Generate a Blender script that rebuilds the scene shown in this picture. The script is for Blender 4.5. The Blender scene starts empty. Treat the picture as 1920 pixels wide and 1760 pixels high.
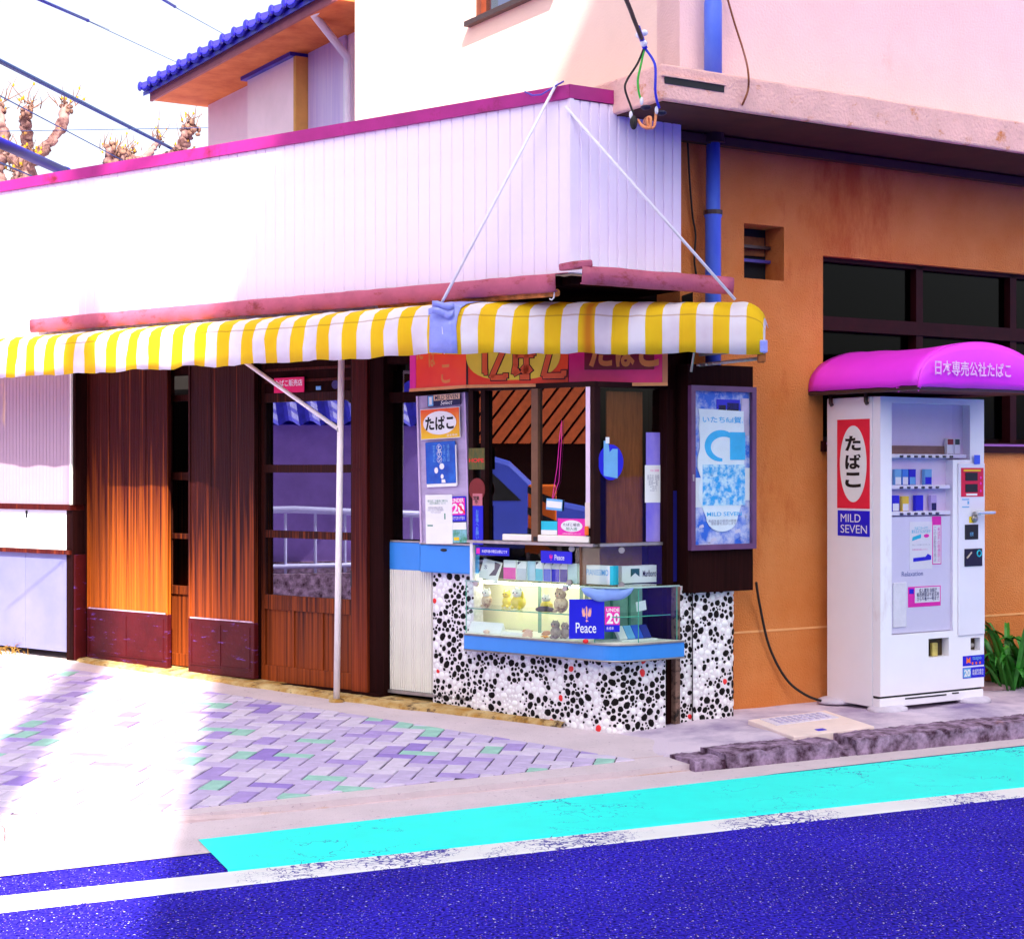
import bpy, bmesh, math, random
from mathutils import Vector, Matrix, Euler, noise as mnoise
R = math.radians
random.seed(11)

# ---------------------------------------------------------------- camera, sky, sun, exposure
SC = bpy.context.scene
COL = SC.collection
CAMH, FPX, CX, CY = 1.5, 3100.0, 960.0, 880.0      # eye height, focal length and centre in photo pixels
cam = bpy.data.cameras.new('camera'); cam_o = bpy.data.objects.new('camera', cam); COL.objects.link(cam_o)
cam_o.location = (0, 0, CAMH); cam_o.rotation_euler = (R(90), 0, 0)
cam.sensor_width = 36.0; cam.lens = 36.0 * FPX / 1920.0; cam.clip_start = 0.05; cam.clip_end = 2000
SC.camera = cam_o
SUN_EL, SUN_AZ = R(44), (0.14, -0.99)              # the sun stands behind the photographer, a little to the right
SC.world = bpy.data.worlds.new('World'); SC.world.use_nodes = True
wn = SC.world.node_tree.nodes; wl = SC.world.node_tree.links
sky = wn.new('ShaderNodeTexSky'); sky.sky_type = 'NISHITA'; sky.sun_disc = False
sky.sun_elevation = SUN_EL; sky.sun_rotation = math.atan2(SUN_AZ[0], SUN_AZ[1])
sky.air_density = 1.0; sky.dust_density = 4.0; sky.ozone_density = 1.0; sky.altitude = 0
bg = wn['Background']; bg.inputs['Strength'].default_value = 0.10
hs = wn.new('ShaderNodeHueSaturation'); hs.inputs['Saturation'].default_value = .42; hs.inputs['Value'].default_value = 1.15   # thin bright cloud all over
wl.new(sky.outputs['Color'], hs.inputs['Color']); wl.new(hs.outputs['Color'], bg.inputs['Color'])
sl = bpy.data.lights.new('sun', 'SUN'); sl.energy = 5.0; sl.angle = R(0.53); sl.color = (1.0, 0.95, 0.86)
so = bpy.data.objects.new('sun', sl); COL.objects.link(so); so.location = (3, -10, 20)
_ld = Vector((-SUN_AZ[0] * math.cos(SUN_EL), -SUN_AZ[1] * math.cos(SUN_EL), -math.sin(SUN_EL)))
so.rotation_euler = _ld.to_track_quat('-Z', 'Y').to_euler()
VS = SC.view_settings
SC.display_settings.display_device = 'sRGB'
VS.view_transform = 'Standard'; VS.look = 'None'; VS.gamma = 1.0; VS.use_curve_mapping = False
VS.exposure = 1.5
cy_ = SC.cycles
cy_.use_denoising = True
cy_.max_bounces = 8; cy_.diffuse_bounces = 4; cy_.glossy_bounces = 4; cy_.transparent_max_bounces = 16; cy_.transmission_bounces = 4
cy_.sample_clamp_indirect = 6.0; cy_.caustics_reflective = False; cy_.caustics_refractive = False

# ---------------------------------------------------------------- mesh helpers
class MB:
    """collects shapes for ONE mesh object"""
    def __init__(s): s.v = []; s.f = []; s.m = []; s.uv = []
    def poly(s, pts, m=0, uv=None):
        n = len(s.v); s.v += [tuple(p) for p in pts]; s.f.append(tuple(range(n, n + len(pts)))); s.m.append(m); s.uv.append(uv)
    def faces(s, vs, fs, m=0):
        n = len(s.v); s.v += [tuple(p) for p in vs]
        for f in fs: s.f.append(tuple(n + i for i in f)); s.m.append(m); s.uv.append(None)
    def box(s, x0, x1, y0, y1, z0, z1, m=0):
        s.faces([(x0,y0,z0),(x1,y0,z0),(x1,y1,z0),(x0,y1,z0),(x0,y0,z1),(x1,y0,z1),(x1,y1,z1),(x0,y1,z1)],
                [(3,2,1,0),(4,5,6,7),(0,1,5,4),(1,2,6,5),(2,3,7,6),(3,0,4,7)], m)
        return s
    def prism(s, pts, z0, z1, m=0):                     # xy outline (counter-clockwise) raised in z
        n = len(pts)
        s.faces([(x,y,z0) for x,y in pts] + [(x,y,z1) for x,y in pts],
                [tuple(range(n-1,-1,-1)), tuple(range(n,2*n))] + [(i,(i+1)%n,n+(i+1)%n,n+i) for i in range(n)], m)
        return s
    def slab(s, pts, y0, y1, m=0):                      # xz outline, seen from -y, y0 is the near side
        n = len(pts)
        s.faces([(x,y0,z) for x,z in pts] + [(x,y1,z) for x,z in pts],
                [tuple(range(n)), tuple(range(2*n-1,n-1,-1))] + [((i+1)%n,i,n+i,n+(i+1)%n) for i in range(n)], m)
        return s
    def tube(s, pts, r, n=8, cap=True, m=0):
        pts = [Vector(p) for p in pts]; N = len(pts)
        rs = r if isinstance(r, (list, tuple)) else [r]*N
        base = len(s.v); up = None
        for i, p in enumerate(pts):
            t = (pts[min(i+1,N-1)] - pts[max(i-1,0)]).normalized()
            a = up if up is not None else (Vector((0,0,1)) if abs(t.z) < .9 else Vector((1,0,0)))
            a = (a - t*a.dot(t)); a = a.normalized() if a.length > 1e-6 else t.orthogonal().normalized()
            up = a; b = t.cross(a)
            for k in range(n):
                g = 2*math.pi*k/n; s.v.append(tuple(p + (a*math.cos(g) + b*math.sin(g))*rs[i]))
        for i in range(N-1):
            for k in range(n):
                k2 = (k+1)%n
                s.f.append((base+i*n+k, base+i*n+k2, base+(i+1)*n+k2, base+(i+1)*n+k)); s.m.append(m); s.uv.append(None)
        if cap:
            s.f.append(tuple(base+k for k in range(n-1,-1,-1))); s.m.append(m); s.uv.append(None)
            s.f.append(tuple(base+(N-1)*n+k for k in range(n))); s.m.append(m); s.uv.append(None)
        return s
    def lathe(s, prof, c=(0,0,0), n=12, sx=1, sy=1, m=0):
        base = len(s.v); N = len(prof)
        for r_, z in prof:
            for k in range(n):
                g = 2*math.pi*k/n; s.v.append((c[0]+r_*math.cos(g)*sx, c[1]+r_*math.sin(g)*sy, c[2]+z))
        for i in range(N-1):
            for k in range(n):
                k2=(k+1)%n; s.f.append((base+i*n+k, base+i*n+k2, base+(i+1)*n+k2, base+(i+1)*n+k)); s.m.append(m); s.uv.append(None)
        s.f.append(tuple(base+k for k in range(n-1,-1,-1))); s.m.append(m); s.uv.append(None)
        s.f.append(tuple(base+(N-1)*n+k for k in range(n))); s.m.append(m); s.uv.append(None)
        return s
    def ball(s, c, rx, ry, rz, n=10, k=6, m=0):
        s.lathe([(math.sin(math.pi*(i+.02)/(k+.04)), -rz*math.cos(math.pi*(i+.02)/(k+.04))) for i in range(k+1)], c, n, rx, ry, m); return s
    def grid(s, fn, nu, nv, m=0, uvfn=None):
        base = len(s.v)
        for i in range(nu+1):
            for j in range(nv+1): s.v.append(tuple(fn(i/nu, j/nv)))
        for i in range(nu):
            for j in range(nv):
                a = base+i*(nv+1)+j
                s.f.append((a, a+nv+1, a+nv+2, a+1)); s.m.append(m)
                s.uv.append([uvfn(i/nu,j/nv), uvfn((i+1)/nu,j/nv), uvfn((i+1)/nu,(j+1)/nv), uvfn(i/nu,(j+1)/nv)] if uvfn else None)
        return s
    def mesh(s, name, mats):
        me = bpy.data.meshes.new(name); me.from_pydata(s.v, [], s.f); 
        for mt in (mats if isinstance(mats,(list,tuple)) else [mats]): me.materials.append(mt)
        me.polygons.foreach_set('material_index', s.m)
        if any(u is not None for u in s.uv):
            ul = me.uv_layers.new(name='UVMap')
            for p, u in zip(me.polygons, s.uv):
                if u:
                    for li, c in zip(p.loop_indices, u): ul.data[li].uv = c
        me.update(); return me
    def build(s, name, mats, parent=None, smooth=False, bevel=0, solid=0, loc=None, rot=None, sub=0):
        me = s.mesh(name, mats); o = bpy.data.objects.new(name, me); COL.objects.link(o); o.parent = parent
        if loc is not None: o.location = loc
        if rot is not None: o.rotation_euler = rot
        if smooth: me.polygons.foreach_set('use_smooth', [True]*len(me.polygons))
        if solid:
            md = o.modifiers.new('thickness','SOLIDIFY'); md.thickness = solid; md.offset = 0
        if bevel:
            md = o.modifiers.new('edge','BEVEL'); md.width = bevel; md.segments = 2; md.limit_method = 'ANGLE'
        if sub:
            md = o.modifiers.new('smooth','SUBSURF'); md.levels = sub; md.render_levels = sub
        return o
def box(name, mat, parent, x0,x1,y0,y1,z0,z1, bevel=0.0):
    return MB().box(min(x0,x1),max(x0,x1),min(y0,y1),max(y0,y1),min(z0,z1),max(z0,z1)).build(name, mat, parent, bevel=bevel)
def thing(name, label, cat, loc=(0,0,0), rz=0.0, group=None):
    o = bpy.data.objects.new(name, None); o.empty_display_size = .1; COL.objects.link(o)
    o.location = loc; o.rotation_euler = (0,0,rz); return tag(o, label, cat, group)
def tag(o, label, cat, group=None):
    o['label'] = label; o['category'] = cat
    if group: o['group'] = group
    return o
def structure(o): o['kind'] = 'structure'; return o
def stuff(o): o['kind'] = 'stuff'; return o

class Frame:
    """an upright plane of the place: x along the wall, y into it, z up; o = how far a layer stands out from it"""
    def __init__(s, ox, oy, deg):
        a = R(deg); s.o = (ox,oy); s.a = a; s.ex = (math.cos(a), math.sin(a)); s.ey = (-math.sin(a), math.cos(a))
    def s(s, px, o=0.0):
        k = (px-CX)/FPX; ax = s.o[0]-o*s.ey[0]; ay = s.o[1]-o*s.ey[1]
        return (k*ay-ax)/(s.ex[0]-k*s.ex[1])
    def xz(s, px, py, o=0.0):
        t = s.s(px,o); d = s.o[1]-o*s.ey[1]+t*s.ex[1]; return t, CAMH-(py-CY)/FPX*d
    def rect(s, x0,y0,x1,y1,o=0.0):
        a = s.xz(x0,(y0+y1)/2,o)[0]; b = s.xz(x1,(y0+y1)/2,o)[0]; xm = (x0+x1)/2
        return a, b, s.xz(xm,y1,o)[1], s.xz(xm,y0,o)[1]
    def world(s, x, y, z=0.0): return (s.o[0]+x*s.ex[0]+y*s.ey[0], s.o[1]+x*s.ex[1]+y*s.ey[1], z)
L = Frame(-0.985, 10.19, -37)       # shop front with the doors
H = Frame(1.32, 9.75, 32)           # orange side wall of the house
S = Frame(*H.world(-0.415,0)[:2], -58)   # its upper wall round the corner
S2 = Frame(*H.world(0,0)[:2], -58)       # the set-back part of that wall
P = Frame(-2.057, 6.64, 28)         # the pavement, x along the kerb
def ground(x, y):
    t = (x-P.o[0])*P.ey[0]+(y-P.o[1])*P.ey[1]; return .035+.025*t

# ---------------------------------------------------------------- materials
def lin(r,g,b):
    f = lambda c: (c/255/12.92) if c/255 <= .04045 else ((c/255+.055)/1.055)**2.4
    return (f(r),f(g),f(b))
def mat(name, col, rough=.6, var=.12, scale=6.0, col2=None, stretch=(1,1,1), bump=0.0, bscale=80.0, metal=0.0, spec=.4, coat=0.0, detail=6, ramp=(.3,.7), bstretch=None, dirt=None):
    m = bpy.data.materials.new(name); m.use_nodes = True; nt = m.node_tree; N = nt.nodes; K = nt.links
    b = N['Principled BSDF']; b.inputs['Roughness'].default_value = rough; b.inputs['Metallic'].default_value = metal
    b.inputs['Specular IOR Level'].default_value = spec; b.inputs['Coat Weight'].default_value = coat
    tc = N.new('ShaderNodeTexCoord'); mp = N.new('ShaderNodeMapping'); mp.inputs['Scale'].default_value = stretch
    K.new(tc.outputs['Object'], mp.inputs['Vector'])
    nz = N.new('ShaderNodeTexNoise'); nz.inputs['Scale'].default_value = scale; nz.inputs['Detail'].default_value = detail; nz.inputs['Roughness'].default_value = .62
    K.new(mp.outputs['Vector'], nz.inputs['Vector'])
    cr = N.new('ShaderNodeValToRGB'); cr.color_ramp.elements[0].position = ramp[0]; cr.color_ramp.elements[1].position = ramp[1]
    c1 = tuple(c*(1-var) for c in col); c2 = col2 or tuple(min(1,c*(1+var)) for c in col)
    cr.color_ramp.elements[0].color = (*(col if col2 else c1),1); cr.color_ramp.elements[1].color = (*c2,1)
    K.new(nz.outputs['Fac'], cr.inputs['Fac']); out = cr.outputs['Color']
    if dirt:                                            # (colour, scale, threshold, stretch): patches of dirt, rust or wear
        dc, ds, dt, dst = dirt
        mp2 = N.new('ShaderNodeMapping'); mp2.inputs['Scale'].default_value = dst; mp2.inputs['Location'].default_value = (3.1,1.7,.4); K.new(tc.outputs['Object'], mp2.inputs['Vector'])
        n2 = N.new('ShaderNodeTexNoise'); n2.inputs['Scale'].default_value = ds; n2.inputs['Detail'].default_value = 8; n2.inputs['Roughness'].default_value = .7
        K.new(mp2.outputs['Vector'], n2.inputs['Vector'])
        r2 = N.new('ShaderNodeValToRGB'); r2.color_ramp.elements[0].position = dt; r2.color_ramp.elements[1].position = min(1,dt+.12); K.new(n2.outputs['Fac'], r2.inputs['Fac'])
        mx = N.new('ShaderNodeMix'); mx.data_type = 'RGBA'; K.new(r2.outputs['Color'], mx.inputs['Factor']); K.new(out, mx.inputs[6]); mx.inputs[7].default_value = (*dc,1); out = mx.outputs[2]
    K.new(out, b.inputs['Base Color'])
    if bump:
        bn = N.new('ShaderNodeTexNoise'); bn.inputs['Scale'].default_value = bscale; bn.inputs['Detail'].default_value = 5
        if bstretch:
            mb_ = N.new('ShaderNodeMapping'); mb_.inputs['Scale'].default_value = bstretch; K.new(tc.outputs['Object'], mb_.inputs['Vector']); K.new(mb_.outputs['Vector'], bn.inputs['Vector'])
        else: K.new(tc.outputs['Object'], bn.inputs['Vector'])
        bp = N.new('ShaderNodeBump'); bp.inputs['Strength'].default_value = bump; bp.inputs['Distance'].default_value = .01
        K.new(bn.outputs['Fac'], bp.inputs['Height']); K.new(bp.outputs['Normal'], b.inputs['Normal'])
    return m
def wood(name, c1, c2, c3=None, rough=.55):
    """dark boards with grain running up and down, orange where the stain has worn off"""
    return mat(name, c1, rough=rough, col2=c2, scale=3.0, stretch=(14,14,.7), ramp=(.35,.72), bump=.35, bscale=5, bstretch=(30,30,1.0), dirt=((c3 or c2), 2.2, .58, (9,9,.8)), spec=.35)
def glass(name, tint=(.75,.85,.85), refl=.12, rough=.0):
    m = bpy.data.materials.new(name); m.use_nodes = True; nt = m.node_tree; N = nt.nodes; K = nt.links
    N.remove(N['Principled BSDF']); out = N['Material Output']
    tr = N.new('ShaderNodeBsdfTransparent'); tr.inputs['Color'].default_value = (*tint,1)
    gl = N.new('ShaderNodeBsdfGlossy'); gl.inputs['Roughness'].default_value = rough
    fr = N.new('ShaderNodeFresnel'); fr.inputs['IOR'].default_value = 1.5
    ad = N.new('ShaderNodeMath'); ad.operation = 'ADD'; ad.use_clamp = True; ad.inputs[1].default_value = refl
    ge = N.new('ShaderNodeNewGeometry'); iv = N.new('ShaderNodeMath'); iv.operation = 'SUBTRACT'; iv.inputs[0].default_value = 1.0; K.new(ge.outputs['Backfacing'], iv.inputs[1])
    K.new(fr.outputs['Fac'], ad.inputs[0]); mb2 = N.new('ShaderNodeMath'); mb2.operation = 'MULTIPLY'; K.new(ad.outputs[0], mb2.inputs[0]); K.new(iv.outputs[0], mb2.inputs[1])
    mx = N.new('ShaderNodeMixShader'); K.new(mb2.outputs[0], mx.inputs['Fac']); K.new(tr.outputs[0], mx.inputs[1]); K.new(gl.outputs[0], mx.inputs[2])
    K.new(mx.outputs[0], out.inputs['Surface']); return m
def text(name, s, parent, x0,x1,z0,z1, y, m, bold=0.0, ext=.0008, rot=0.0, shear=0.0, fit=True):
    """flat lettering facing -y, fitted to the given box"""
    cu = bpy.data.curves.new(name, 'FONT'); cu.body = s; cu.size = 1.0; cu.offset = bold; cu.align_x = 'CENTER'; cu.space_line = .92; cu.shear = shear; cu.resolution_u = 4
    to = bpy.data.objects.new(name, cu); COL.objects.link(to); bpy.context.view_layer.update()
    me = bpy.data.meshes.new_from_object(to.evaluated_get(bpy.context.evaluated_depsgraph_get())); bpy.data.objects.remove(to); bpy.data.curves.remove(cu)
    if not len(me.vertices): bpy.data.meshes.remove(me); return None
    xs = [v.co.x for v in me.vertices]; ys = [v.co.y for v in me.vertices]; ax,bx,ay,by = min(xs),max(xs),min(ys),max(ys)
    cxm, czm = (x0+x1)/2, (z0+z1)/2; ca, sa = math.cos(rot), math.sin(rot)
    for v in me.vertices:
        X = (v.co.x-(ax+bx)/2)/(bx-ax)*abs(x1-x0); Z = (v.co.y-(ay+by)/2)/max(1e-6,by-ay)*abs(z1-z0)
        v.co = (cxm+X*ca-Z*sa, y-ext, czm+X*sa+Z*ca)
    me.materials.clear(); me.materials.append(m); me.name = name
    o = bpy.data.objects.new(name, me); COL.objects.link(o); o.parent = parent; return o
def ellipse(cx_, cz_, rx, rz, n=28): return [(cx_+rx*math.cos(2*math.pi*k/n), cz_+rz*math.sin(2*math.pi*k/n)) for k in range(n)]
def copy_tree(o, parent=None):
    c = o.copy(); COL.objects.link(c); c.parent = parent
    for ch in list(o.children): copy_tree(ch, c)
    return c

WHITE = mat('white_paint', (.80,.79,.82), .45, .04, 5)
BLACK = mat('black_paint', (.006,.006,.008), .5, .3, 20)
CREAMW = mat('cream_white', (.82,.80,.74), .5, .05, 6)
INK = mat('black_ink', (.004,.004,.004), .6, .1, 30)
RED = mat('red_print', lin(235,30,40), .45, .06, 8)
PINKP = mat('pink_print', lin(240,40,170), .45, .06, 8)
BLUEP = mat('blue_print', lin(22,20,205), .4, .06, 8)
CYANP = mat('cyan_print', lin(30,190,215), .45, .06, 8)
WHITEP = mat('white_print', (.84,.84,.84), .5, .03, 8)
YELLOWP = mat('yellow_print', lin(235,200,20), .5, .06, 8)
ORANGEP = mat('orange_print', lin(240,110,10), .5, .08, 8)
GREENP = mat('green_print', lin(20,130,90), .5, .1, 8)
NAVYP = mat('navy_print', lin(15,15,70), .5, .1, 8)
GREYP = mat('grey_print', (.35,.35,.42), .5, .1, 8)
LTBLUEP = mat('light_blue_print', lin(110,175,225), .5, .1, 8)
STEEL = mat('dull_steel', (.42,.38,.36), .4, .2, 20, metal=.8)
DARKMETAL = mat('dark_bronze', (.045,.02,.022), .4, .2, 20, spec=.5)
# ---------------------------------------------------------------- road, gutter, pavement
def gp(px, py):
    """where the eye's line through a photo pixel meets the pavement, in pavement coordinates (a, t)"""
    k = (px-CX)/FPX; q = (py-CY)/FPX
    den = -q - .025*(k*P.ey[0]+P.ey[1]); d = (.035-CAMH - .025*(P.o[0]*P.ey[0]+P.o[1]*P.ey[1]))/den
    x, y = k*d, d
    return ((x-P.o[0])*P.ex[0]+(y-P.o[1])*P.ex[1], (x-P.o[0])*P.ey[0]+(y-P.o[1])*P.ey[1])
def road_pt(px, py):
    d = CAMH*FPX/(py-CY); return ((px-CX)/FPX*d, d)

def asphalt_mat():
    m = bpy.data.materials.new('asphalt'); m.use_nodes = True; nt = m.node_tree; N = nt.nodes; K = nt.links; b = N['Principled BSDF']
    tc = N.new('ShaderNodeTexCoord')
    n1 = N.new('ShaderNodeTexNoise'); n1.inputs['Scale'].default_value = 75; n1.inputs['Detail'].default_value = 4; K.new(tc.outputs['Object'], n1.inputs['Vector'])
    cr = N.new('ShaderNodeValToRGB'); e = cr.color_ramp.elements
    e[0].position = .34; e[0].color = (.003,.001,.05,1); e[1].position = .60; e[1].color = (.040,.024,.60,1)
    K.new(n1.outputs['Fac'], cr.inputs['Fac'])
    n2 = N.new('ShaderNodeTexNoise'); n2.inputs['Scale'].default_value = 1.3; n2.inputs['Detail'].default_value = 6; K.new(tc.outputs['Object'], n2.inputs['Vector'])
    mr = N.new('ShaderNodeMapRange'); mr.inputs['From Min'].default_value = .3; mr.inputs['From Max'].default_value = .7; mr.inputs['To Min'].default_value = .78; mr.inputs['To Max'].default_value = 1.18; K.new(n2.outputs['Fac'], mr.inputs['Value'])
    mu = N.new('ShaderNodeMix'); mu.data_type = 'RGBA'; mu.blend_type = 'MULTIPLY'; mu.inputs['Factor'].default_value = 1; K.new(cr.outputs['Color'], mu.inputs[6]); K.new(mr.outputs['Result'], mu.inputs[7])
    last = mu.outputs[2]
    for sc_, th, col in ((95,.20,(.42,.36,.62)), (38,.13,(.75,.72,.78)), (60,.12,(.55,.22,.25))):
        v = N.new('ShaderNodeTexVoronoi'); v.inputs['Scale'].default_value = sc_; K.new(tc.outputs['Object'], v.inputs['Vector'])
        lt = N.new('ShaderNodeMath'); lt.operation = 'LESS_THAN'; lt.inputs[1].default_value = th; K.new(v.outputs['Distance'], lt.inputs[0])
        sp = N.new('ShaderNodeSeparateColor'); K.new(v.outputs['Color'], sp.inputs[0])
        g = N.new('ShaderNodeMath'); g.operation = 'GREATER_THAN'; g.inputs[1].default_value = .62; K.new(sp.outputs[0], g.inputs[0])
        ml = N.new('ShaderNodeMath'); ml.operation = 'MULTIPLY'; K.new(lt.outputs[0], ml.inputs[0]); K.new(g.outputs[0], ml.inputs[1])
        mx = N.new('ShaderNodeMix'); mx.data_type = 'RGBA'; K.new(ml.outputs[0], mx.inputs['Factor']); K.new(last, mx.inputs[6]); mx.inputs[7].default_value = (*col,1); last = mx.outputs[2]
    K.new(last, b.inputs['Base Color']); b.inputs['Roughness'].default_value = .95; b.inputs['Specular IOR Level'].default_value = .06
    bp = N.new('ShaderNodeBump'); bp.inputs['Strength'].default_value = .5; bp.inputs['Distance'].default_value = .006; K.new(n1.outputs['Fac'], bp.inputs['Height']); K.new(bp.outputs['Normal'], b.inputs['Normal'])
    return m
def paint_mat(name, col, wear, crack=14.0, seams=False):
    """road paint, cracked and worn through to the asphalt"""
    m = mat(name, col, .6, .05, 3, bump=.15, bscale=160); nt = m.node_tree; N = nt.nodes; K = nt.links; b = N['Principled BSDF']
    src = b.inputs['Base Color'].links[0].from_socket; tc = N.new('ShaderNodeTexCoord')
    wz = N.new('ShaderNodeTexNoise'); wz.inputs['Scale'].default_value = 7; wz.inputs['Detail'].default_value = 5; K.new(tc.outputs['Object'], wz.inputs['Vector'])
    ma = N.new('ShaderNodeMix'); ma.data_type = 'RGBA'; ma.inputs['Factor'].default_value = .30; K.new(tc.outputs['Object'], ma.inputs[6]); K.new(wz.outputs['Color'], ma.inputs[7])
    v = N.new('ShaderNodeTexVoronoi'); v.feature = 'DISTANCE_TO_EDGE'; v.inputs['Scale'].default_value = crack; K.new(ma.outputs[2], v.inputs['Vector'])
    n2 = N.new('ShaderNodeTexNoise'); n2.inputs['Scale'].default_value = 2.1; n2.inputs['Detail'].default_value = 5; K.new(tc.outputs['Object'], n2.inputs['Vector'])
    mr = N.new('ShaderNodeMapRange'); mr.inputs['From Min'].default_value = .47; mr.inputs['From Max'].default_value = .72; mr.inputs['To Min'].default_value = 0; mr.inputs['To Max'].default_value = wear; K.new(n2.outputs['Fac'], mr.inputs['Value'])
    lt = N.new('ShaderNodeMath'); lt.operation = 'LESS_THAN'; K.new(v.outputs['Distance'], lt.inputs[0]); K.new(mr.outputs['Result'], lt.inputs[1])
    mx = N.new('ShaderNodeMix'); mx.data_type = 'RGBA'; K.new(lt.outputs[0], mx.inputs['Factor']); K.new(src, mx.inputs[6]); mx.inputs[7].default_value = (.03,.018,.30,1)
    K.new(mx.outputs[2], b.inputs['Base Color']); return m
ASPHALT = asphalt_mat()
CONCRETE = mat('pale_concrete', lin(212,194,202), .85, .10, 3.5, bump=.5, bscale=140, dirt=(lin(140,108,140), 38, .60, (1,1,1)), ramp=(.25,.75))
KERBC = mat('kerb_concrete', lin(205,180,186), .85, .10, 5, bump=.5, bscale=120, dirt=(lin(170,120,50), 2.2, .57, (1,1,1)))
OLDKERB = mat('old_stone', lin(172,144,176), .9, .5, 15, col2=lin(62,30,52), bump=.9, bscale=60, dirt=(lin(190,120,40), 3.0, .66, (1,1,1)), ramp=(.35,.65))
APRON = mat('worn_apron_concrete', lin(214,196,214), .85, .15, 2.2, col2=lin(120,98,150), bump=.5, bscale=110, dirt=(lin(205,150,60), 3.4, .67, (1,1,1)), ramp=(.45,.75))
rd = MB(); rd.poly([(-300,-300,0),(300,-300,0),(300,300,0),(-300,300,0)]); road = structure(rd.build('road', ASPHALT))

a_r = 3.32                                   # where the old raised kerb begins
gut = MB(); 
def gpt(a, t, z): w = P.world(a, t); return (w[0], w[1], z)
gut.poly([gpt(-9,-.57,.004), gpt(1.02,-.57,.004), gpt(a_r+.35,-.25,.004), gpt(9,-.12,.004), gpt(9,.1,.004), gpt(-9,.1,.004)])
structure(gut.build('gutter', CONCRETE))
CYAN = paint_mat('cyan_lane_paint', lin(28,246,232), .012, 5.0)
ln = MB(); A_, B_ = road_pt(370,1575), road_pt(428,1634.5); C_, D_ = road_pt(1920,1476.3), road_pt(1920,1399)
ext = lambda p, q, s_: (q[0]+(q[0]-p[0])*s_, q[1]+(q[1]-p[1])*s_)
C2, D2 = ext(B_,C_,.6), ext(A_,D_,.6)
ln.grid(lambda u,v: ((A_[0]+(D2[0]-A_[0])*u)*v+(B_[0]+(C2[0]-B_[0])*u)*(1-v), (A_[1]+(D2[1]-A_[1])*u)*v+(B_[1]+(C2[1]-B_[1])*u)*(1-v), .007 if 0 < v < 1 else .001), 12, 40)
structure(ln.build('cycle_lane', CYAN))
LINE = paint_mat('white_line_paint', (.80,.79,.80), .13, 24.0)
wl_ = MB(); p0, p1, q0, q1 = road_pt(0,1711), road_pt(1920,1494), road_pt(0,1680), road_pt(1920,1476)
p0e, p1e, q0e, q1e = ext(p1,p0,.5), ext(p0,p1,.6), ext(q1,q0,.5), ext(q0,q1,.6)
def line_pt(u, v):
    rag = .004*mnoise.noise((u*90, v*3, 1.0)) if v in (0,1) else 0
    return ((p0e[0]+(p1e[0]-p0e[0])*u)*(1-v)+(q0e[0]+(q1e[0]-q0e[0])*u)*v+rag*.5, (p0e[1]+(p1e[1]-p0e[1])*u)*(1-v)+(q0e[1]+(q1e[1]-q0e[1])*u)*v+rag, .004 if 0 < v < 1 else .0005)
wl_.grid(line_pt, 160, 24); structure(wl_.build('edge_line', LINE))

walk = MB().box(-16, 20, .02, 22, -.30, 0).build('sidewalk', CONCRETE, None, loc=(P.o[0],P.o[1],.035), rot=(math.atan(.025),0,R(28)))
structure(walk)
# herringbone pavers, clipped to the wedge between the kerb and the concrete strip before the doors
PAV = [mat('paver_'+n, lin(*c), .8, .13, 9, bump=.35, bscale=220) for n, c in (('lavender',(192,174,212)),('pale',(208,194,218)),('violet',(168,144,206)),('sea_green',(152,198,186)),('deep_violet',(150,124,200)))]
e1, e2, e3, e4 = gp(143,1257), gp(1190,1425), gp(310,1521), gp(-260,1532)
def halfplane(poly, a, b):                   # keep the part left of a->b
    out = []
    for i in range(len(poly)):
        p, q = poly[i], poly[(i+1)%len(poly)]
        sp = (b[0]-a[0])*(p[1]-a[1])-(b[1]-a[1])*(p[0]-a[0]); sq = (b[0]-a[0])*(q[1]-a[1])-(b[1]-a[1])*(q[0]-a[0])
        if sp >= 0: out.append(p)
        if (sp >= 0) != (sq >= 0): t = sp/(sp-sq); out.append((p[0]+(q[0]-p[0])*t, p[1]+(q[1]-p[1])*t))
    return out
th = math.atan2(.988,.156)-R(28)             # direction of one set of bricks, seen in pavement coordinates
ux, uy = (math.sin(th),-math.cos(th)), (math.cos(th),math.sin(th))
def paver_mesh(mb, poly, h, m=0, c=None):
    cxp = sum(p[0] for p in poly)/len(poly); cyp = sum(p[1] for p in poly)/len(poly); n = len(poly)
    ox, oy = (cxp,cyp) if c else (0,0)
    ins = lambda p, k: (p[0]+(cxp-p[0])*k-ox, p[1]+(cyp-p[1])*k-oy)
    ring = [(*ins(p,0),-.02) for p in poly]+[(*ins(p,0),h-.004) for p in poly]+[(*ins(p,.045),h) for p in poly]
    fs = [tuple(2*n+i for i in range(n))]
    for i in range(n):
        j = (i+1)%n; fs += [(i,j,n+j,n+i),(n+i,n+j,2*n+j,2*n+i)]
    mb.faces(ring, fs, m); return cxp, cyp
rng = random.Random(5); bricks = []
orig = gp(700,1420)
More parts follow.
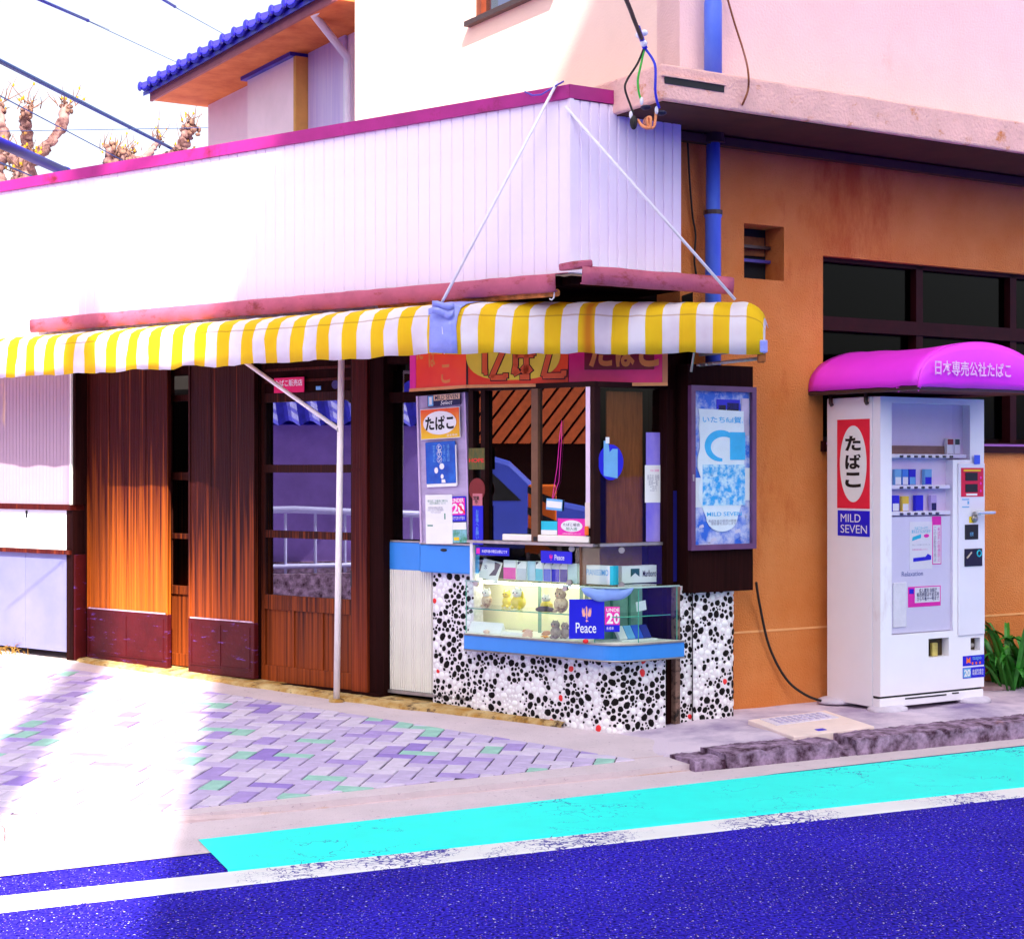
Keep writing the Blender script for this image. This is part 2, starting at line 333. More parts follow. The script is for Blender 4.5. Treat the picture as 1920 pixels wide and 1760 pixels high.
for ci in range(-90,60):
    for ri in range(-70,70):
        df = (ci-ri)%4
        if df == 0: w_, l_ = 2, 1
        elif df == 3: w_, l_ = 1, 2
        else: continue
        g_ = .0036; x0_, y0_, x1_, y1_ = ci*.1+g_, ri*.1+g_, (ci+w_)*.1-g_, (ri+l_)*.1-g_
        pl = [(orig[0]+x*ux[0]+y*uy[0], orig[1]+x*ux[1]+y*uy[1]) for x,y in ((x0_,y0_),(x1_,y0_),(x1_,y1_),(x0_,y1_))]
        full = len(pl); c0 = (sum(p[0] for p in pl)/4, sum(p[1] for p in pl)/4)
        if not (-5.0 < c0[0] < 4 and 0 < c0[1] < 7.5): continue
        cl = halfplane(halfplane(halfplane(pl, e2, e1), e3, e2), e4, e3)
        if len(cl) < 3: continue
        ar = abs(sum(cl[i][0]*cl[(i+1)%len(cl)][1]-cl[(i+1)%len(cl)][0]*cl[i][1] for i in range(len(cl))))/2
        if ar < .0006: continue
        wx, wy, _ = P.world(*c0); px_ = CX+wx/wy*FPX
        m_ = rng.choices(range(5), (44,30,15,7,4))[0]
        bricks.append((wy+(0 if px_ > -30 else 100), cl, m_, len(cl) == 4 and ar > .01785, df, c0))
bricks.sort(key=lambda b: b[0])
shared = {}; rest = MB()
for i, (wy, cl, m_, whole, df, c0) in enumerate(bricks):
    h = .006+rng.uniform(-.0015,.0025)
    if i < 300:
        key = (m_, df)
        if whole and key in shared: me = shared[key]
        else:
            mb = MB(); paver_mesh(mb, cl, .006, 0, True); me = mb.mesh('paver', PAV[m_])
            if whole: shared[key] = me
        o = bpy.data.objects.new('paver', me); COL.objects.link(o); o.parent = walk
        cxp = sum(p[0] for p in cl)/len(cl); cyp = sum(p[1] for p in cl)/len(cl)
        o.location = (cxp, cyp, h-.006); o.rotation_euler = (rng.uniform(-.012,.012), rng.uniform(-.012,.012), rng.uniform(-.008,.008))
    else: paver_mesh(rest, cl, h, m_)
stuff(rest.build('far_pavers', PAV, walk))
# joint sand under the bricks
js = MB(); js.poly([(*p, .0012) for p in halfplane(halfplane(halfplane([(-5.0,0),(4,0),(4,7.5),(-5.0,7.5)], e2, e1), e3, e2), e4, e3)]); js.build('joint_sand', mat('joint_sand', lin(54,36,66), .95, .4, 14, bump=.3), walk)

# kerb stones: raised at the left, sloped flush before the shop, old and broken at the right
def kerb_stone(a0, a1, top0, top1, name='kerb_stone', m=KERBC, t0=0.0, t1=.22, rough=0.0, back=.004, seed=0):
    mb = MB()
    if rough:                                 # a weathered stone: chipped edges, pitted faces
        nu, prof = max(6,int((a1-a0)/.014)), [(t0-.004,-.08),(t0-.004,-.05),(t0-.003,-.02),(t0-.001,.0),(t0,.55),(t0+.003,.80),(t0+.012,1.0),(t0+.04,1.0),(t0+.07,1.0),(t0+.11,1.0),(t0+.15,1.0),(t1,1.0),(t1,-.08)]
        n = len(prof)-1
        def fn(u, v):
            i = round(v*n); t, z = prof[i]; tp = top0+(top1-top0)*u; a = a0+(a1-a0)*u; z = z*tp if i > 3 and i < n else z
            if 0 < i < n:
                nz = lambda f, k: mnoise.noise((a*f+seed, t*f, z*f+k))
                e_ = 1.6 if i in (5,6,7) else 1.0
                t += e_*rough*(.9*nz(6,9)+.6*nz(22,2)+.45*nz(60,5)); z += (e_*rough*(.6*nz(7,3)+.5*nz(24,4)+.4*nz(66,7)) if i > 2 else 0)-(max(0,nz(11,20)-.25)*.05 if i in (5,6,7) else 0)
            return (a, t, z)
    else:
        nu, prof = 4, [(t0-.003,-.08),(t0,top0-.012),(t0+.014,top0),((t0+t1)/2,None),(t1,back),(t1,-.08)]; n = 5
        def fn(u, v):
            i = round(v*5); t, z = prof[i]; tp = top0+(top1-top0)*u
            if i == 1: z = tp-.012
            if i == 2: z = tp
            if i == 3: z = (tp+back)/2
            return (a0+(a1-a0)*u, t, z)
    mb.grid(fn, nu, n)
    for side in (0,1): mb.poly([fn(side, k/n) for k in (range(n+1) if side == 0 else range(n,-1,-1))])
    return mb.build(name, m, kerb)
kerb = structure(bpy.data.objects.new('kerb', None)); COL.objects.link(kerb); kerb.location = (P.o[0],P.o[1],.035); kerb.rotation_euler = (0,0,R(28))
taper = lambda a: .022 if a < .35 else (.022-(a-.35)/.6*.05 if a < .95 else -.028)
edges = [-3.0,-2.4,-1.8,-1.2,-.6,.02,.62,1.22,1.82,2.42,3.02,3.36]
for i in range(len(edges)-1): kerb_stone(edges[i]+.004, edges[i+1]-.004, taper(edges[i]), taper(edges[i+1]), t1=.26, back=.0085 if i > 4 else .024)
for i, (a0, a1, tp) in enumerate(((3.34,3.52,.02),(3.53,4.24,.045),(4.36,5.75,.055),(5.77,7.6,.06))):
    kerb_stone(a0, a1, tp, tp+.004, t0=-.03, t1=.2, m=OLDKERB, rough=.010, seed=i*7.3)
kerb_stone(4.23, 4.40, .0, .01, t0=-.02, t1=.12, m=OLDKERB, rough=.03, seed=40)
# worn apron at the foot of the orange wall
ap = MB()
def apr(u, v):
    a = 3.25+5*u; t = .17+1.5*v
    edge = .03*mnoise.noise((a*5,2,0))+.02*mnoise.noise((a*14,7,0)); hh = .048+.012*mnoise.noise((a*3,t*3,1)) - .045*max(0,1-(a-3.25)/.8) - (0 if v > 0 else .05)
    return (a+(.05*mnoise.noise((t*6,a,4)) if u == 0 else 0), t+(edge if v < .1 else 0), hh)
ap.grid(apr, 90, 26); apron = structure(ap.build('apron', APRON, None, smooth=True, loc=(P.o[0],P.o[1],.035), rot=(0,0,R(28))))
# pale strip of concrete and mossy foot along the doors
MOSS = mat('mossy_concrete', lin(206,180,130), .9, .2, 9, col2=lin(168,120,44), bump=.9, bscale=70, dirt=(lin(70,42,24), 11, .53, (1,1,1)), ramp=(.35,.65))
# ---------------------------------------------------------------- house with the orange side wall
STUCCO_O = mat('shade_orange_stucco', lin(208,116,48), .85, .16, 2.4, col2=lin(220,136,74), bump=1.0, bscale=95, dirt=(lin(190,86,28), 1.4, .55, (1,1,.35)))  # same tan paint as the upper storey, coloured orange for the shade
STUCCO_P = mat('lit_pink_stucco', lin(246,208,204), .85, .05, 2.5, bump=.5, bscale=70, dirt=(lin(236,196,190), 3.0, .62, (1,1,.5)))  # same tan paint as the lower wall, paled to stand in for light
STUCCO_C = mat('cream_stucco', lin(244,214,200), .85, .04, 2.0, bump=.15, bscale=60, dirt=(lin(244,214,150), 1.6, .66, (1,1,.3)))
LEDGE = mat('stained_ledge', lin(240,190,176), .85, .1, 7, bump=.8, bscale=55, dirt=(lin(206,122,50), 6.5, .57, (1,1,1.4)))
TILE = mat('blue_glazed_tile', lin(34,26,168), .4, .3, 8, spec=.5)
SOFFIT = mat('soffit_board', lin(222,128,70), .8, .12, 4, col2=lin(190,86,40), bump=.2, bscale=60)
PURPLEP = mat('lilac_shutter', lin(218,196,226), .6, .06, 5)
GLASSD = glass('dark_house_glass', (.05,.07,.09), -.035, .12)
DARKROOM = mat('dark_room', (.008,.010,.016), .9, .3, 3)
GUTTERW = mat('white_pipe', lin(214,206,232), .4, .06, 6)

house = thing('house', 'two storey tan house with shade-orange lower wall, lit-pink upper storey and blue tiled eave', 'house', (H.o[0],H.o[1],0), H.a)
hx0, hx1, ztop = -.415, 7.0, 7.2
lo = .62; la = hx0-H.s(1240,lo); zl = H.xz(1240,186,lo)[1]
# lower wall with its two openings
sw = H.rect(1395,422,1470,524); bw0 = H.xz(1543,479); bwt = bw0[1]; bwb = H.xz(1850,836)[1]; bx0, bx1 = bw0[0], 4.7
def wall_holes(name, m, x0, x1, z0, z1, holes, y0, y1, parent):
    xs = sorted({x0,x1,*[h[0] for h in holes],*[h[1] for h in holes]}); zs = sorted({z0,z1,*[h[2] for h in holes],*[h[3] for h in holes]})
    mb = MB(); solid = {}
    for i in range(len(xs)-1):
        for j in range(len(zs)-1):
            cxm, czm = (xs[i]+xs[i+1])/2, (zs[j]+zs[j+1])/2
            solid[i,j] = not any(h[0]<cxm<h[1] and h[2]<czm<h[3] for h in holes)
    for (i,j), on in solid.items():
        if not on: continue
        a,b,c,d = xs[i],xs[i+1],zs[j],zs[j+1]
        mb.poly([(a,y0,c),(b,y0,c),(b,y0,d),(a,y0,d)]); mb.poly([(b,y1,c),(a,y1,c),(a,y1,d),(b,y1,d)])
        if not solid.get((i-1,j)): mb.poly([(a,y1,c),(a,y0,c),(a,y0,d),(a,y1,d)])
        if not solid.get((i+1,j)): mb.poly([(b,y0,c),(b,y1,c),(b,y1,d),(b,y0,d)])
        if not solid.get((i,j-1)): mb.poly([(a,y1,c),(b,y1,c),(b,y0,c),(a,y0,c)])
        if not solid.get((i,j+1)): mb.poly([(a,y0,d),(b,y0,d),(b,y1,d),(a,y1,d)])
    return mb.build(name, m, parent)
wall_holes('lower_wall', STUCCO_O, hx0, hx1, -.1, zl+.05, [(sw[0],sw[1],sw[2],sw[3]), (bx0,bx1,bwb,bwt)], 0, .22, house)
zg = H.xz(1880,1152)[1]
box('wall_joint', mat('joint_render', lin(236,170,110), .9, .1, 9), house, hx0, hx1, -.004, .01, zg-.006, zg+.006)
box('upper_wall', STUCCO_P, house, hx0, hx1, .002, .22, zl+.06, ztop)
# the ledge: a slab that runs along the wall and turns the corner
lm = MB(); lm.prism([(hx0-la,-lo),(hx1,-lo),(hx1,.04),(hx0+.004,.04),(hx0+.004,3.6),(hx0-la,3.6)], zl, zl+.19); lm.build('ledge', LEDGE, house, bevel=.012)
box('ledge_shade_sheet', mat('shade_brown', lin(70,34,22), .85, .2, 6), house, hx0-la+.03, hx1, -lo+.03, .0, zl-.006, zl-.001)  # dark sheet added under the ledge; its brown stands in for shade
box('ledge_slot', BLACK, house, hx0-la+.02, hx0-la+.42, -lo-.004, -lo+.02, zl+.085, zl+.12)
box('ledge_slot_lip', LEDGE, house, hx0-la+.0, hx0-la+.43, -lo-.014, -lo+.01, zl+.121, zl+.130)
box('ledge_pipe', mat('brown_pipe', lin(60,28,18), .6, .2, 9), house, hx0-.1, hx1, -.10, -.05, zl-.07, zl-.02)
# upper wall round the corner, with a small window, then the set-back wing with shutters
side = bpy.data.objects
w1 = S.xz(890,44); w2 = S.xz(1030,-30)
wx0, wx1, wzb = S.s(888), S.s(1040), S.xz(888,40)[1]
def Sl(x, y, z, o=0.0):        # S coordinates into the house's own
    wx, wy, _ = S.world(x, -o); dx, dy = wx-H.o[0], wy-H.o[1]; return (dx*H.ex[0]+dy*H.ex[1], dx*H.ey[0]+dy*H.ey[1], z)
# side wall: house x = hx0 plane, y from 0 to 4.17
def side_wall(name, m, x, thick, y0, y1, z0, z1, holes=()):
    mb_o = wall_holes(name, m, -y1, -y0, z0, z1, [(-h[1],-h[0],h[2],h[3]) for h in holes], 0, thick, None)
    mb_o.parent = house; mb_o.location = (x,0,0); mb_o.rotation_euler = (0,0,R(-90)); return mb_o
wy0, wy1 = -wx1, -wx0
side_wall('side_wall', STUCCO_C, hx0, .2, .003, 4.17, 2.6, ztop, [(wy0, wy1, wzb, wzb+1.1)])
wdw = bpy.data.objects.new('window', None); COL.objects.link(wdw); wdw.parent = house; wdw.location = (hx0,0,0); wdw.rotation_euler = (0,0,R(-90))
WOODF = mat('brown_frame', lin(120,48,24), .5, .25, 12)
box('sill', DARKMETAL, wdw, -wy1-.05, -wy0+.05, -.05, .1, wzb-.035, wzb)
for (a,b) in ((-wy1,-wy1+.07),(-wy0-.07,-wy0)): box('frame', WOODF, wdw, a, b, .02, .09, wzb, wzb+1.1)
box('pane', glass('pale_glass', (.25,.25,.5), .25), wdw, -wy1+.07, -wy0-.07, .06, .066, wzb, wzb+1.1)
box('curtain', mat('grey_curtain', lin(120,96,170), .9, .2, 5), wdw, -wy1, -wy0, .3, .31, wzb, wzb+1.1)
box('wing_wall', PURPLEP if False else mat('wing_stucco', lin(236,206,226), .85, .05, 3, bump=.2, bscale=60), house, 0, .2, 4.175, 8.32, 2.6, 5.2)
# shutter box and window on the wing (x is measured along the wall, towards the viewer)
wing = bpy.data.objects.new('wing_window', None); COL.objects.link(wing); wing.parent = house; wing.rotation_euler = (0,0,R(-90))
sx0, sx1, sx2 = S2.s(490), S2.s(578), S2.s(652); szt = S2.xz(578,90)[1]-.10
box('shutter_box', mat('shutter_box', lin(240,212,226), .6, .05, 4), wing, sx0, sx1, -.14, -.0, 2.6, szt)
box('shutter_cap', TILE, wing, sx0-.05, sx1+.03, -.19, 0, szt, szt+.05)
box('box_edge', mat('tan_edge', lin(206,150,80), .7, .1, 6), wing, sx1, sx1+.05, -.145, 0, 2.6, szt)
box('pane', mat('lilac_shade', lin(208,188,232), .35, .1, 3, col2=lin(184,160,226), stretch=(9,9,.4)), wing, sx1+.06, sx2, -.03, -.01, 2.6, szt+.3)
box('frame', mat('violet_frame', lin(120,86,200), .5, .1, 6), wing, sx1+.05, sx2, -.06, -.008, szt+.25, szt+.42)
# eave: soffit, fascia, gutter and blue tiles along the edge
box('soffit', SOFFIT, house, -.55, .15, 4.2, 8.42, 5.2, 5.225)
box('eave_board', mat('eave_board', lin(150,84,96), .7, .15, 8), house, -.575, -.55, 4.2, 8.43, 5.19, 5.29)
rf = MB(); rf.faces([(-.62,4.2,5.292),(-.62,8.5,5.292),(3.4,8.5,7.2),(3.4,4.2,7.2),(-.62,4.2,5.252),(-.62,8.5,5.252),(3.4,8.5,7.16),(3.4,4.2,7.16)], [(3,2,1,0),(4,5,6,7),(0,1,5,4),(1,2,6,5),(2,3,7,6),(3,0,4,7)])
roof = rf.build('roof', TILE, house)
tm = MB(); sl_ = (7.2-5.292)/4.02
prof = [(-.13,.030),(-.10,.012),(-.06,.006),(-.01,.012),(.03,.032),(.065,.075),(.095,.085),(.125,.075),(.14,.035)]
def tile_fn(u, v):
    i = v*8; y_, h_ = prof[round(i)]; x = -.66+u*.36; return (x, y_, 5.29+(x+.62)*sl_+h_+.02*(1-u))
tm.grid(tile_fn, 2, 8); tile_me = tm.mesh('roof_tile', TILE)
for r_ in range(3):
    for k in range(16):
        o = bpy.data.objects.new('roof_tile', tile_me); COL.objects.link(o); o.parent = roof; o.location = (.30*r_, 4.35+k*.27, .30*r_*sl_+.015*0)
        md = o.modifiers.new('t','SOLIDIFY'); md.thickness = .03
endm = MB()
for k in range(16): pass
capm = MB().lathe([(.03,-.012),(.046,-.01),(.05,.0),(.04,.012),(.016,.015)], (0,0,0), 10).mesh('tile_end', TILE)
for k in range(16):
    o = bpy.data.objects.new('tile_end', capm); COL.objects.link(o); o.parent = roof; o.location = (-.655, 4.35+k*.27+.095, 5.345); o.rotation_euler = (0,R(-90),0)
wp = S2.s(655,.05)
pipe = MB(); pipe.tube([(-.5,-wp-.6,5.26),(-.5,-wp-.25,5.22),(-.07,-wp,4.98),(-.07,-wp,4.9),(-.07,-wp,2.4)], .035, 10); pipe.build('wing_downpipe', GUTTERW, house, smooth=True)
# dark windows in the orange wall
sm = bpy.data.objects.new('small_window', None); COL.objects.link(sm); sm.parent = house
box('recess_back', DARKROOM, sm, sw[0], sw[1], .17, .21, sw[2], sw[3])
for zf in (.36,.62): box('bar', mat('window_bar', lin(70,60,150), .4, .2, 9) if zf < .5 else DARKMETAL, sm, sw[0], sw[1], .12, .14, sw[2]+(sw[3]-sw[2])*zf, sw[2]+(sw[3]-sw[2])*zf+.018)
box('curtain', mat('ochre_curtain', lin(120,72,40), .9, .4, 14), sm, sw[0]+.02, sw[1]-.02, .155, .165, sw[2]+.16, sw[3]-.05)
bwn = bpy.data.objects.new('long_window', None); COL.objects.link(bwn); bwn.parent = house
FR = mat('bronze_window_frame', lin(44,10,14), .5, .2, 14, spec=.12)
box('room', DARKROOM, bwn, bx0-.1, bx1+.1, 1.2, 1.25, bwb-.2, bwt+.2)
zr = H.xz(1560,604)[1]; mxs = [H.s(1735), H.s(1735)*2-bx0]
for i, (a, b) in enumerate(((bx0, mxs[0]), (mxs[0], mxs[1]), (mxs[1], bx1))):
    box('pane', GLASSD, bwn, a+.03, b-.03, .10, .106, zr+.04, bwt-.02); box('pane', GLASSD, bwn, a+.03, b-.03, .12, .126, bwb+.05, zr-.04)
box('rail', FR, bwn, bx0, bx1, .04, .16, zr-.045, zr+.04)
for xx in mxs: box('mullion', FR, bwn, xx-.03, xx+.03, .05, .15, bwb+.02, bwt)
for a, b in ((bx0, bx0+.03),(bx1-.03,bx1)): box('stile', FR, bwn, a, b, .05, .15, bwb+.02, bwt)
box('sill', FR, bwn, bx0-.02, bx1, -.03, .2, bwb-.045, bwb+.02)
box('head', FR, bwn, bx0, bx1, .05, .15, bwt-.025, bwt)
box('sill_edge', mat('lilac_sill', lin(150,90,170), .4, .1, 9), bwn, bx0, bx1, -.034, -.03, bwb-.002, bwb+.012)
for (a,b,c,d,m_) in ((1590,1648,640,690,lin(60,120,230)),(1672,1705,640,680,lin(40,50,230)),(1850,1890,808,814,lin(70,130,240))):
    q = H.rect(a,c,b,d,-.3); box('thing_behind_pane', mat('blue_card', m_, .8, .3, 30), bwn, q[0],q[1],.3,.31,q[2],q[3])
# big blue downpipe beside the corner
dp = thing('downpipe', 'blue drainpipe running down the house corner beside the white fascia', 'drainpipe', H.world(H.s(1337,.08),-.08,.0))
BLUEPIPE = mat('blue_pipe', lin(60,90,225), .4, .12, 5, col2=lin(92,130,232), stretch=(1,1,.4), spec=.5)
dm = MB(); dm.tube([(0,0,zl+.19),(0,0,zl+.75),(0,0,zl+.78),(0,0,ztop)], [.052,.052,.045,.045], 14); dm.build('upper_pipe', BLUEPIPE, dp, smooth=True)
dm = MB(); dm.tube([(0,0,.1),(0,0,2.95),(0,0,2.96),(0,0,2.99),(0,0,3.0),(0,0,zl-.0)], [.046,.046,.052,.052,.042,.04], 14); dm.build('lower_pipe', BLUEPIPE, dp, smooth=True)
MB().lathe([(.058,0),(.058,.03)], (0,0,zl+.78+.42), 14).build('clamp', DARKMETAL, dp, smooth=False)
MB().lathe([(.056,0),(.056,.025)], (0,0,2.97), 14).build('clamp', DARKMETAL, dp)
MB().lathe([(.07,-.06),(.062,0)], (0,0,zl), 14).build('collar', DARKMETAL, dp)
# ---------------------------------------------------------------- the corner shop
def shaded_worn_wood(name, dark, worn, z_hi, z_lo, amount=.55):
    """stained boards with worn streaks; the darker tops are shade put into the colour"""
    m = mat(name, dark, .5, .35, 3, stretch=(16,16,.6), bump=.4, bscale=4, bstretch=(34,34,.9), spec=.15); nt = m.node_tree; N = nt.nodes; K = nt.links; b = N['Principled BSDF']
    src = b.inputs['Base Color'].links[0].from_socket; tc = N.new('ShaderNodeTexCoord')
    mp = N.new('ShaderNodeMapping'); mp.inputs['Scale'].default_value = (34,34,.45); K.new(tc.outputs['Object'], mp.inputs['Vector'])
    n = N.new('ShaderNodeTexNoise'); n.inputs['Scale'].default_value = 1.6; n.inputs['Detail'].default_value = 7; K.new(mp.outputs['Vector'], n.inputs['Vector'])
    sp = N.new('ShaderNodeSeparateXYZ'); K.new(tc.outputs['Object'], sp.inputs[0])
    mr = N.new('ShaderNodeMapRange'); mr.inputs['From Min'].default_value = z_hi; mr.inputs['From Max'].default_value = z_lo; mr.inputs['To Min'].default_value = -.30; mr.inputs['To Max'].default_value = amount-.28; K.new(sp.outputs['Z'], mr.inputs['Value'])  # colour darkens with height, painting in the shade at the top of the boards
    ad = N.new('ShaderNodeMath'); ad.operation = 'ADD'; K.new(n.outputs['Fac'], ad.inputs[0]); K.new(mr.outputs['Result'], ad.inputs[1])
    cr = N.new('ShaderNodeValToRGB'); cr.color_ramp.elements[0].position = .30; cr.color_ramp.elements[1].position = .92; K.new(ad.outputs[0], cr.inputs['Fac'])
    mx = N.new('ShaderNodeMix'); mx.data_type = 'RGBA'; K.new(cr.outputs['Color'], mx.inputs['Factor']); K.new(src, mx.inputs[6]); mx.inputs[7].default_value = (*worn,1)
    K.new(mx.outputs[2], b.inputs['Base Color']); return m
PLANK = shaded_worn_wood('shaded_worn_plank', lin(58,13,7), lin(214,106,26), 1.7, .4, .55)
PLANK2 = shaded_worn_wood('shaded_worn_plank_darker', lin(46,12,8), lin(206,92,28), 1.5, .35, .42)
REDWOOD = shaded_worn_wood('reddish_post', lin(66,14,9), lin(180,80,34), 1.2, .2, .35)
DOORW = shaded_worn_wood('door_wood', lin(44,12,8), lin(168,76,26), 1.4, .2, .42)
DARKW = mat('dark_timber', lin(34,10,9), .75, .35, 3, stretch=(14,14,.7), bump=.3, bscale=5, bstretch=(30,30,1), spec=.06)
MAROON = mat('maroon_metal_plate', lin(74,14,18), .5, .2, 9, bump=.2, bscale=30, dirt=(lin(120,84,190), 7, .60, (1.2,1.2,7)), spec=.2)
SIDING = mat('white_siding', lin(238,226,244), .55, .04, 3, dirt=(lin(226,206,226), 1.2, .62, (3,3,.4)))
BOXSIDE = mat('cream_siding', lin(166,140,156), .6, .05, 3, dirt=(lin(232,196,150), 1.1, .60, (3,3,.6)))
CAP = mat('magenta_cap', lin(165,34,122), .45, .15, 4, dirt=(lin(112,22,40), 3.0, .58, (1,1,1)))
RUST = mat('rusty_pink_flashing', lin(178,84,110), .6, .18, 6, bump=.4, bscale=30, dirt=(lin(140,42,28), 6, .54, (1,1,2)), spec=.5)
BLUEB = mat('blue_enamel_band', lin(52,136,226), .35, .06, 4, spec=.5)
GLASS = glass('door_glass', (.30,.30,.34), .30)
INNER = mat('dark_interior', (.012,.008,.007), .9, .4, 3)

shop = thing('tobacco_shop', 'white parapet corner shop with dark wooden sliding doors', 'shop', (L.o[0],L.o[1],0), L.a)
def part(name, parent=shop, loc=(0,0,0), rz=0.0):
    o = bpy.data.objects.new(name, None); o.empty_display_size = .05; COL.objects.link(o); o.parent = parent; o.location = loc; o.rotation_euler = (0,0,rz); return o
TURN = H.a-L.a                                    # 69 degrees from the front to the return
fo = .22; fx1 = L.s(1075,fo); fx0 = L.s(-230,fo); fz0, fz1 = 2.44, 3.50
# parapet boards
fas = part('fascia')
bw_ = .083; bme = MB().box(0,bw_-.002,-fo-.018,-fo,fz0,fz1).mesh('fascia_board', SIDING)
bme_s = MB().box(0,bw_-.002,-fo-.018,-fo,2.56,fz1).mesh('fascia_board', SIDING); n_ = int((fx1-fx0)/bw_)
for k in range(n_):
    o = bpy.data.objects.new('fascia_board', bme if k > 3 else bme_s); COL.objects.link(o); o.parent = fas; o.location = (fx1-(k+1)*bw_, 0, 0)
    md = o.modifiers.new('edge','BEVEL'); md.width = .004; md.segments = 1
box('fascia_backing', WHITE, fas, fx0, fx1-.004, -fo+.001, -fo+.03, 2.56, fz1-.002)
fret = part('fascia_return', shop, (fx1,-fo-.018,0), TURN)
rl = .74; bme2 = MB().slab([(0,0)]*0 or [(0,fz0),(.062,fz0),(.062,fz1-.005),(0,fz1-.005)], 0, .018).mesh('fascia_board', SIDING)
for k in range(12):
    o = MB().box(k*.0625, k*.0625+.052, 0, .016, 2.56, fz1-.005).build('fascia_board', SIDING, fret, bevel=.004)
    MB().box(k*.0625+.052, (k+1)*.0625, .008, .016, 2.56, fz1-.005).build('fascia_groove', SIDING, fret)
box('return_backing', WHITE, fret, 0.02, .75, .017, .04, 2.56, fz1-.006)
box('corner_strip', SIDING, fret, -.012, .012, -.006, .02, 2.56, fz1)
# magenta coping
cap = part('coping')
for k in range(5):
    a = fx0+(fx1-fx0)*k/5; b = fx0+(fx1-fx0)*(k+1)/5
    box('coping_sheet', CAP, cap, a+.001, b+.0, -fo-.04, -fo+.10, fz1-.002, fz1+.07)
cr_ = part('coping_return', shop, (fx1,-fo-.04,0), TURN); box('coping_sheet', CAP, cr_, .004, .43, 0, .14, fz1-.0015, fz1+.072)
# rusty drip flashing below the parapet
fl = part('flashing'); e0, e1x = L.s(60,.34), L.s(1046,.34)
def drip(parent, x0, x1, y0, zb, slope=.0, n=30, seed=0.0):
    mb = MB()
    prof = [(0,.0),(-.015,.004),(-.02,.05),(-.02,.085),(.0,.093),(.16,.115)]
    mb.grid(lambda u,v: (x0+(x1-x0)*u, y0+prof[round(v*5)][0]+.004*mnoise.noise((u*40+seed,v*3,1)), zb+prof[round(v*5)][1]+.006*mnoise.noise((u*22+seed,v,5))), n, 5)
    return mb.build('flashing_sheet', RUST, parent, smooth=True, solid=.006)
drip(fl, e0, (e0+e1x)/2, -.34, 2.455); drip(fl, (e0+e1x)/2-.03, e1x, -.345, 2.452, seed=9)
rot_b = MB(); rot_b.tube([(e1x-1.3,-.31,2.448),(e1x-.5,-.31,2.444),(e1x-.02,-.31,2.448)], [.012,.016,.02], 6); rot_b.build('rotten_batten', mat('rotten_wood', lin(196,120,60), .9, .5, 16, bump=.5), fl)
hk = MB(); hk.tube([(e1x-.03,-.33,2.45),(e1x-.03,-.335,2.42),(e1x-.04,-.34,2.408),(e1x-.055,-.338,2.415)], .004, 6); hk.build('hook', WHITE, fl)
flr = part('flashing_return', shop, (L.s(1088,.40), -.40, 0), TURN-R(0)); drip(flr, 0, 1.02, 0, 2.475, n=16, seed=21)
MB().box(-.06,.07,-.02,.12,-.02,.02).build('lifted_corner', RUST, flr, bevel=.01, loc=(0,0,2.575), rot=(0,R(-8),0))
# wall behind, above the doors, and the dark inside
x_l, x_bay = L.s(-230), L.s(700)
box('lintel', DARKW, shop, L.s(140), L.s(880), .02, .14, 2.14, 2.50)
box('soffit', DARKW, shop, x_l, L.s(1085), -fo+.032, 1.2, 2.50, 2.555)
sf = part('soffit_return', shop, (fx1,-fo-.01,0), TURN); box('soffit_board', DARKW, sf, .02, .75, .042, .8, 2.505, 2.55)
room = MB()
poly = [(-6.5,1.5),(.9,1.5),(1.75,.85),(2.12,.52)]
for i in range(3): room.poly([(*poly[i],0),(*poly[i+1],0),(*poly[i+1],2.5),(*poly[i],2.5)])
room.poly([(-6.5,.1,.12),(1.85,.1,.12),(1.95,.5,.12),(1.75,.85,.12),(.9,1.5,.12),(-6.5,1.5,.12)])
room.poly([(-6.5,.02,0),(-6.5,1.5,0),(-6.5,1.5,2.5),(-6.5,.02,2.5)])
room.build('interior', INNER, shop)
# sill: mossy concrete foot along the doors
sill = MB()
sx0_, sx1_ = L.s(160), L.s(1060)
def sfn(u, v):
    x = sx0_+(sx1_-sx0_)*u; w = L.world(x,0); zg_ = ground(w[0],w[1])
    pr = [(-.16,-.05),(-.155,.012),(-.12,.022),(-.06,.028),(.1,.03)][round(v*4)]
    shrink = 1 if u < .72 else max(.25, 1-(u-.72)/.28*.9)
    return (x, pr[0]*shrink*(1+.25*mnoise.noise((x*4,v*2,3)))+.01*mnoise.noise((x*17,v,3)), zg_+pr[1]+.006*mnoise.noise((x*12,v*4,8)))
sill.grid(sfn, 120, 4); sill.build('sill', MOSS, shop, smooth=True)
box('threshold', DARKW, shop, L.s(160), L.s(722), -.05, .10, .0, .142)
# storage box at the left: siding, middle board, two pale panels
bo = .15; bxr = L.s(137,bo); bxl = L.s(-230,bo)
sb = part('shutter_store')
zt_, zm1, zm2, zb_ = 2.5, L.xz(70,947,bo)[1], L.xz(70,1033,bo)[1], L.xz(70,1216,bo)[1]
k = 0; x = bxr-.012
while x > bxl:
    box('siding_strip', BOXSIDE, sb, x-.036, x, -bo-.012, -bo, zm1+.01, zt_); x -= .0385
box('siding_back', BOXSIDE, sb, bxl, bxr-.003, -bo+.0005, .3, zm1+.005, zt_)
box('end_batten', CREAMW, sb, bxr-.011, bxr+.004, -bo-.02, -bo+.01, zm1+.008, zt_)
box('rail', REDWOOD, sb, bxl, bxr+.01, -bo-.03, .02, zm1-.03, zm1+.008)
box('middle_board', WHITE, sb, bxl, L.s(127,bo), -bo-.006, -bo+.02, zm2+.018, zm1-.031)
box('end_post', DARKW, sb, L.s(127,bo)+.002, bxr+.012, -bo-.012, .02, .05, zm1-.031)
box('rail', REDWOOD, sb, bxl, bxr, -bo-.035, .02, zm2-.012, zm2+.017)
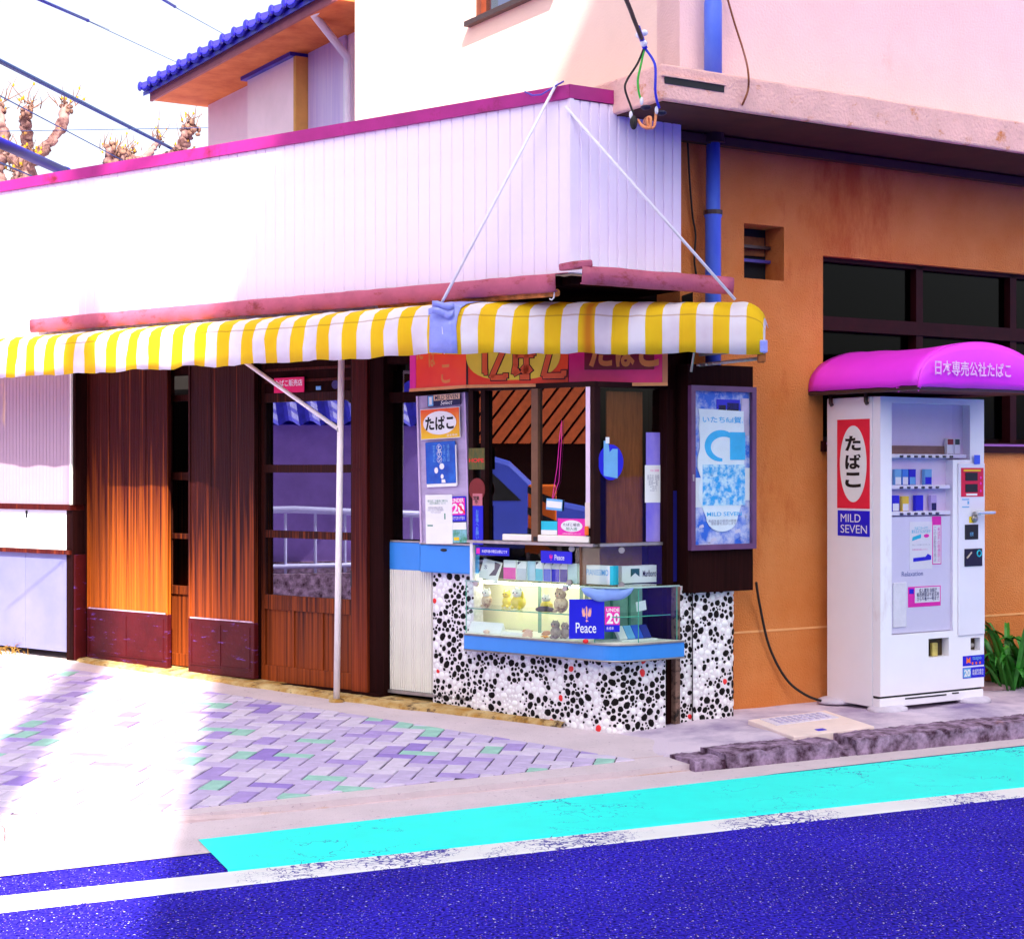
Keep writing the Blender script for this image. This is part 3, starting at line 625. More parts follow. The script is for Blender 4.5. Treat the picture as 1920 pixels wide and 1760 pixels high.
PANEL = mat('grey_white_panel', lin(110,112,158), .6, .06, 2.4, col2=lin(128,126,164), dirt=(lin(86,94,158), 2.4, .60, (1,1,.6)))
xs_ = [bxl, L.s(-40,bo), L.s(50,bo), L.s(131,bo)]
for i in range(3): box('lower_panel', PANEL, sb, xs_[i]+.002, xs_[i+1]-.002, -bo-.008, -bo+.02, zb_, zm2-.013)
box('lower_post', MAROON, sb, L.s(131,bo)+.002, bxr+.03, -bo-.004, .02, .05, zm2-.013)
hkx, hkz = L.xz(50,962,bo+.01); box('hasp', BLACK, sb, hkx-.006, hkx+.006, -bo-.016, -bo-.006, hkz-.03, hkz+.02)
stx = L.rect(-10,408,45,420,fo+.03); 
ft = MB().box(bxl-.1, bxr+.06, -bo-.13, .05, -.05, .165).build('foot', mat('pale_foot', lin(230,210,200), .85, .1, 6, bump=.3, dirt=(lin(120,90,60), 5, .62, (1,1,2))), sb, bevel=.02)
box('corner_post', DARKW, shop, bxr+.035, L.s(166), -.06, .10, .05, 2.5)
box('end_board', DARKW, sb, bxr+.0055, bxr+.034, -bo-.006, .05, zm1+.009, 2.5)
# two shutter leaves of upright boards with maroon plates at the foot
def leaf(px, planks, plate_y, bot_y, o, m):
    lf = part('shutter_leaf'); xm = (px[0]+px[1])/2
    zb0 = L.xz(xm,bot_y,o)[1]; zp = L.xz(xm,plate_y,o)[1]; xs = [L.s(p,o) for p in planks]
    for i in range(len(xs)-1): box('board', m, lf, xs[i]+.002, xs[i+1]-.002, -o-.012+(i%2)*.002, -o+.02, zb0+.02, 2.48, .003)
    box('edge_strip', m, lf, xs[0]-.003, xs[0]+.012, -o-.02, -o-.012, zp, 2.48); box('edge_strip', m, lf, xs[-1]-.014, xs[-1]+.003, -o-.02, -o-.012, zp, 2.48)
    box('foot_plate', MAROON, lf, xs[0]-.004, xs[-1]+.004, -o-.022, -o+.02, zb0, zp, .006)
    box('plate_rail', mat('worn_edge', lin(190,156,176), .7, .3, 30), lf, xs[0], xs[-1], -o-.02, -o-.012, zp+.001, zp+.010)
    for xx in (xs[0]+.03, (xs[0]+xs[-1])/2, xs[-1]-.035): box('plate_fold', MAROON, lf, xx-.003, xx+.003, -o-.026, -o-.022, zb0+.05, zp-.03)
    box('plate_fold', MAROON, lf, xs[0]+.02, xs[-1]-.02, -o-.027, -o-.022, zb0+.055, zb0+.063)
    return lf
leaf((166,318), [168,207,237,276,317], 1146, 1246, .05, PLANK)
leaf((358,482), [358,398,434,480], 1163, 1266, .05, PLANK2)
# glazed sliding doors: one half hidden between the leaves, one in full view
def sliding_door(pxl, pxr, o, stile, rails, panes, panels, bot, transom=True):
    d = part('sliding_door'); x0, x1 = L.s(pxl,o), L.s(pxr,o); xm = (pxl+pxr)/2
    zz = lambda y: L.xz(xm,y,o)[1]
    zbot = zz(bot)
    box('stile', DOORW, d, x0, x0+stile, -o, -o+.035, zbot, 2.2, .002); box('stile', DOORW, d, x1-stile, x1, -o, -o+.035, zbot, 2.2, .002)
    for (ya, yb) in rails: box('rail', DOORW, d, x0+stile, x1-stile, -o+.003, -o+.033, zz(yb), zz(ya), .002)
    for (ya, yb) in panes: box('pane', GLASS, d, x0+stile-.004, x1-stile+.004, -o+.016, -o+.020, zz(yb)-.004, zz(ya)+.004)
    za, zb1 = zz(panels[0]), zz(panels[1]); n = panels[2]
    for i in range(n):
        a = x0+stile+(x1-x0-2*stile)*i/n; b = x0+stile+(x1-x0-2*stile)*(i+1)/n
        box('panel', DOORW, d, a+.008, b-.008, -o+.016, -o+.026, zb1, za); 
        if i: box('muntin', DOORW, d, a-.0075, a+.0075, -o+.006, -o+.030, zb1, za)
    return d, x0, x1
sliding_door(316, 362, -.03, .022, [(1098,1114),(885,900),(1000,1010),(740,752),(1225,1248)], [(752,885),(900,1000),(1010,1098)], (1114,1225,1), 1250)
gd, gx0, gx1 = sliding_door(490, 664, 0.0, .028, [(735,752),(871,886),(996,1010),(1119,1147),(1254,1296)], [(752,871),(886,996),(1010,1119)], (1147,1254,3), 1297)
hd = L.rect(658,1070,663,1100); box('finger_pull', BLACK, gd, hd[0], hd[1], -.004, .003, hd[2], hd[3])
box('door_jamb', DARKW, shop, L.s(482,.02), L.s(490), -.02, .10, .1, 2.2); 
tr = part('transom'); box('board', DARKW, tr, gx0, gx1, .01, .03, L.xz(577,735)[1]+.002, 2.3); 
for yy in (690,712): q = L.xz(577,yy); box('batten', REDWOOD, tr, gx0, gx1, .002, .012, q[1]-.01, q[1]+.006)
box('post', REDWOOD, shop, L.s(665)+.002, L.s(694), -.03, .1, .05, 2.45, .004)
pz = L.xz(680,880)[1]; box('post_collar', REDWOOD, shop, L.s(664), L.s(695), -.034, -.028, pz-.01, pz+.006)
box('dark_post', DARKW, shop, L.s(695), L.s(721), -.01, .12, .05, 2.45)
# narrow window, blue band and ribbed panel between the doors and the counter
o2 = -.06
nw = part('side_window'); q = L.rect(722,690,800,1014,o2)
box('pane', GLASS, nw, q[0]+.02, q[1]+.06, -o2+.02, -o2+.024, q[2]+.01, 2.1)
box('head', DARKW, nw, q[0], q[1]+.1, -o2-.02, -o2+.06, L.xz(760,748,o2)[1]-.02, L.xz(760,735,o2)[1])
bnd = L.rect(721,1016,790,1068,o2); box('side_band', BLUEB, shop, bnd[0], bnd[1], -o2-.012, -o2+.06, bnd[2], bnd[3], .006)
box('side_band_trim', STEEL, shop, bnd[0]+.06, bnd[1], -o2-.016, -o2+.0, bnd[3]+.0005, bnd[3]+.010)
bn2 = L.rect(790,1021,884,1074,.0); box('end_band', BLUEB, shop, bn2[0], bn2[1], -.014, .08, bn2[2], bn2[3], .008)
box('end_band_trim', STEEL, shop, bn2[0], bn2[1]+.01, -.02, .05, bn2[3]+.0005, bn2[3]+.011)
kh = L.xz(832,1031,.015); MB().slab(ellipse(kh[0],kh[1],.024,.009,16), -.018, -.010).build('finger_hole', BLACK, shop)
rp = part('ribbed_panel'); q = L.rect(721,1068,812,1294,o2); nr = 22; RIB = mat('ivory_ribbed', lin(232,228,220), .5, .04, 4, dirt=(lin(190,160,90), 4, .68, (1,1,.5)))
for i in range(nr):
    a = q[0]+(q[1]-q[0])*i/nr; w_ = (q[1]-q[0])/nr
    MB().prism([(a,-o2),(a+w_*.30,-o2-.016),(a+w_*.70,-o2-.016),(a+w_,-o2)][::1], q[2], q[3]-.001).build('rib', RIB, rp)
box('rib_backing', RIB, rp, q[0], q[1], -o2+.0005, -o2+.02, q[2], q[3])
box('foot_rail', STEEL, rp, q[0], L.s(890,o2), -o2-.03, -o2+.04, q[2]-.02, q[2]-.002)
# signs on the doors
sg = L.rect(515,708,571,736,.02); st = thing('door_plate', 'small pink enamel plate with white lettering over the glazed door', 'sign', L.world(sg[0],-.02,sg[2]), L.a)
box('plate', mat('pink_enamel', lin(226,30,96), .35, .06, 6), st, 0, sg[1]-sg[0], -.006, 0, 0, sg[3]-sg[2])
w_, h_ = sg[1]-sg[0], sg[3]-sg[2]; text('lettering', 'たばこ販売店', st, .012, w_-.012, h_*.42, h_*.86, -.0065, WHITEP, .012)
sg = L.rect(593,724,602,731,.012); tag(MB().box(0,sg[1]-sg[0],-.003,0,0,sg[3]-sg[2]).build('sticker', LTBLUEP, None, loc=L.world(sg[0],-.012,sg[2]), rot=(0,0,L.a)), 'tiny white and blue sticker on the beam over the glazed door', 'sticker')
sg = L.rect(621,714,637,728,.012); tag(MB().slab(ellipse(0,0,.03,.027,18), -.003, 0).build('sticker', mat('faded_seal', lin(60,50,110), .6, .4, 60), None, loc=L.world((sg[0]+sg[1])/2,-.012,(sg[2]+sg[3])/2), rot=(0,0,L.a)), 'round dull seal on the beam over the glazed door', 'sticker')
# umbrella stand with umbrellas inside, seen through the glass
us = thing('umbrella_stand', 'wire umbrella stand with clear umbrellas behind the door glass', 'umbrella stand', L.world(L.s(560,-.22), .24, .125), L.a)
WIRE = mat('bright_wire', (.7,.68,.75), .3, .1, 9)
um = MB(); 
for zz_ in (.02,.22,.40): um.tube([(.13*math.cos(g*math.pi/6),.09*math.sin(g*math.pi/6),zz_) for g in range(13)], .004, 5)
um.build('basket', WIRE, us)
for i, (ux_, lean) in enumerate(((-.08,.0),(-.02,.03),(.05,-.03),(.09,.05))):
    u_ = MB(); u_.tube([(ux_,.0,.03),(ux_+lean*.3,0,.3),(ux_+lean*.6,0,.52)], [.006,.028,.008], 7); u_.build('umbrella', mat('clear_vinyl', lin(190,176,214), .25, .15, 20), us, smooth=True)
hk_ = MB(); hk_.tube([(-.08,0,.5),(-.08,0,.64),(-.07,0,.69),(-.045,0,.715),(-.01,0,.715),(.012,0,.69),(.016,0,.66)], .011, 8); hk_.build('crook_handle', WHITE, us, smooth=True)
# ---------------------------------------------------------------- awning
def awning_mat():
    m = mat('striped_canvas', (.8,.8,.8), .75, .03, 3); nt = m.node_tree; N = nt.nodes; K = nt.links; b = N['Principled BSDF']
    uv = N.new('ShaderNodeUVMap'); sp = N.new('ShaderNodeSeparateXYZ'); K.new(uv.outputs[0], sp.inputs[0])
    fr = N.new('ShaderNodeMath'); fr.operation = 'FRACT'; K.new(sp.outputs['X'], fr.inputs[0])
    gt = N.new('ShaderNodeMath'); gt.operation = 'LESS_THAN'; gt.inputs[1].default_value = .5; K.new(fr.outputs[0], gt.inputs[0])
    tc = N.new('ShaderNodeTexCoord'); n = N.new('ShaderNodeTexNoise'); n.inputs['Scale'].default_value = 4; n.inputs['Detail'].default_value = 6; K.new(tc.outputs['Object'], n.inputs['Vector'])
    y = N.new('ShaderNodeValToRGB'); y.color_ramp.elements[0].position = .3; y.color_ramp.elements[0].color = (*lin(240,196,10),1); y.color_ramp.elements[1].position = .7; y.color_ramp.elements[1].color = (*lin(248,214,20),1); K.new(n.outputs['Fac'], y.inputs['Fac'])
    w = N.new('ShaderNodeValToRGB'); w.color_ramp.elements[0].position = .3; w.color_ramp.elements[0].color = (*lin(226,212,224),1); w.color_ramp.elements[1].position = .6; w.color_ramp.elements[1].color = (*lin(244,240,246),1); K.new(n.outputs['Fac'], w.inputs['Fac'])
    mx = N.new('ShaderNodeMix'); mx.data_type = 'RGBA'; K.new(gt.outputs[0], mx.inputs['Factor']); K.new(w.outputs['Color'], mx.inputs[6]); K.new(y.outputs['Color'], mx.inputs[7])
    # one old rust stain that ran down a stripe (u 23.2 .. 23.4) and the dark sewn seam near the top (v)
    d1 = N.new('ShaderNodeMath'); d1.operation = 'SUBTRACT'; d1.inputs[1].default_value = 104.30; K.new(sp.outputs['X'], d1.inputs[0])
    d2 = N.new('ShaderNodeMath'); d2.operation = 'ABSOLUTE'; K.new(d1.outputs[0], d2.inputs[0])
    d3 = N.new('ShaderNodeMapRange'); d3.inputs['From Min'].default_value = .05; d3.inputs['From Max'].default_value = .22; d3.inputs['To Min'].default_value = .75; d3.inputs['To Max'].default_value = 0; K.new(d2.outputs[0], d3.inputs['Value'])
    m2 = N.new('ShaderNodeMix'); m2.data_type = 'RGBA'; K.new(d3.outputs['Result'], m2.inputs['Factor']); K.new(mx.outputs[2], m2.inputs[6]); m2.inputs[7].default_value = (*lin(214,104,16),1)
    d4 = N.new('ShaderNodeMath'); d4.operation = 'SUBTRACT'; d4.inputs[1].default_value = .62; K.new(sp.outputs['Y'], d4.inputs[0])
    d5 = N.new('ShaderNodeMath'); d5.operation = 'ABSOLUTE'; K.new(d4.outputs[0], d5.inputs[0])
    d6 = N.new('ShaderNodeMath'); d6.operation = 'LESS_THAN'; d6.inputs[1].default_value = .007; K.new(d5.outputs[0], d6.inputs[0])
    d7 = N.new('ShaderNodeMath'); d7.operation = 'MULTIPLY'; d7.inputs[1].default_value = .45; K.new(d6.outputs[0], d7.inputs[0])
    m3 = N.new('ShaderNodeMix'); m3.data_type = 'RGBA'; K.new(d7.outputs[0], m3.inputs['Factor']); K.new(m2.outputs[2], m3.inputs[6]); m3.inputs[7].default_value = (*lin(170,110,20),1)
    K.new(m3.outputs[2], b.inputs['Base Color'])
    tr = N.new('ShaderNodeBsdfTranslucent'); K.new(m3.outputs[2], tr.inputs['Color']); ms = N.new('ShaderNodeMixShader'); ms.inputs['Fac'].default_value = .34
    K.new(b.outputs[0], ms.inputs[1]); K.new(tr.outputs[0], ms.inputs[2]); K.new(ms.outputs[0], N['Material Output'].inputs['Surface']); return m
CANVAS = awning_mat()
AO = .60; aj = L.s(828,AO); J = Vector(L.world(aj,-AO)); E = Vector((1.371,8.95,0)); pole_o = .20
pole_w = Vector(L.world(L.s(631,pole_o),-pole_o)); pole_w.z = ground(pole_w.x,pole_w.y)
aw = thing('awning', 'yellow and white striped canvas awning over the shop front', 'awning', pole_w)
APROF = [(0,2.425,0),(.35,2.425,.15),(.66,2.42,.35),(.86,2.405,.48),(.945,2.378,.56),(.985,2.33,.64),(1.0,2.27,.74),(1.004,2.205,.86),(1.0,2.135,1.0)]
def awn_fn(F0, F1, B0, B1, per, ph, seed, wav=.02, round_end=False):
    ln_ = (F1-F0).length
    def fn(u, v):
        i = round(v*8); q_, z, _ = APROF[i]
        f = F0.lerp(F1,u); bk = B0.lerp(B1,u); p = bk.lerp(f,q_); x = u*ln_
        n1 = mnoise.noise((x*5+seed, z*6, .3)); n2 = mnoise.noise((x*13+seed, z*9, 2.0)); out = (f-bk).normalized()
        p = p+out*(.016*n1+.007*n2)*(1 if i > 2 else .3); z2 = z+.006*n2
        if i == 8: z2 = z+wav*mnoise.noise((x*4.2+seed,5,1))-.010*abs(math.sin(x*6.0+seed))+.006*n2
        sag = -.012*abs(math.sin(u*math.pi*3+seed*.3)) if 2 < i < 6 else 0
        we = max(0,(u-.925)/.075) if round_end else 0
        z2 -= .12*(1-math.sqrt(max(0,1-we*we)))*max(0,z-2.135)/.29
        return (p.x-pole_w.x, p.y-pole_w.y, z2+sag-pole_w.z)
    uv = lambda u, v: (100+ph+u*ln_/per, APROF[round(v*8)][2])
    return fn, uv
F0 = Vector(L.world(L.s(-230,AO),-AO)); B0 = Vector(L.world(L.s(-230,AO),-.04)); BJ = Vector(L.world(aj+.04,-.10))
fn, uv = awn_fn(F0, J, B0, BJ, .208, .52, 1.3); MB().grid(fn, 130, 8, uvfn=uv).build('canvas', CANVAS, aw, smooth=True, solid=.003)
BE = Vector((1.46,9.42,0)); F0r = J+Vector((.006,0,0)); B0r = BJ+Vector((.02,0,0))
fn2, uv2 = awn_fn(F0r, E, B0r, BE, .182, -.04, 7.7, round_end=True); MB().grid(fn2, 80, 8, uvfn=uv2).build('canvas', CANVAS, aw, smooth=True, solid=.003)
# rounded canvas end at the right
em = MB(); pts = [Vector(fn2(1, i/8)) for i in range(9)]; cen = (Vector(fn2(1,0))+Vector(fn2(1,.5)))/2+Vector((0,0,-.12))
dwn = [Vector((p.x,p.y,2.30-pole_w.z)) for p in pts]
# tape round the hip
TAPE = mat('silver_blue_tape', lin(140,150,226), .35, .12, 14, bump=.8, bscale=22, spec=.6)
tp = MB()
def tfn(u, v):
    i = v*7+1; a = Vector(fn2(min(.004+.05*u,1), min(1,round(i)/8))); b = Vector(fn(1-.012*(1-u), min(1,round(i)/8))); p = a.lerp(b, 1-u) if u < .5 else a
    w_ = mnoise.noise((u*4,v*9,2)); return (p.x-.018+.012*w_*.5, p.y-.014-.01*w_, p.z+.004+.004*w_)
tp.grid(tfn, 8, 7); tp.build('tape', TAPE, aw, smooth=True, solid=.003)
tp2 = MB(); 
for k_, (dx_, dz_, ln_) in enumerate(((-.07,.0,.10),(-.05,.035,.12),(.0,-.01,.07))):
    j_ = J-pole_w; tp2.grid(lambda u,v: (j_.x+dx_+ln_*u, j_.y-.022-.012*math.sin(u*3)-.006*v, 2.335-pole_w.z+dz_+.035*v+.01*math.sin(u*5+k_)), 4, 2)
tp2.build('tape_end', TAPE, aw, smooth=True, solid=.002)
EJ = E-pole_w; tpr = MB().box(EJ.x-.03, EJ.x+.012, EJ.y-.012, EJ.y+.05, 2.132-pole_w.z, 2.20-pole_w.z); tpr.build('tape', TAPE, aw, bevel=.006)
POLEW = mat('cream_steel_pole', lin(246,238,236), .4, .06, 3, dirt=(lin(170,110,50), 9, .69, (1,1,1.5)))
tilt = Vector((.035,-.02,0)); topz = 2.42-pole_w.z
MB().tube([(0,0,-.01),(tilt.x*.5,tilt.y*.5,topz*.5),(tilt.x,tilt.y,topz)], .0195, 14).build('pole', POLEW, aw, smooth=True)
MB().lathe([(.05,-.01),(.046,.014),(.026,.02)], (0,0,0), 12).build('pole_foot', MOSS, aw, smooth=True)
bl = Vector(L.world(L.s(458,.28),-.28))-pole_w; bz = CAMH-(678-CY)/FPX*(bl.y+pole_w.y)-pole_w.z
br0 = CAMH-(806-CY)/FPX*pole_w.y-pole_w.z
MB().tube([(.02,-.008,br0),(bl.x,bl.y,bz)], .0135, 10).build('brace', POLEW, aw, smooth=True)
clip = MB(); clip.tube([(.018,-.03,br0),(.018,.03,br0)], .016, 8); clip.build('clamp', STEEL, aw)
# stays from the parapet corner
ROD = mat('white_rod', lin(236,232,240), .4, .03, 5)
c1 = Vector(L.world(L.s(1045,.27),-.27))-pole_w; c1.z = 3.59-pole_w.z; j1 = J-pole_w; j1.z = 2.40-pole_w.z; j1.y -= .02
MB().tube([c1, c1.lerp(j1,.5), j1], .0085, 8).build('stay', ROD, aw, smooth=True)
c2 = Vector(L.world(L.s(1060,.27),-.27))-pole_w; c2.z = 3.45-pole_w.z
e2_ = Vector((E.x-.16,E.y+.02,0))-pole_w; e2_.z = CAMH+(CY-562)/FPX*8.97-pole_w.z
MB().tube([c2, e2_], .0085, 8).build('stay', ROD, aw, smooth=True)
# folding bracket and rope under the right end
bk = MB(); ex_, ey_ = E.x-pole_w.x, E.y-pole_w.y; zb1_ = 2.11-pole_w.z
bk.tube([(ex_-.33,ey_+.25,zb1_-.03),(ex_-.02,ey_+.06,zb1_-.005)], .010, 8); bk.tube([(ex_-.33,ey_+.25,zb1_+.03),(ex_-.05,ey_+.10,zb1_+.045)], .012, 8)
for k_ in range(8):
    f_ = k_/8; bk.lathe([(.015,-.006),(.015,.006)], (ex_-.33+.31*f_, ey_+.25-.19*f_, zb1_-.03+.025*f_), 8)
bk.build('bracket', STEEL, aw, smooth=True)
MB().box(ex_-.035,ex_+.005,ey_+.01,ey_+.06,zb1_-.03,zb1_+.03).build('bracket_joint', mat('rusty_joint', lin(150,84,30), .7, .4, 30), aw, bevel=.006)
MB().tube([(ex_-.38,ey_+.2,zb1_-.07),(ex_-.36,ey_+.21,zb1_+.06),(ex_-.2,ey_+.14,zb1_+.07)], .008, 6).build('bracket_arm', STEEL, aw, smooth=True)

# ---------------------------------------------------------------- lettered sign box over the counter
def between(p, q):
    return Frame(p[0], p[1], math.degrees(math.atan2(q[1]-p[1], q[0]-p[0]))), math.hypot(q[0]-p[0], q[1]-p[1])
at = lambda px, d: ((px-CX)/FPX*d, d)
SP = [at(772,9.93), at(877,9.47), at(1066,9.28), at(1252,9.22)]
sbx = thing('shop_sign', 'red and yellow plastic sign box lettered above the counter window', 'sign', (SP[1][0],SP[1][1],1.972))
REDS = mat('red_acrylic', lin(236,44,26), .3, .1, 3, col2=lin(244,78,20), spec=.5); MAG = mat('magenta_acrylic', lin(226,24,110), .3, .12, 5, spec=.5)
DKRED = mat('dark_red_acrylic', lin(118,12,34), .3, .15, 5); YEL = mat('mustard_acrylic', lin(234,208,60), .35, .08, 8); TANL = mat('tan_letter', lin(222,140,64), .4, .1, 8); ORL = mat('orange_letter', lin(222,92,40), .4, .1, 8)
SIGNEDGE = mat('sign_edge', lin(220,150,90), .4, .1, 8)
def sub_part(name, parent, fr): 
    o = bpy.data.objects.new(name, None); o.empty_display_size=.05; COL.objects.link(o); o.parent = parent; o.location = (fr.o[0]-parent.location.x, fr.o[1]-parent.location.y, 0); o.rotation_euler = (0,0,fr.a); return o
zt = 2.36-1.972
f1, l1 = between(SP[0], SP[1]); p1_ = sub_part('left_panel', sbx, f1)
box('face', REDS, p1_, .065, l1, -.012, 0, .012, zt); box('end_strip', mat('pink_acrylic', lin(226,40,150), .35, .1, 6), p1_, 0, .064, -.014, 0, .012, zt); box('frame', SIGNEDGE, p1_, 0, l1+.01, -.018, .0, -.006, .0115)
text('lettering', 'ば', p1_, .20, .27, .13, .25, -.0125, TANL, .02); text('lettering', 'こ', p1_, .33, .42, .03, .14, -.0125, TANL, .02)
text('lettering', 'た', p1_, .07, .14, .18, .30, -.0125, TANL, .02)
f2, l2 = between(SP[1], SP[2]); p2_ = sub_part('front_panel', sbx, f2)
box('face', REDS, p2_, 0.004, l2, -.012, 0, .012, zt); box('frame', SIGNEDGE, p2_, -.004, l2, -.018, 0, -.006, .0115)
ov = [(l2*.46+l2*.47*math.copysign(abs(math.cos(a))**.7,math.cos(a)), .20+.165*math.copysign(abs(math.sin(a))**.75,math.sin(a))) for a in [2*math.pi*k/36 for k in range(36)]]
MB().slab(ov, -.0165, -.012).build('oval', YEL, p2_)
box('edge_line', BLACK, p2_, -.004, .006, -.015, -.0125, .012, zt)
def stroke_letter(strokes, x, z, s_, parent, m, y, wd=.075):
    for st_ in strokes:
        mb = MB()
        for i in range(len(st_)-1):
            (xa,za),(xb,zb) = st_[i], st_[i+1]; dx,dz = xb-xa, zb-za; l_ = math.hypot(dx,dz) or 1; nx,nz = -dz/l_*wd, dx/l_*wd; ex__,ez__ = (dx/l_*(wd-.06), dz/l_*(wd-.06)); xa,za,xb,zb = xa-ex__,za-ez__,xb+ex__,zb+ez__
            mb.slab([(x+s_*(xa+nx),z+s_*(za+nz)),(x+s_*(xa-nx),z+s_*(za-nz)),(x+s_*(xb-nx),z+s_*(zb-nz)),(x+s_*(xb+nx),z+s_*(zb+nz))][::1], y, y+.003)
        mb.build('letter_stroke', m, parent)
TA = [[(.05,.95),(.05,.25),(.12,.25)],[(.30,.95),(.30,1.2),(.55,1.2),(.60,.85),(.25,.1),(.68,.1),(.68,.2)]]
BA = [[(.1,1.2),(.1,.45),(.05,.2),(.2,.28)],[(.1,.72),(.62,.72),(.62,.80)],[(.42,1.2),(.42,.2),(.3,.3),(.42,.42),(.55,.25)],[(.25,.1),(.5,.1)]]
KO = [[(.25,1.2),(.35,1.2),(.05,.12),(.65,.12),(.65,.25)]]
for i, g_ in enumerate((TA,BA,KO)):
    stroke_letter(g_, .10+i*.175, .03, .20, p2_, INK, -.0185, .10); stroke_letter(g_, .10+i*.175, .03, .20, p2_, ORL, -.0215)
f3, l3 = between(SP[2], SP[3]); p3_ = sub_part('right_panel', sbx, f3)
box('face', MAG, p3_, .002, l3-.03, -.012, 0, .012, zt); box('inner', DKRED, p3_, .09, l3-.075, -.016, -.012, .085, zt); box('end_strip', mat('tan_strip', lin(200,130,84), .4, .1, 6), p3_, l3-.029, l3, -.014, 0, .012, zt); box('frame', SIGNEDGE, p3_, 0, l3, -.018, 0, -.006, .0115)
text('lettering', 'た', p3_, .115, .245, .10, .27, -.017, TANL, .04); text('lettering', 'ば', p3_, .265, .375, .10, .27, -.017, TANL, .04); text('lettering', 'こ', p3_, .395, .505, .10, .27, -.017, TANL, .04)
body = MB(); lp = lambda p: (p[0]-SP[1][0], p[1]-SP[1][1]); q0_, q1_, q2_, q3_ = [lp(p) for p in SP]
body.prism([q0_, (q1_[0]+.002,q1_[1]+.006), (q2_[0],q2_[1]+.006), (q3_[0],q3_[1]+.006), (q3_[0]+.0,q3_[1]+.22), (q2_[0]+.05,q2_[1]+.26), (q1_[0]+.25,q1_[1]+.25), (q0_[0]+.18,q0_[1]+.10)], -.004, zt-.002); body.build('housing', DARKMETAL, sbx)

# ---------------------------------------------------------------- counter: pebble base, blue band, glass case
KX = 1.947; Kw = L.world(KX,0); BR = Frame(Kw[0],Kw[1],32)
def bay(o, pxl, rlen, rad, n):
    """outline of the counter, standing out by o: along the shop front, round the corner, along the return"""
    el, er = Vector(L.ex), Vector(BR.ex); nl, nr = -Vector(L.ey), -Vector(BR.ey); k = Vector(Kw[:2])
    half = TURN/2; bis = (nl+nr).normalized(); kc = k+bis*(o/math.cos(half))
    a = Vector(L.world(L.s(pxl,o),-o)[:2]); e = k+er*rlen+nr*o
    pts = [a]; tl = rad*math.tan(half)
    c = kc-el*tl-nl*rad
    for i in range(n+1):
        g = TURN*i/n; d_ = Vector((nl.x*math.cos(g)-nl.y*math.sin(g), nl.x*math.sin(g)+nl.y*math.cos(g))); pts.append(c+d_*rad)
    pts.append(e); return [(p.x-Kw[0], p.y-Kw[1]) for p in pts]
counter = thing('display_counter', 'curved tobacco counter with pebble clad base, blue band and glass display case', 'counter', (Kw[0],Kw[1],0))
def strip(name, m, out, inn, z0, z1, parent=counter, bevel=0): return MB().prism(out+inn[::-1], z0, z1).build(name, m, parent, bevel=bevel)
def rail(name, m, out, z, r, parent=counter): return MB().tube([(x,y,z) for x,y in out], r, 6).build(name, m, parent, smooth=True)
GROUT = mat('grout', lin(226,218,224), .9, .2, 30, bump=.3)
PW = mat('white_pebble', (.90,.89,.90), .4, .08, 30, spec=.4); PB = mat('black_pebble', (.006,.004,.004), .55, .5, 30, spec=.12); PR = mat('red_chip', lin(232,40,44), .4, .1, 20)
def pebble_mesh(seed):
    r_ = random.Random(seed); n = 8; rr = [r_.uniform(.82,1.08) for _ in range(n)]
    vs = [(rr[k]*math.cos(2*math.pi*k/n), rr[k]*math.sin(2*math.pi*k/n), -.05) for k in range(n)]+[(.78*rr[k]*math.cos(2*math.pi*k/n), .78*rr[k]*math.sin(2*math.pi*k/n), .15) for k in range(n)]+[(0,0,.20)]
    return vs, [(k,(k+1)%n,n+(k+1)%n,n+k) for k in range(n)]+[(n+k,n+(k+1)%n,2*n) for k in range(n)]
PSH = [pebble_mesh(s_) for s_ in range(4)]
PME = {}
for c_, m_ in (('w',PW),('b',PB),('r',PR)):
    for i, (vs, fs) in enumerate(PSH):
        me = bpy.data.meshes.new('pebble'); me.from_pydata(vs, [], fs); me.materials.append(m_); me.polygons.foreach_set('use_smooth', [True]*len(fs)); PME[c_,i] = me
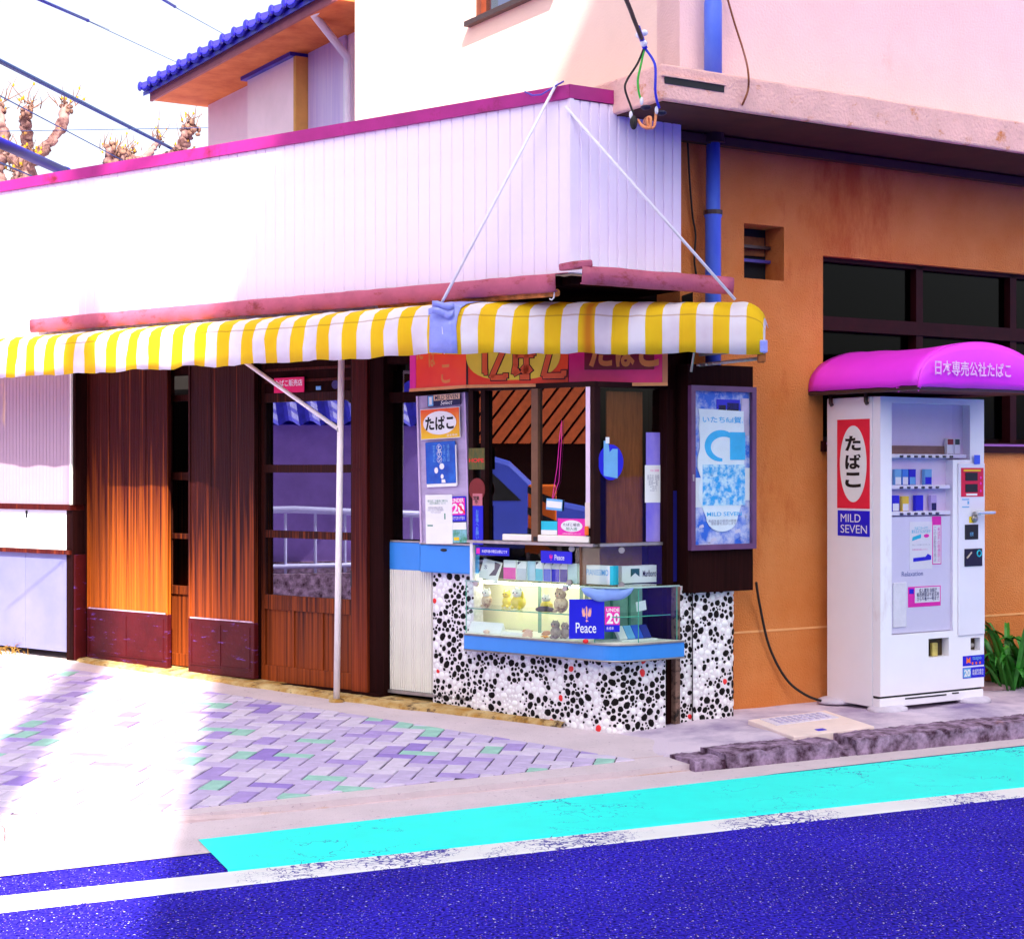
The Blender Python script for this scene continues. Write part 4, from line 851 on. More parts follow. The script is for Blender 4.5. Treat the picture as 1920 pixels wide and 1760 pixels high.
def pebbles(parent, out, z0, z1, seed, keep=300, reds=4, zf=None, rmin=.0062):
    """lay rounded pebbles edge to edge over an upright surface that follows an outline"""
    rg = random.Random(seed); seg = []; tot = 0
    for i in range(len(out)-1):
        l_ = math.hypot(out[i+1][0]-out[i][0], out[i+1][1]-out[i][1]); seg.append((tot,l_,i)); tot += l_
    cell = .026; grid = {}; pl = []
    def ok(u, z, r_):
        ci, cj = int(u/cell), int(z/cell)
        for a in range(ci-2,ci+3):
            for b in range(cj-2,cj+3):
                for (u2,z2,r2) in grid.get((a,b),()):
                    if (u-u2)**2+(z-z2)**2 < (r_+r2)**2*.93: return False
        return True
    area = tot*(z1-z0)
    for r_hi, r_lo, cnt in ((.025,.019,int(area*260)),(.019,.0145,int(area*2200)),(.0145,.010,int(area*7000)),(.010,rmin,int(area*12000))):
        for _ in range(cnt):
            r_ = rg.uniform(r_lo,r_hi); u = rg.uniform(r_*.6,tot-r_*.6); z = rg.uniform(z0+r_*.6,z1-r_*.6)
            if ok(u,z,r_): pl.append((u,z,r_)); grid.setdefault((int(u/cell),int(z/cell)),[]).append((u,z,r_))
    pl.sort(key=lambda p: -p[2]); big = {'w':MB(),'b':MB()}; redset = set(rg.sample(range(min(120,len(pl))), min(reds,len(pl))))
    joined = MB()
    for i, (u,z,r_) in enumerate(pl):
        for (t0_,l_,k) in seg:
            if u <= t0_+l_+1e-6: break
        f = (u-t0_)/l_; x = out[k][0]+(out[k+1][0]-out[k][0])*f; y = out[k][1]+(out[k+1][1]-out[k][1])*f
        nx, ny = (out[k+1][1]-out[k][1])/l_, -(out[k+1][0]-out[k][0])/l_
        fld = mnoise.noise((u*9+seed, z*9, 1.7))+.6*mnoise.noise((u*23+seed, z*23, 6))+rg.uniform(-.40,.40)+.15
        c_ = 'b' if fld > .02 else 'w'
        if i in redset: c_ = 'r'
        sp_ = rg.randrange(4); an = rg.uniform(0,6.28)
        if c_ == 'b': r_ *= 1.03
        asp = rg.uniform(.85,1.12)
        if i < keep:
            o = bpy.data.objects.new('pebble', PME[c_,sp_]); COL.objects.link(o); o.parent = parent; o.location = (x,y,z)
            q = Vector((nx,ny,0)).to_track_quat('Z','Y'); e_ = (q.to_matrix() @ Matrix.Rotation(an,3,'Z')).to_euler(); o.rotation_euler = e_; o.scale = (r_*asp, r_/asp, r_)
        else:
            vs, fs = PSH[sp_]; ca, sa = math.cos(an)*r_, math.sin(an)*r_
            tx, ty = -ny, nx; tx, ty = (out[k+1][0]-out[k][0])/l_, (out[k+1][1]-out[k][1])/l_
            joined.faces([(x+tx*(vx*ca-vy*sa)+nx*vz*r_, y+ty*(vx*ca-vy*sa)+ny*vz*r_, z+(vx*sa+vy*ca)) for vx,vy,vz in vs], fs, {'w':0,'b':1,'r':2}[c_])
    if joined.f:
        o = stuff(joined.build('small_pebbles', [PW,PB,PR], parent, smooth=True))
base_out = bay(0, 885, .335, .13, 8); base_in = bay(-.12, 885, .335, .05, 8)
bs = strip('base', GROUT, base_out, base_in, -.02, .49)
pebbles(bs, base_out, .062, .475, 3, 300, 6)
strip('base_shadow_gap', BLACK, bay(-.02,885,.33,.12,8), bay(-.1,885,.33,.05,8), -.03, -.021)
band_out, band_in = bay(.085, 870, .40, .17, 10), bay(-.02, 870, .40, .10, 10)
strip('band', BLUEB, band_out, band_in, .462, .548)
rail('band_trim', STEEL, bay(.088, 870, .40, .17, 10), .550, .0055); rail('band_trim', STEEL, bay(.086, 870, .40, .17, 10), .461, .005)
strip('case_floor', CREAMW, bay(.08, 872, .38, .14, 6), bay(-.26, 872, .25, .03, 6), .545, .556)
CASEG = glass('case_glass', (.93,.985,.965), .02)
def panes(o, pxl, rlen, rad, z0, z1, name='pane', sl_=0.0):
    pts = bay(o, pxl, rlen, rad, 1); ins = bay(o-.005, pxl, rlen, rad, 1)
    for i in range(len(pts)-1):
        (a,b),(c,d) = pts[i],pts[i+1]; (e,f),(g,h) = ins[i],ins[i+1]
        MB().prism([(a,b),(c,d),(g,h),(e,f)], z0, z1).build(name, CASEG, counter)
panes(.070, 874, .36, .21, .557, .852)
pts_ = bay(.070, 874, .36, .21, 1)
EDGE = mat('green_glass_edge', lin(70,170,140), .2, .2, 20)
for (x,y) in pts_[:1]+pts_[1:3]+pts_[-1:]: MB().tube([(x,y,.557),(x,y,.852)], .0028, 5).build('glass_edge', EDGE, counter)
strip('shelf', CASEG, bay(.078, 872, .37, .20, 2), bay(-.24, 872, .25, .03, 2), .854, .861)
rail('shelf_edge', mat('pale_green_edge', lin(176,206,200), .3, .2, 12), bay(.079, 872, .37, .20, 2), .8575, .0048)
strip('middle_shelf', CASEG, bay(.05, 878, .33, .17, 2), bay(-.20, 878, .25, .03, 2), .695, .700)
LAMP = bpy.data.materials.new('lit_tube'); LAMP.use_nodes = True; LAMP.node_tree.nodes['Principled BSDF'].inputs['Emission Color'].default_value = (1,.93,.72,1); LAMP.node_tree.nodes['Principled BSDF'].inputs['Emission Strength'].default_value = 11.0
lt0, lt1 = L.world(L.s(885,-.10),.10), L.world(L.s(1085,-.10),.10); MB().tube([(lt0[0]-Kw[0],lt0[1]-Kw[1],.842),(lt1[0]-Kw[0],lt1[1]-Kw[1],.842)], .008, 8).build('lamp_tube', LAMP, counter)
rail('shelf_edge', EDGE, bay(.051, 878, .33, .17, 2), .6975, .003)
panes(.012, 880, .30, .16, .863, 1.078)
CREAML = mat('cream_backboard', lin(246,238,200), .7, .05, 5); GRNW = mat('green_board', lin(110,150,130), .7, .3, 9)
bkp = bay(-.27, 874, .20, .03, 1)
MB().prism([bkp[0],bkp[1],(bkp[1][0]+.006,bkp[1][1]+.01),(bkp[0][0]+.006,bkp[0][1]+.01)], .556, .852).build('backboard', CREAML, counter)
MB().prism([bkp[1],bkp[2],bkp[3],(bkp[3][0]-.008,bkp[3][1]+.01),(bkp[2][0]-.008,bkp[2][1]+.012),(bkp[1][0]+.002,bkp[1][1]+.012)], .556, .852).build('backboard', GRNW, counter)
for (fpx,) in ((1012,),(1090,),(1190,)):
    w = L.world(L.s(min(fpx,1100),-.2), .2); MB().box(w[0]-Kw[0]-.01,w[0]-Kw[0]+.01,w[1]-Kw[1]-.01,w[1]-Kw[1]+.01,.556,.853).build('back_post', GRNW, counter)
for px_, z_ in ((893,.845),(1060,.845),(1068,.872),(1128,.872),(1072,1.06),(1122,1.06)):
    o_ = .075 if z_ < .86 else .02
    if px_ > 1110: w = BR.world(.02,-o_)
    else: w = L.world(L.s(px_,o_),-o_)
    MB().slab(ellipse(0,0,.017,.017,12), -.008, .010).build('glass_clip', STEEL, counter, loc=(w[0]-Kw[0],w[1]-Kw[1],z_), rot=(0,0,L.a if px_ < 1070 else R(-5)))
end_t = L.rect(882,1024,889,1086,.03); w = L.world(end_t[0],-.03); MB().box(0,.02,-.005,.02,.855,1.09).build('end_trim', WHITE, counter, loc=(w[0]-Kw[0],w[1]-Kw[1],0), rot=(0,0,L.a))
# pebble wall beside the base, dark jamb and pebble pillar at the right
pw = part('pebble_wall'); q = L.rect(812,1076,888,1308,-.03); box('backing', GROUT, pw, q[0], q[1], .03, .12, .02, q[3]+.02)
pebbles(pw, [(q[0],.03),(q[1],.03)], .075, q[3], 17, 180, 2)
pil = thing('pebble_pillar', 'pebble clad pillar with rounded corner under the poster case', 'pillar', H.world(H.s(1268,.18),-.18,0), H.a)
pl_w = H.s(1384,.18)-H.s(1268,.18); ptop = H.xz(1330,1096,.18)[1]
po = [(0,0),(pl_w-.07,0)]+[(pl_w-.07+.07*math.sin(g),.07-.07*math.cos(g)) for g in [R(15*k) for k in range(1,7)]]+[(pl_w,.17)]
MB().prism(po+[(0,.17)], .0, ptop).build('core', GROUT, pil); pebbles(pil, po, .07, ptop, 29, 220, 4)
box('jamb', DARKW, pil, -.05, -.006, .02, .2, 0, 1.95); MB().box(-.02,.012,-.02,.05,.0,ptop).build('edge_board', mat('old_edge_board', lin(120,92,80), .8, .4, 14, dirt=(lin(30,20,16), 20, .5, (1,1,1))), pil)
# ---------------------------------------------------------------- counter window above the case
cw = part('counter_window'); WFR = mat('window_timber', lin(40,16,14), .6, .3, 10, spec=.1); BAYG = glass('bay_glass', (.34,.34,.36), .26)
zs_, zw = 1.088, 1.955
wxc = L.s(1116)
def up(name, m, a, b, z0=zs_, z1=zw, y0=-.03, y1=.03): box(name, m, cw, L.s(a), L.s(b), y0, y1, z0, z1)
up('post', WFR, 884, 893); up('post', WFR, 906, 914, y0=-.024); up('mullion', mat('brown_mullion', lin(110,74,50), .4, .2, 12), 1003, 1015, y0=-.035, y1=.01); up('stile', mat('lilac_stile', lin(226,200,224), .4, .05, 6), 1104, 1112, zs_+.09, y0=-.03); up('corner_post', WFR, 1112.5, 1120)
up('pane', BAYG, 914.5, 1003, y0=.012, y1=.016); up('pane', BAYG, 1015.5, 1104, y0=-.012, y1=-.008); up('pane', BAYG, 893.5, 905.5, y0=.0, y1=.004)
box('sill_rail', STEEL, cw, L.s(884), L.s(1120), -.045, .05, zs_-.012, zs_+.004)
box('window_rail', mat('ivory_rail', lin(244,236,224), .4, .04, 8), cw, L.s(948), L.s(1110), -.034, -.014, zs_+.006, zs_+.045, .006)
box('catch', ORANGEP, cw, L.s(1104), L.s(1111), -.045, -.034, zs_+.05, zs_+.10, .004)
box('lock_plate', mat('ivory_plate', lin(226,206,196), .4, .1, 20), cw, L.s(1103.5), L.s(1112.5), -.034, -.0305, zs_+.10, zs_+.23)
box('latch', BLACK, cw, L.s(1008), L.s(1014), -.042, -.034, zs_+.012, zs_+.034)
box('head', WFR, cw, L.s(884), L.s(1120), -.02, .06, zw+.0005, zw+.03)
ret = part('return_window', shop, (wxc,0,0), TURN); rw = .485
box('pane', glass('return_glass', (.85,.82,.8), -.02), ret, .02, rw-.03, .0, .004, zs_, zw); box('stile', WFR, ret, rw-.028, rw, -.02, .05, zs_-.2, zw+.03); box('sill_rail', STEEL, ret, .012, rw, -.03, .05, zs_-.012, zs_+.004)
box('curtain', mat('brown_curtain', lin(150,92,48), .9, .3, 12, stretch=(6,6,.6)), ret, .10, .345, .03, .04, zs_, zw-.02); box('head', WFR, ret, 0.012, rw, -.01, .06, zw, zw+.03)
LILAC = mat('lilac_sheet', lin(110,96,220), .6, .15, 5, col2=lin(170,150,226), stretch=(1,1,.5)); box('side_sheet', LILAC, ret, .345, rw-.032, -.006, -.002, zs_+.006, zs_+.62)
box('end_board', DARKW, shop, L.s(700), L.s(720), .16, .2, .12, 2.2)

# ---------------------------------------------------------------- notices and stickers
def flat(name, label, cat, fr, x0, y0, x1, y1, o, m, th=.003, tilt=0.0, group=None, bevel=0.0):
    a, b, z0, z1 = fr.rect(x0,y0,x1,y1,o); t = thing(name, label, cat, fr.world(a,-o,z0), fr.a, group); t.rotation_euler = (0,R(tilt),fr.a)
    box('sheet', m, t, 0, b-a, -th, 0, 0, z1-z0, bevel); return t, b-a, z1-z0, -th-.0004
RW = Frame(*L.world(wxc,0)[:2], 32)     # the return window's plane
TL = -2.2
GREYB = mat('silver_board', lin(150,132,170), .45, .15, 3, col2=lin(196,180,214), stretch=(1,1,3), dirt=(lin(70,60,80), 2.5, .66, (1,1,3)))
nb, w_, h_, y_ = flat('notice_board', 'tall silver grey notice board covered in posters beside the counter window', 'board', L, 797, 741, 884, 1018, .0, GREYB, .02, TL)
box('edge', mat('board_edge', lin(206,184,214), .4, .1, 9), nb, -.012, 0, -.03, .0, 0, h_); box('edge', mat('board_edge2', lin(196,170,214), .4, .1, 9), nb, w_, w_+.010, -.03, .0, 0, h_)
t, w_, h_, y_ = flat('cigarette_advert', 'small dark blue and tan MILD SEVEN Select strip at the top of the notice board', 'advert', L, 803, 741, 864, 762, .03, NAVYP, .006, TL)
box('pack_picture', LTBLUEP, t, .006, .045, y_-.002, y_, .004, h_-.004); box('pack_label', CREAMW, t, .016, .036, y_-.003, y_-.002, .012, h_-.01); box('tan_strip', mat('tan_print', lin(222,186,150), .5, .1, 9), t, .05, w_, y_-.0015, y_, h_*.5, h_)
text('lettering', 'MILD SEVEN', t, .06, w_-.012, h_*.55, h_*.95, y_-.002, NAVYP, .006); text('lettering', 'Select', t, .10, .19, h_*.08, h_*.45, y_, WHITEP, .0, shear=.3)
t, w_, h_, y_ = flat('tobacco_sign', 'orange to yellow sign with black hiragana in a white oval on the notice board', 'sign', L, 791, 768, 863, 823, .034, ORANGEP, .006, TL)
gmat = bpy.data.materials.new('orange_to_yellow_print'); gmat.use_nodes = True; N_ = gmat.node_tree.nodes; K_ = gmat.node_tree.links
tc_ = N_.new('ShaderNodeTexCoord'); sp_ = N_.new('ShaderNodeSeparateXYZ'); cr_2 = N_.new('ShaderNodeValToRGB'); K_.new(tc_.outputs['Generated'], sp_.inputs[0]); K_.new(sp_.outputs['Z'], cr_2.inputs['Fac'])
cr_2.color_ramp.elements[0].color = (*lin(240,196,20),1); cr_2.color_ramp.elements[1].color = (*lin(238,74,20),1); K_.new(cr_2.outputs['Color'], N_['Principled BSDF'].inputs['Base Color']); N_['Principled BSDF'].inputs['Roughness'].default_value = .5
t.children[0].data.materials[0] = gmat; box('border', WHITEP, t, -.004, w_+.004, -.004, -.001, -.004, h_+.004)
MB().slab(ellipse(w_*.5,h_*.52,w_*.43,h_*.40), y_-.002, y_).build('oval', WHITEP, t); text('lettering', 'たばこ', t, w_*.13, w_*.87, h_*.28, h_*.76, y_-.0022, INK, .035)
text('lettering', '日本専売', t, w_*.68, w_*.95, h_*.04, h_*.12, y_-.0003, WHITEP)
t, w_, h_, y_ = flat('manner_poster', 'glossy blue poster with circled white characters on the notice board', 'poster', L, 801, 829, 857, 908, .03, mat('blue_poster', lin(20,40,150), .25, .2, 4, col2=lin(40,120,220), spec=.6), .01, TL, bevel=.008)
box('paper_edge', WHITEP, t, .004, w_, -.008, -.002, -.018, .0); box('paper_edge', WHITEP, t, w_, w_+.006, -.008, -.002, -.012, h_*.9)
text('lettering', 'ヒ\nケ\nシ', t, w_*.42, w_*.54, h_*.52, h_*.92, y_, WHITEP, .01)
for k_ in range(3):
    cz_ = h_*(.86-.145*k_); rg_ = ellipse(w_*.48,cz_,.018,.018,18); MB().tube([(x,y_-.001,z) for x,z in rg_+rg_[:1]], .0012, 4).build('ring', WHITEP, t)
text('lettering', '忘れずに', t, w_*.26, w_*.34, h_*.50, h_*.92, y_, LTBLUEP) if False else text('lettering', '忘\nれ\nず\nに', t, w_*.26, w_*.35, h_*.52, h_*.92, y_, LTBLUEP)
text('lettering', 'た\nば\nこ\nの', t, w_*.60, w_*.69, h_*.52, h_*.92, y_, LTBLUEP); text('lettering', '帰\nる\n前\nは', t, w_*.73, w_*.82, h_*.52, h_*.92, y_, LTBLUEP)
mbp = MB(); mbp.slab(ellipse(w_*.55,h_*.41,.018,.018,14), y_-.001, y_); mbp.slab(ellipse(w_*.36,h_*.32,.014,.018,14), y_-.001, y_); mbp.slab(ellipse(w_*.55,h_*.17,.011,.014,10), y_-.001, y_); mbp.slab([(w_*.53,h_*.02),(w_*.66,h_*.02),(w_*.64,h_*.10),(w_*.53,h_*.10)], y_-.001, y_); mbp.build('picture', WHITEP, t)
t, w_, h_, y_ = flat('notice', 'white notice card with small green lettering at the foot of the notice board', 'notice', L, 800, 928, 850, 1020, .03, WHITEP, .008, TL*.6, bevel=.003)
text('lettering', '紙たばこの販売に関する\n公正な表示について', t, w_*.1, w_*.85, h_*.80, h_*.9, y_, GREENP); text('lettering', '未成年者の喫煙は法律で禁止\nされていますので年齢の確認を\nさせていただきます', t, w_*.1, w_*.7, h_*.62, h_*.76, y_, GREYP)
box('green_mark', GREENP, t, w_*.08, w_*.28, y_-.0006, y_, h_*.36, h_*.385); box('figure', GREENP, t, w_*.72, w_*.76, y_-.0006, y_, h_*.5, h_*.62)
t, w_, h_, y_ = flat('age_sticker', 'blue and pink UNDER 20 sticker beside the white notice card', 'sticker', L, 846, 931, 875, 978, .031, BLUEP, .002, TL, bevel=.004)
box('pink_panel', PINKP, t, w_*.06, w_*.94, y_-.001, y_, h_*.26, h_*.93); text('lettering', 'UNDER', t, w_*.12, w_*.88, h_*.76, h_*.92, y_-.0012, WHITEP, .02); text('lettering', '20', t, w_*.12, w_*.88, h_*.31, h_*.72, y_-.0012, WHITEP, .03)
MB().slab([(w_*.5,h_*.62),(w_*.56,h_*.67),(w_*.97,h_*.36),(w_*.91,h_*.30)], y_-.0022, y_-.0014).build('bar', RED, t); text('lettering', '未成年者の喫煙は\n禁じられています', t, w_*.1, w_*.9, h_*.06, h_*.2, y_, WHITEP)
t, w_, h_, y_ = flat('picture_card', 'small landscape picture card under the UNDER 20 sticker', 'card', L, 848, 980, 876, 1018, .03, mat('landscape_print', lin(130,190,200), .5, .2, 12, col2=lin(60,140,90), ramp=(.45,.6)), .003, TL)
box('margin', WHITEP, t, 0, w_, y_-.001, y_, h_*.65, h_); box('field', YELLOWP, t, w_*.15, w_*.5, y_-.001, y_, h_*.12, h_*.28)
t, w_, h_, y_ = flat('hanging_tag', 'dark red round tag with pink label in the counter window', 'tag', L, 879, 897, 909, 948, .035, mat('pink_label', lin(196,110,120), .6, .1, 9), .002)
t.children[0].scale = (.6,1,.45); t.children[0].location = (.03,0,.0); MB().slab(ellipse(w_*.5,h_*.6,w_*.5,h_*.42,20), .001, .004).build('disc', mat('dull_red_disc', lin(120,30,30), .6, .2, 9), t); text('lettering', '営業\n中', t, w_*.3, w_*.68, h_*.06, h_*.36, y_, INK, .02)
t, w_, h_, y_ = flat('pennant', 'small faded yellow and green pennant above the red round tag', 'pennant', L, 879, 840, 909, 880, .035, mat('faded_pennant', lin(120,96,30), .7, .3, 20, col2=lin(40,80,50), stretch=(9,9,1)), .002); text('lettering', 'HOPE', t, .004, w_-.004, h_*.33, h_*.52, y_, RED, .02)
t, w_, h_, y_ = flat('blue_strip', 'narrow blue strip notice at the left of the counter window', 'notice', L, 887, 948, 906, 1021, .036, BLUEP, .003); text('lettering', 'お\n客\n様\nへ\nお\n願\nい', t, w_*.3, w_*.6, h_*.15, h_*.9, y_, LTBLUEP)
t, w_, h_, y_ = flat('union_sticker', 'pink sticker with white oval and blue lettering low in the counter window', 'sticker', L, 1046, 972, 1099, 1004, .014, mat('magenta_print', lin(232,40,170), .45, .06, 9), .002)
MB().slab(ellipse(w_*.5,h_*.56,w_*.38,h_*.34), y_-.001, y_).build('oval', WHITEP, t); text('lettering', 'たばこ組合', t, w_*.2, w_*.8, h_*.56, h_*.74, y_-.0012, NAVYP, .01); text('lettering', '加入店', t, w_*.3, w_*.7, h_*.32, h_*.5, y_-.0012, GREENP, .01); text('lettering', '未成年者の喫煙は禁じられています', t, w_*.18, w_*.82, h_*.07, h_*.15, y_, WHITEP)
t, w_, h_, y_ = flat('cyan_sticker', 'plain cyan and white sticker beside the pink union sticker', 'sticker', L, 1015, 977, 1045, 1002, .014, CYANP, .002); box('white_strip', WHITEP, t, 0, w_, y_-.001, y_, 0, h_*.34)
t, w_, h_, y_ = flat('hanging_card', 'white and blue card hanging on a cord in the counter window', 'card', L, 1024, 934, 1054, 955, .02, LTBLUEP, .002, 4); box('white_panel', WHITEP, t, .003, w_-.003, y_-.001, y_, h_*.22, h_*.8); MB().tube([(w_*.35,-.001,h_),(w_*.55,-.001,h_+.18),(w_*.6,-.001,h_+.36),(w_*.66,-.001,h_+.44),(w_*.72,-.001,h_+.36),(w_*.7,-.001,h_+.1),(w_*.4,-.001,h_)], .0018, 5).build('cord', PINKP, t)
b0 = RW.rect(1122,833,1168,900,.006); t = thing('round_sticker', 'round blue sticker picturing a cigarette pack on the return window', 'sticker', RW.world((b0[0]+b0[1])/2,-.006,(b0[2]+b0[3])/2), RW.a); r_ = (b0[3]-b0[2])/2
MB().slab(ellipse(0,0,r_*.86,r_), -.002, 0).build('disc', BLUEP, t); MB().slab([(-r_*.5,-r_*.75),(r_*.45,-r_*.9),(r_*.45,r_*.75),(r_*.1,r_*.75),(-.01,r_*.55),(-.02,r_*1.2),(-r_*.5,r_*1.2)], -.0035, -.002).build('pack_picture', LTBLUEP, t); box('cigarette', WHITEP, t, -r_*.38, -r_*.12, -.004, -.0036, r_*1.05, r_*1.4)
t, w_, h_, y_ = flat('price_list', 'white price list on the lilac sheet of the return window', 'notice', RW, 1209, 872, 1242, 942, .0065, WHITEP, .002)
text('lettering', 'たばこ定価表', t, w_*.3, w_*.8, h_*.83, h_*.89, y_, PINKP); text('lettering', '商品名 価格\n銘柄一覧\n二百円', t, w_*.12, w_*.8, h_*.3, h_*.75, y_, GREYP)
t, w_, h_, y_ = flat('blue_label', 'long blue label with white lettering hung under the counter window', 'label', L, 893, 1026, 955, 1041, .022, BLUEP, .003); text('lettering', '未成年者の喫煙は禁止です', t, w_*.18, w_*.95, h_*.3, h_*.7, y_, WHITEP, .01); box('mark', PINKP, t, .004, w_*.12, y_-.001, y_, h_*.15, h_*.85)
def bird(parent, cx_, cz_, s_, y, m):
    mb = MB(); S_ = lambda pts: mb.slab([(cx_+a*s_, cz_+b*s_) for a,b in pts], y-.0012, y)
    S_([(-.06,-.55),(.06,-.55),(.09,.1),(.07,.62),(0,.8),(-.10,.66),(-.07,.1)])
    for sg_ in (-1,1): S_([(sg_*.10,-.1),(sg_*.2,-.35),(sg_*.42,-.3),(sg_*.5,.2),(sg_*.46,.66),(sg_*.36,.35),(sg_*.26,.6),(sg_*.20,.2)][::sg_])
    S_([(-.12,-.78),(0,-.6),(.1,-.74),(.22,-.84),(.05,-.82),(0,-.95),(-.05,-.8)]); mb.build('bird_emblem', m, parent)
ROSE = mat('rose_gold_print', lin(238,170,150), .5, .1, 9)
t, w_, h_, y_ = flat('brand_plate', 'small blue Peace plate with a pink bird under the counter window', 'sign', L, 1015, 1033, 1073, 1056, .024, BLUEP, .004); bird(t, w_*.33, h_*.5, h_*.3, y_, PINKP); text('lettering', 'Peace', t, w_*.45, w_*.76, h_*.28, h_*.72, y_, WHITEP, .006)

# ---------------------------------------------------------------- things in the glass case
def pack(label, fr, x0, y0, x1, y1, o, dp, cols, group='cigarette packs on the counter shelf', name='cigarette_pack', lab=None, tilt=0.0):
    a, b, z0, z1 = fr.rect(x0,y0,x1,y1,o); t = thing(name, label, 'cigarette pack' if 'carton' not in name else 'carton', fr.world(a,-o,z0), fr.a, group); t.rotation_euler = (R(tilt),0,fr.a); w, h = b-a, z1-z0
    box('box', cols[0], t, 0, w, 0, dp, 0, h, .0015)
    if len(cols) > 1: box('band', cols[1], t, .0005, w-.0005, -.0008, -.0001, h*.0+.002, h*.62)
    if len(cols) > 2: MB().slab([(w*.1,h*.97),(w*.1,h*.8),(w*.45,h*.97)], -.0016, -.0008).build('corner_mark', cols[2], t)
    if lab: text('lettering', lab[0], t, w*lab[1], w*lab[2], h*lab[3], h*lab[4], -.0012, lab[5], .008)
    return t, w, h
zsh = .862
spec = [(944,967,(WHITEP,PINKP),'white and pink cigarette pack on the counter shelf'),(969,987,(WHITEP,mat('silver_print',lin(196,204,214),.4,.1,9),NAVYP),'white cigarette pack with silver band and navy corner on the counter shelf'),(989,1003,(mat('pale_blue_pack',lin(176,214,230),.4,.1,9),),'plain pale blue cigarette pack on the counter shelf'),(1004,1018,(WHITEP,CYANP,NAVYP),'white and cyan cigarette pack on the counter shelf'),(1019,1033,(WHITEP,mat('mid_blue_print',lin(50,90,220),.4,.1,9),NAVYP),'white and mid blue cigarette pack on the counter shelf'),(1034,1049,(WHITEP,BLUEP,NAVYP),'white and deep blue cigarette pack on the counter shelf'),(1050,1064,(WHITEP,mat('navy_blue_print',lin(14,14,150),.4,.1,9),NAVYP),'white and navy blue cigarette pack on the counter shelf')]
for a,b,c,lb in spec: pack(lb, L, a, 1052 if a > 950 else 1050, b, 1086+(a-944)*.055, -.01, .022, c)
pack('clear wrapped pale pack at the end of the counter shelf row', L, 1065, 1056, 1082, 1094, -.012, .022, (mat('wrapped_pack',lin(190,224,224),.2,.1,14),))
t, w, h = pack('white carton lettered PIANISSIMO with a cyan end on the counter shelf', L, 1086, 1060, 1150, 1095, -.015, .05, (WHITEP,), 'cigarette cartons on the counter shelf', 'cigarette_carton', ('PIANISSIMO',.22,.86,.48,.80,LTBLUEP)); box('end_band', CYANP, t, w*.9, w+.0006, -.0012, .0505, -.0002, h+.0004)
t, w, h = pack('white carton lettered Marlboro with a green chevron on the counter shelf', RW, 1166, 1060, 1240, 1092, -.03, .05, (WHITEP,), 'cigarette cartons on the counter shelf', 'cigarette_carton', ('Marlboro',.52,.86,.34,.72,INK)); MB().slab([(w*.22,h*.36),(w*.33,h*.58),(w*.44,h*.36),(w*.44,h*.84),(w*.22,h*.84)], -.0016, -.0002).build('chevron', mat('green_chevron', lin(12,84,74), .5, .1, 9), t)
t, w_, h_, y_ = flat('photo_card', 'tilted white card with a dark photograph on the counter shelf', 'card', L, 898, 1046, 933, 1083, -.02, WHITEP, .004); t.rotation_euler = (R(-14),R(9),L.a); MB().slab([(w_*.5,h_*.2),(w_*.85,h_*.3),(w_*.95,h_*.9),(w_*.62,h_*.95),(w_*.7,h_*.6)], y_-.001, y_).build('photograph', NAVYP, t); text('lettering', 'S', t, w_*.15, w_*.3, h_*.5, h_*.68, y_, NAVYP)
# figurines: round bodied cats and owls
YCER = mat('yellow_ceramic', lin(236,206,30), .3, .1, 20, spec=.6); WCER = mat('white_ceramic', (.8,.78,.7), .3, .08, 20, spec=.6); BROWNC = mat('tabby_ceramic', lin(206,180,140), .35, .3, 26, col2=lin(130,90,50), ramp=(.45,.6)); GREYC = mat('grey_owl', lin(170,156,140), .5, .3, 40, col2=lin(110,94,84)); DARKC = mat('dark_fur', lin(40,32,44), .7, .4, 40)
def figurine(label, px, y0, y1, o, bm, hm, ears=True, wide=1.0, grp='animal figurines in the glass case', cat='figurine', z=None, paw=False):
    a, _, z0, z1 = L.rect(px-5,y0,px+5,y1,o); h = (z1-z0)*1.0; z0 = z if z is not None else z0
    t = thing('cat_figurine' if ears else 'owl_figurine', label, cat, L.world(L.s(px,o),-o,z0), L.a, grp)
    mb = MB(); mb.ball((0,0,h*.32), h*.30*wide, h*.26, h*.33, 12, 8); mb.ball((-h*.14*wide,-h*.2,h*.08), h*.09, h*.12, h*.08, 8, 5); mb.ball((h*.14*wide,-h*.2,h*.08), h*.09, h*.12, h*.08, 8, 5)
    if paw: mb.ball((h*.26,-h*.05,h*.62), h*.07, h*.07, h*.22, 8, 5)
    mb.build('body', bm, t, smooth=True)
    hd = MB(); hd.ball((0,-h*.04,h*.72), h*.25*wide**.5, h*.22, h*.22, 12, 8)
    for sg_ in (-1,1):
        if ears: hd.lathe([(h*.085,0),(h*.045,h*.09),(h*.004,h*.16)], (sg_*h*.15,-h*.02,h*.86), 6)
        else: hd.lathe([(h*.05,0),(h*.004,h*.1)], (sg_*h*.13,-h*.03,h*.88), 5)
    hd.build('head', hm, t, smooth=True)
    for sg_ in (-1,1): MB().ball((sg_*h*.10,-h*.245,h*.75), h*.035, h*.02, h*.035, 8, 4).build('eye', INK, t)
    MB().lathe([(h*.03,0),(h*.004,h*.05)], (0,-h*.25,h*.66), 5).build('beak' if not ears else 'nose', ORANGEP, t)
    return t
figurine('slim white and tan cat figurine on the upper glass shelf', 913, 1099, 1136, -.03, BROWNC, WCER, z=.701)
figurine('large yellow cat figurine with a white head on the upper glass shelf', 972, 1097, 1139, -.03, YCER, WCER, wide=1.3, z=.701, paw=True)
figurine('small yellow cat figurine behind the large yellow one', 951, 1102, 1136, -.09, YCER, YCER, z=.701)
figurine('crouching white and yellow cat figurine beside a dark furry tail', 1025, 1106, 1139, -.03, YCER, WCER, wide=1.35, z=.701)
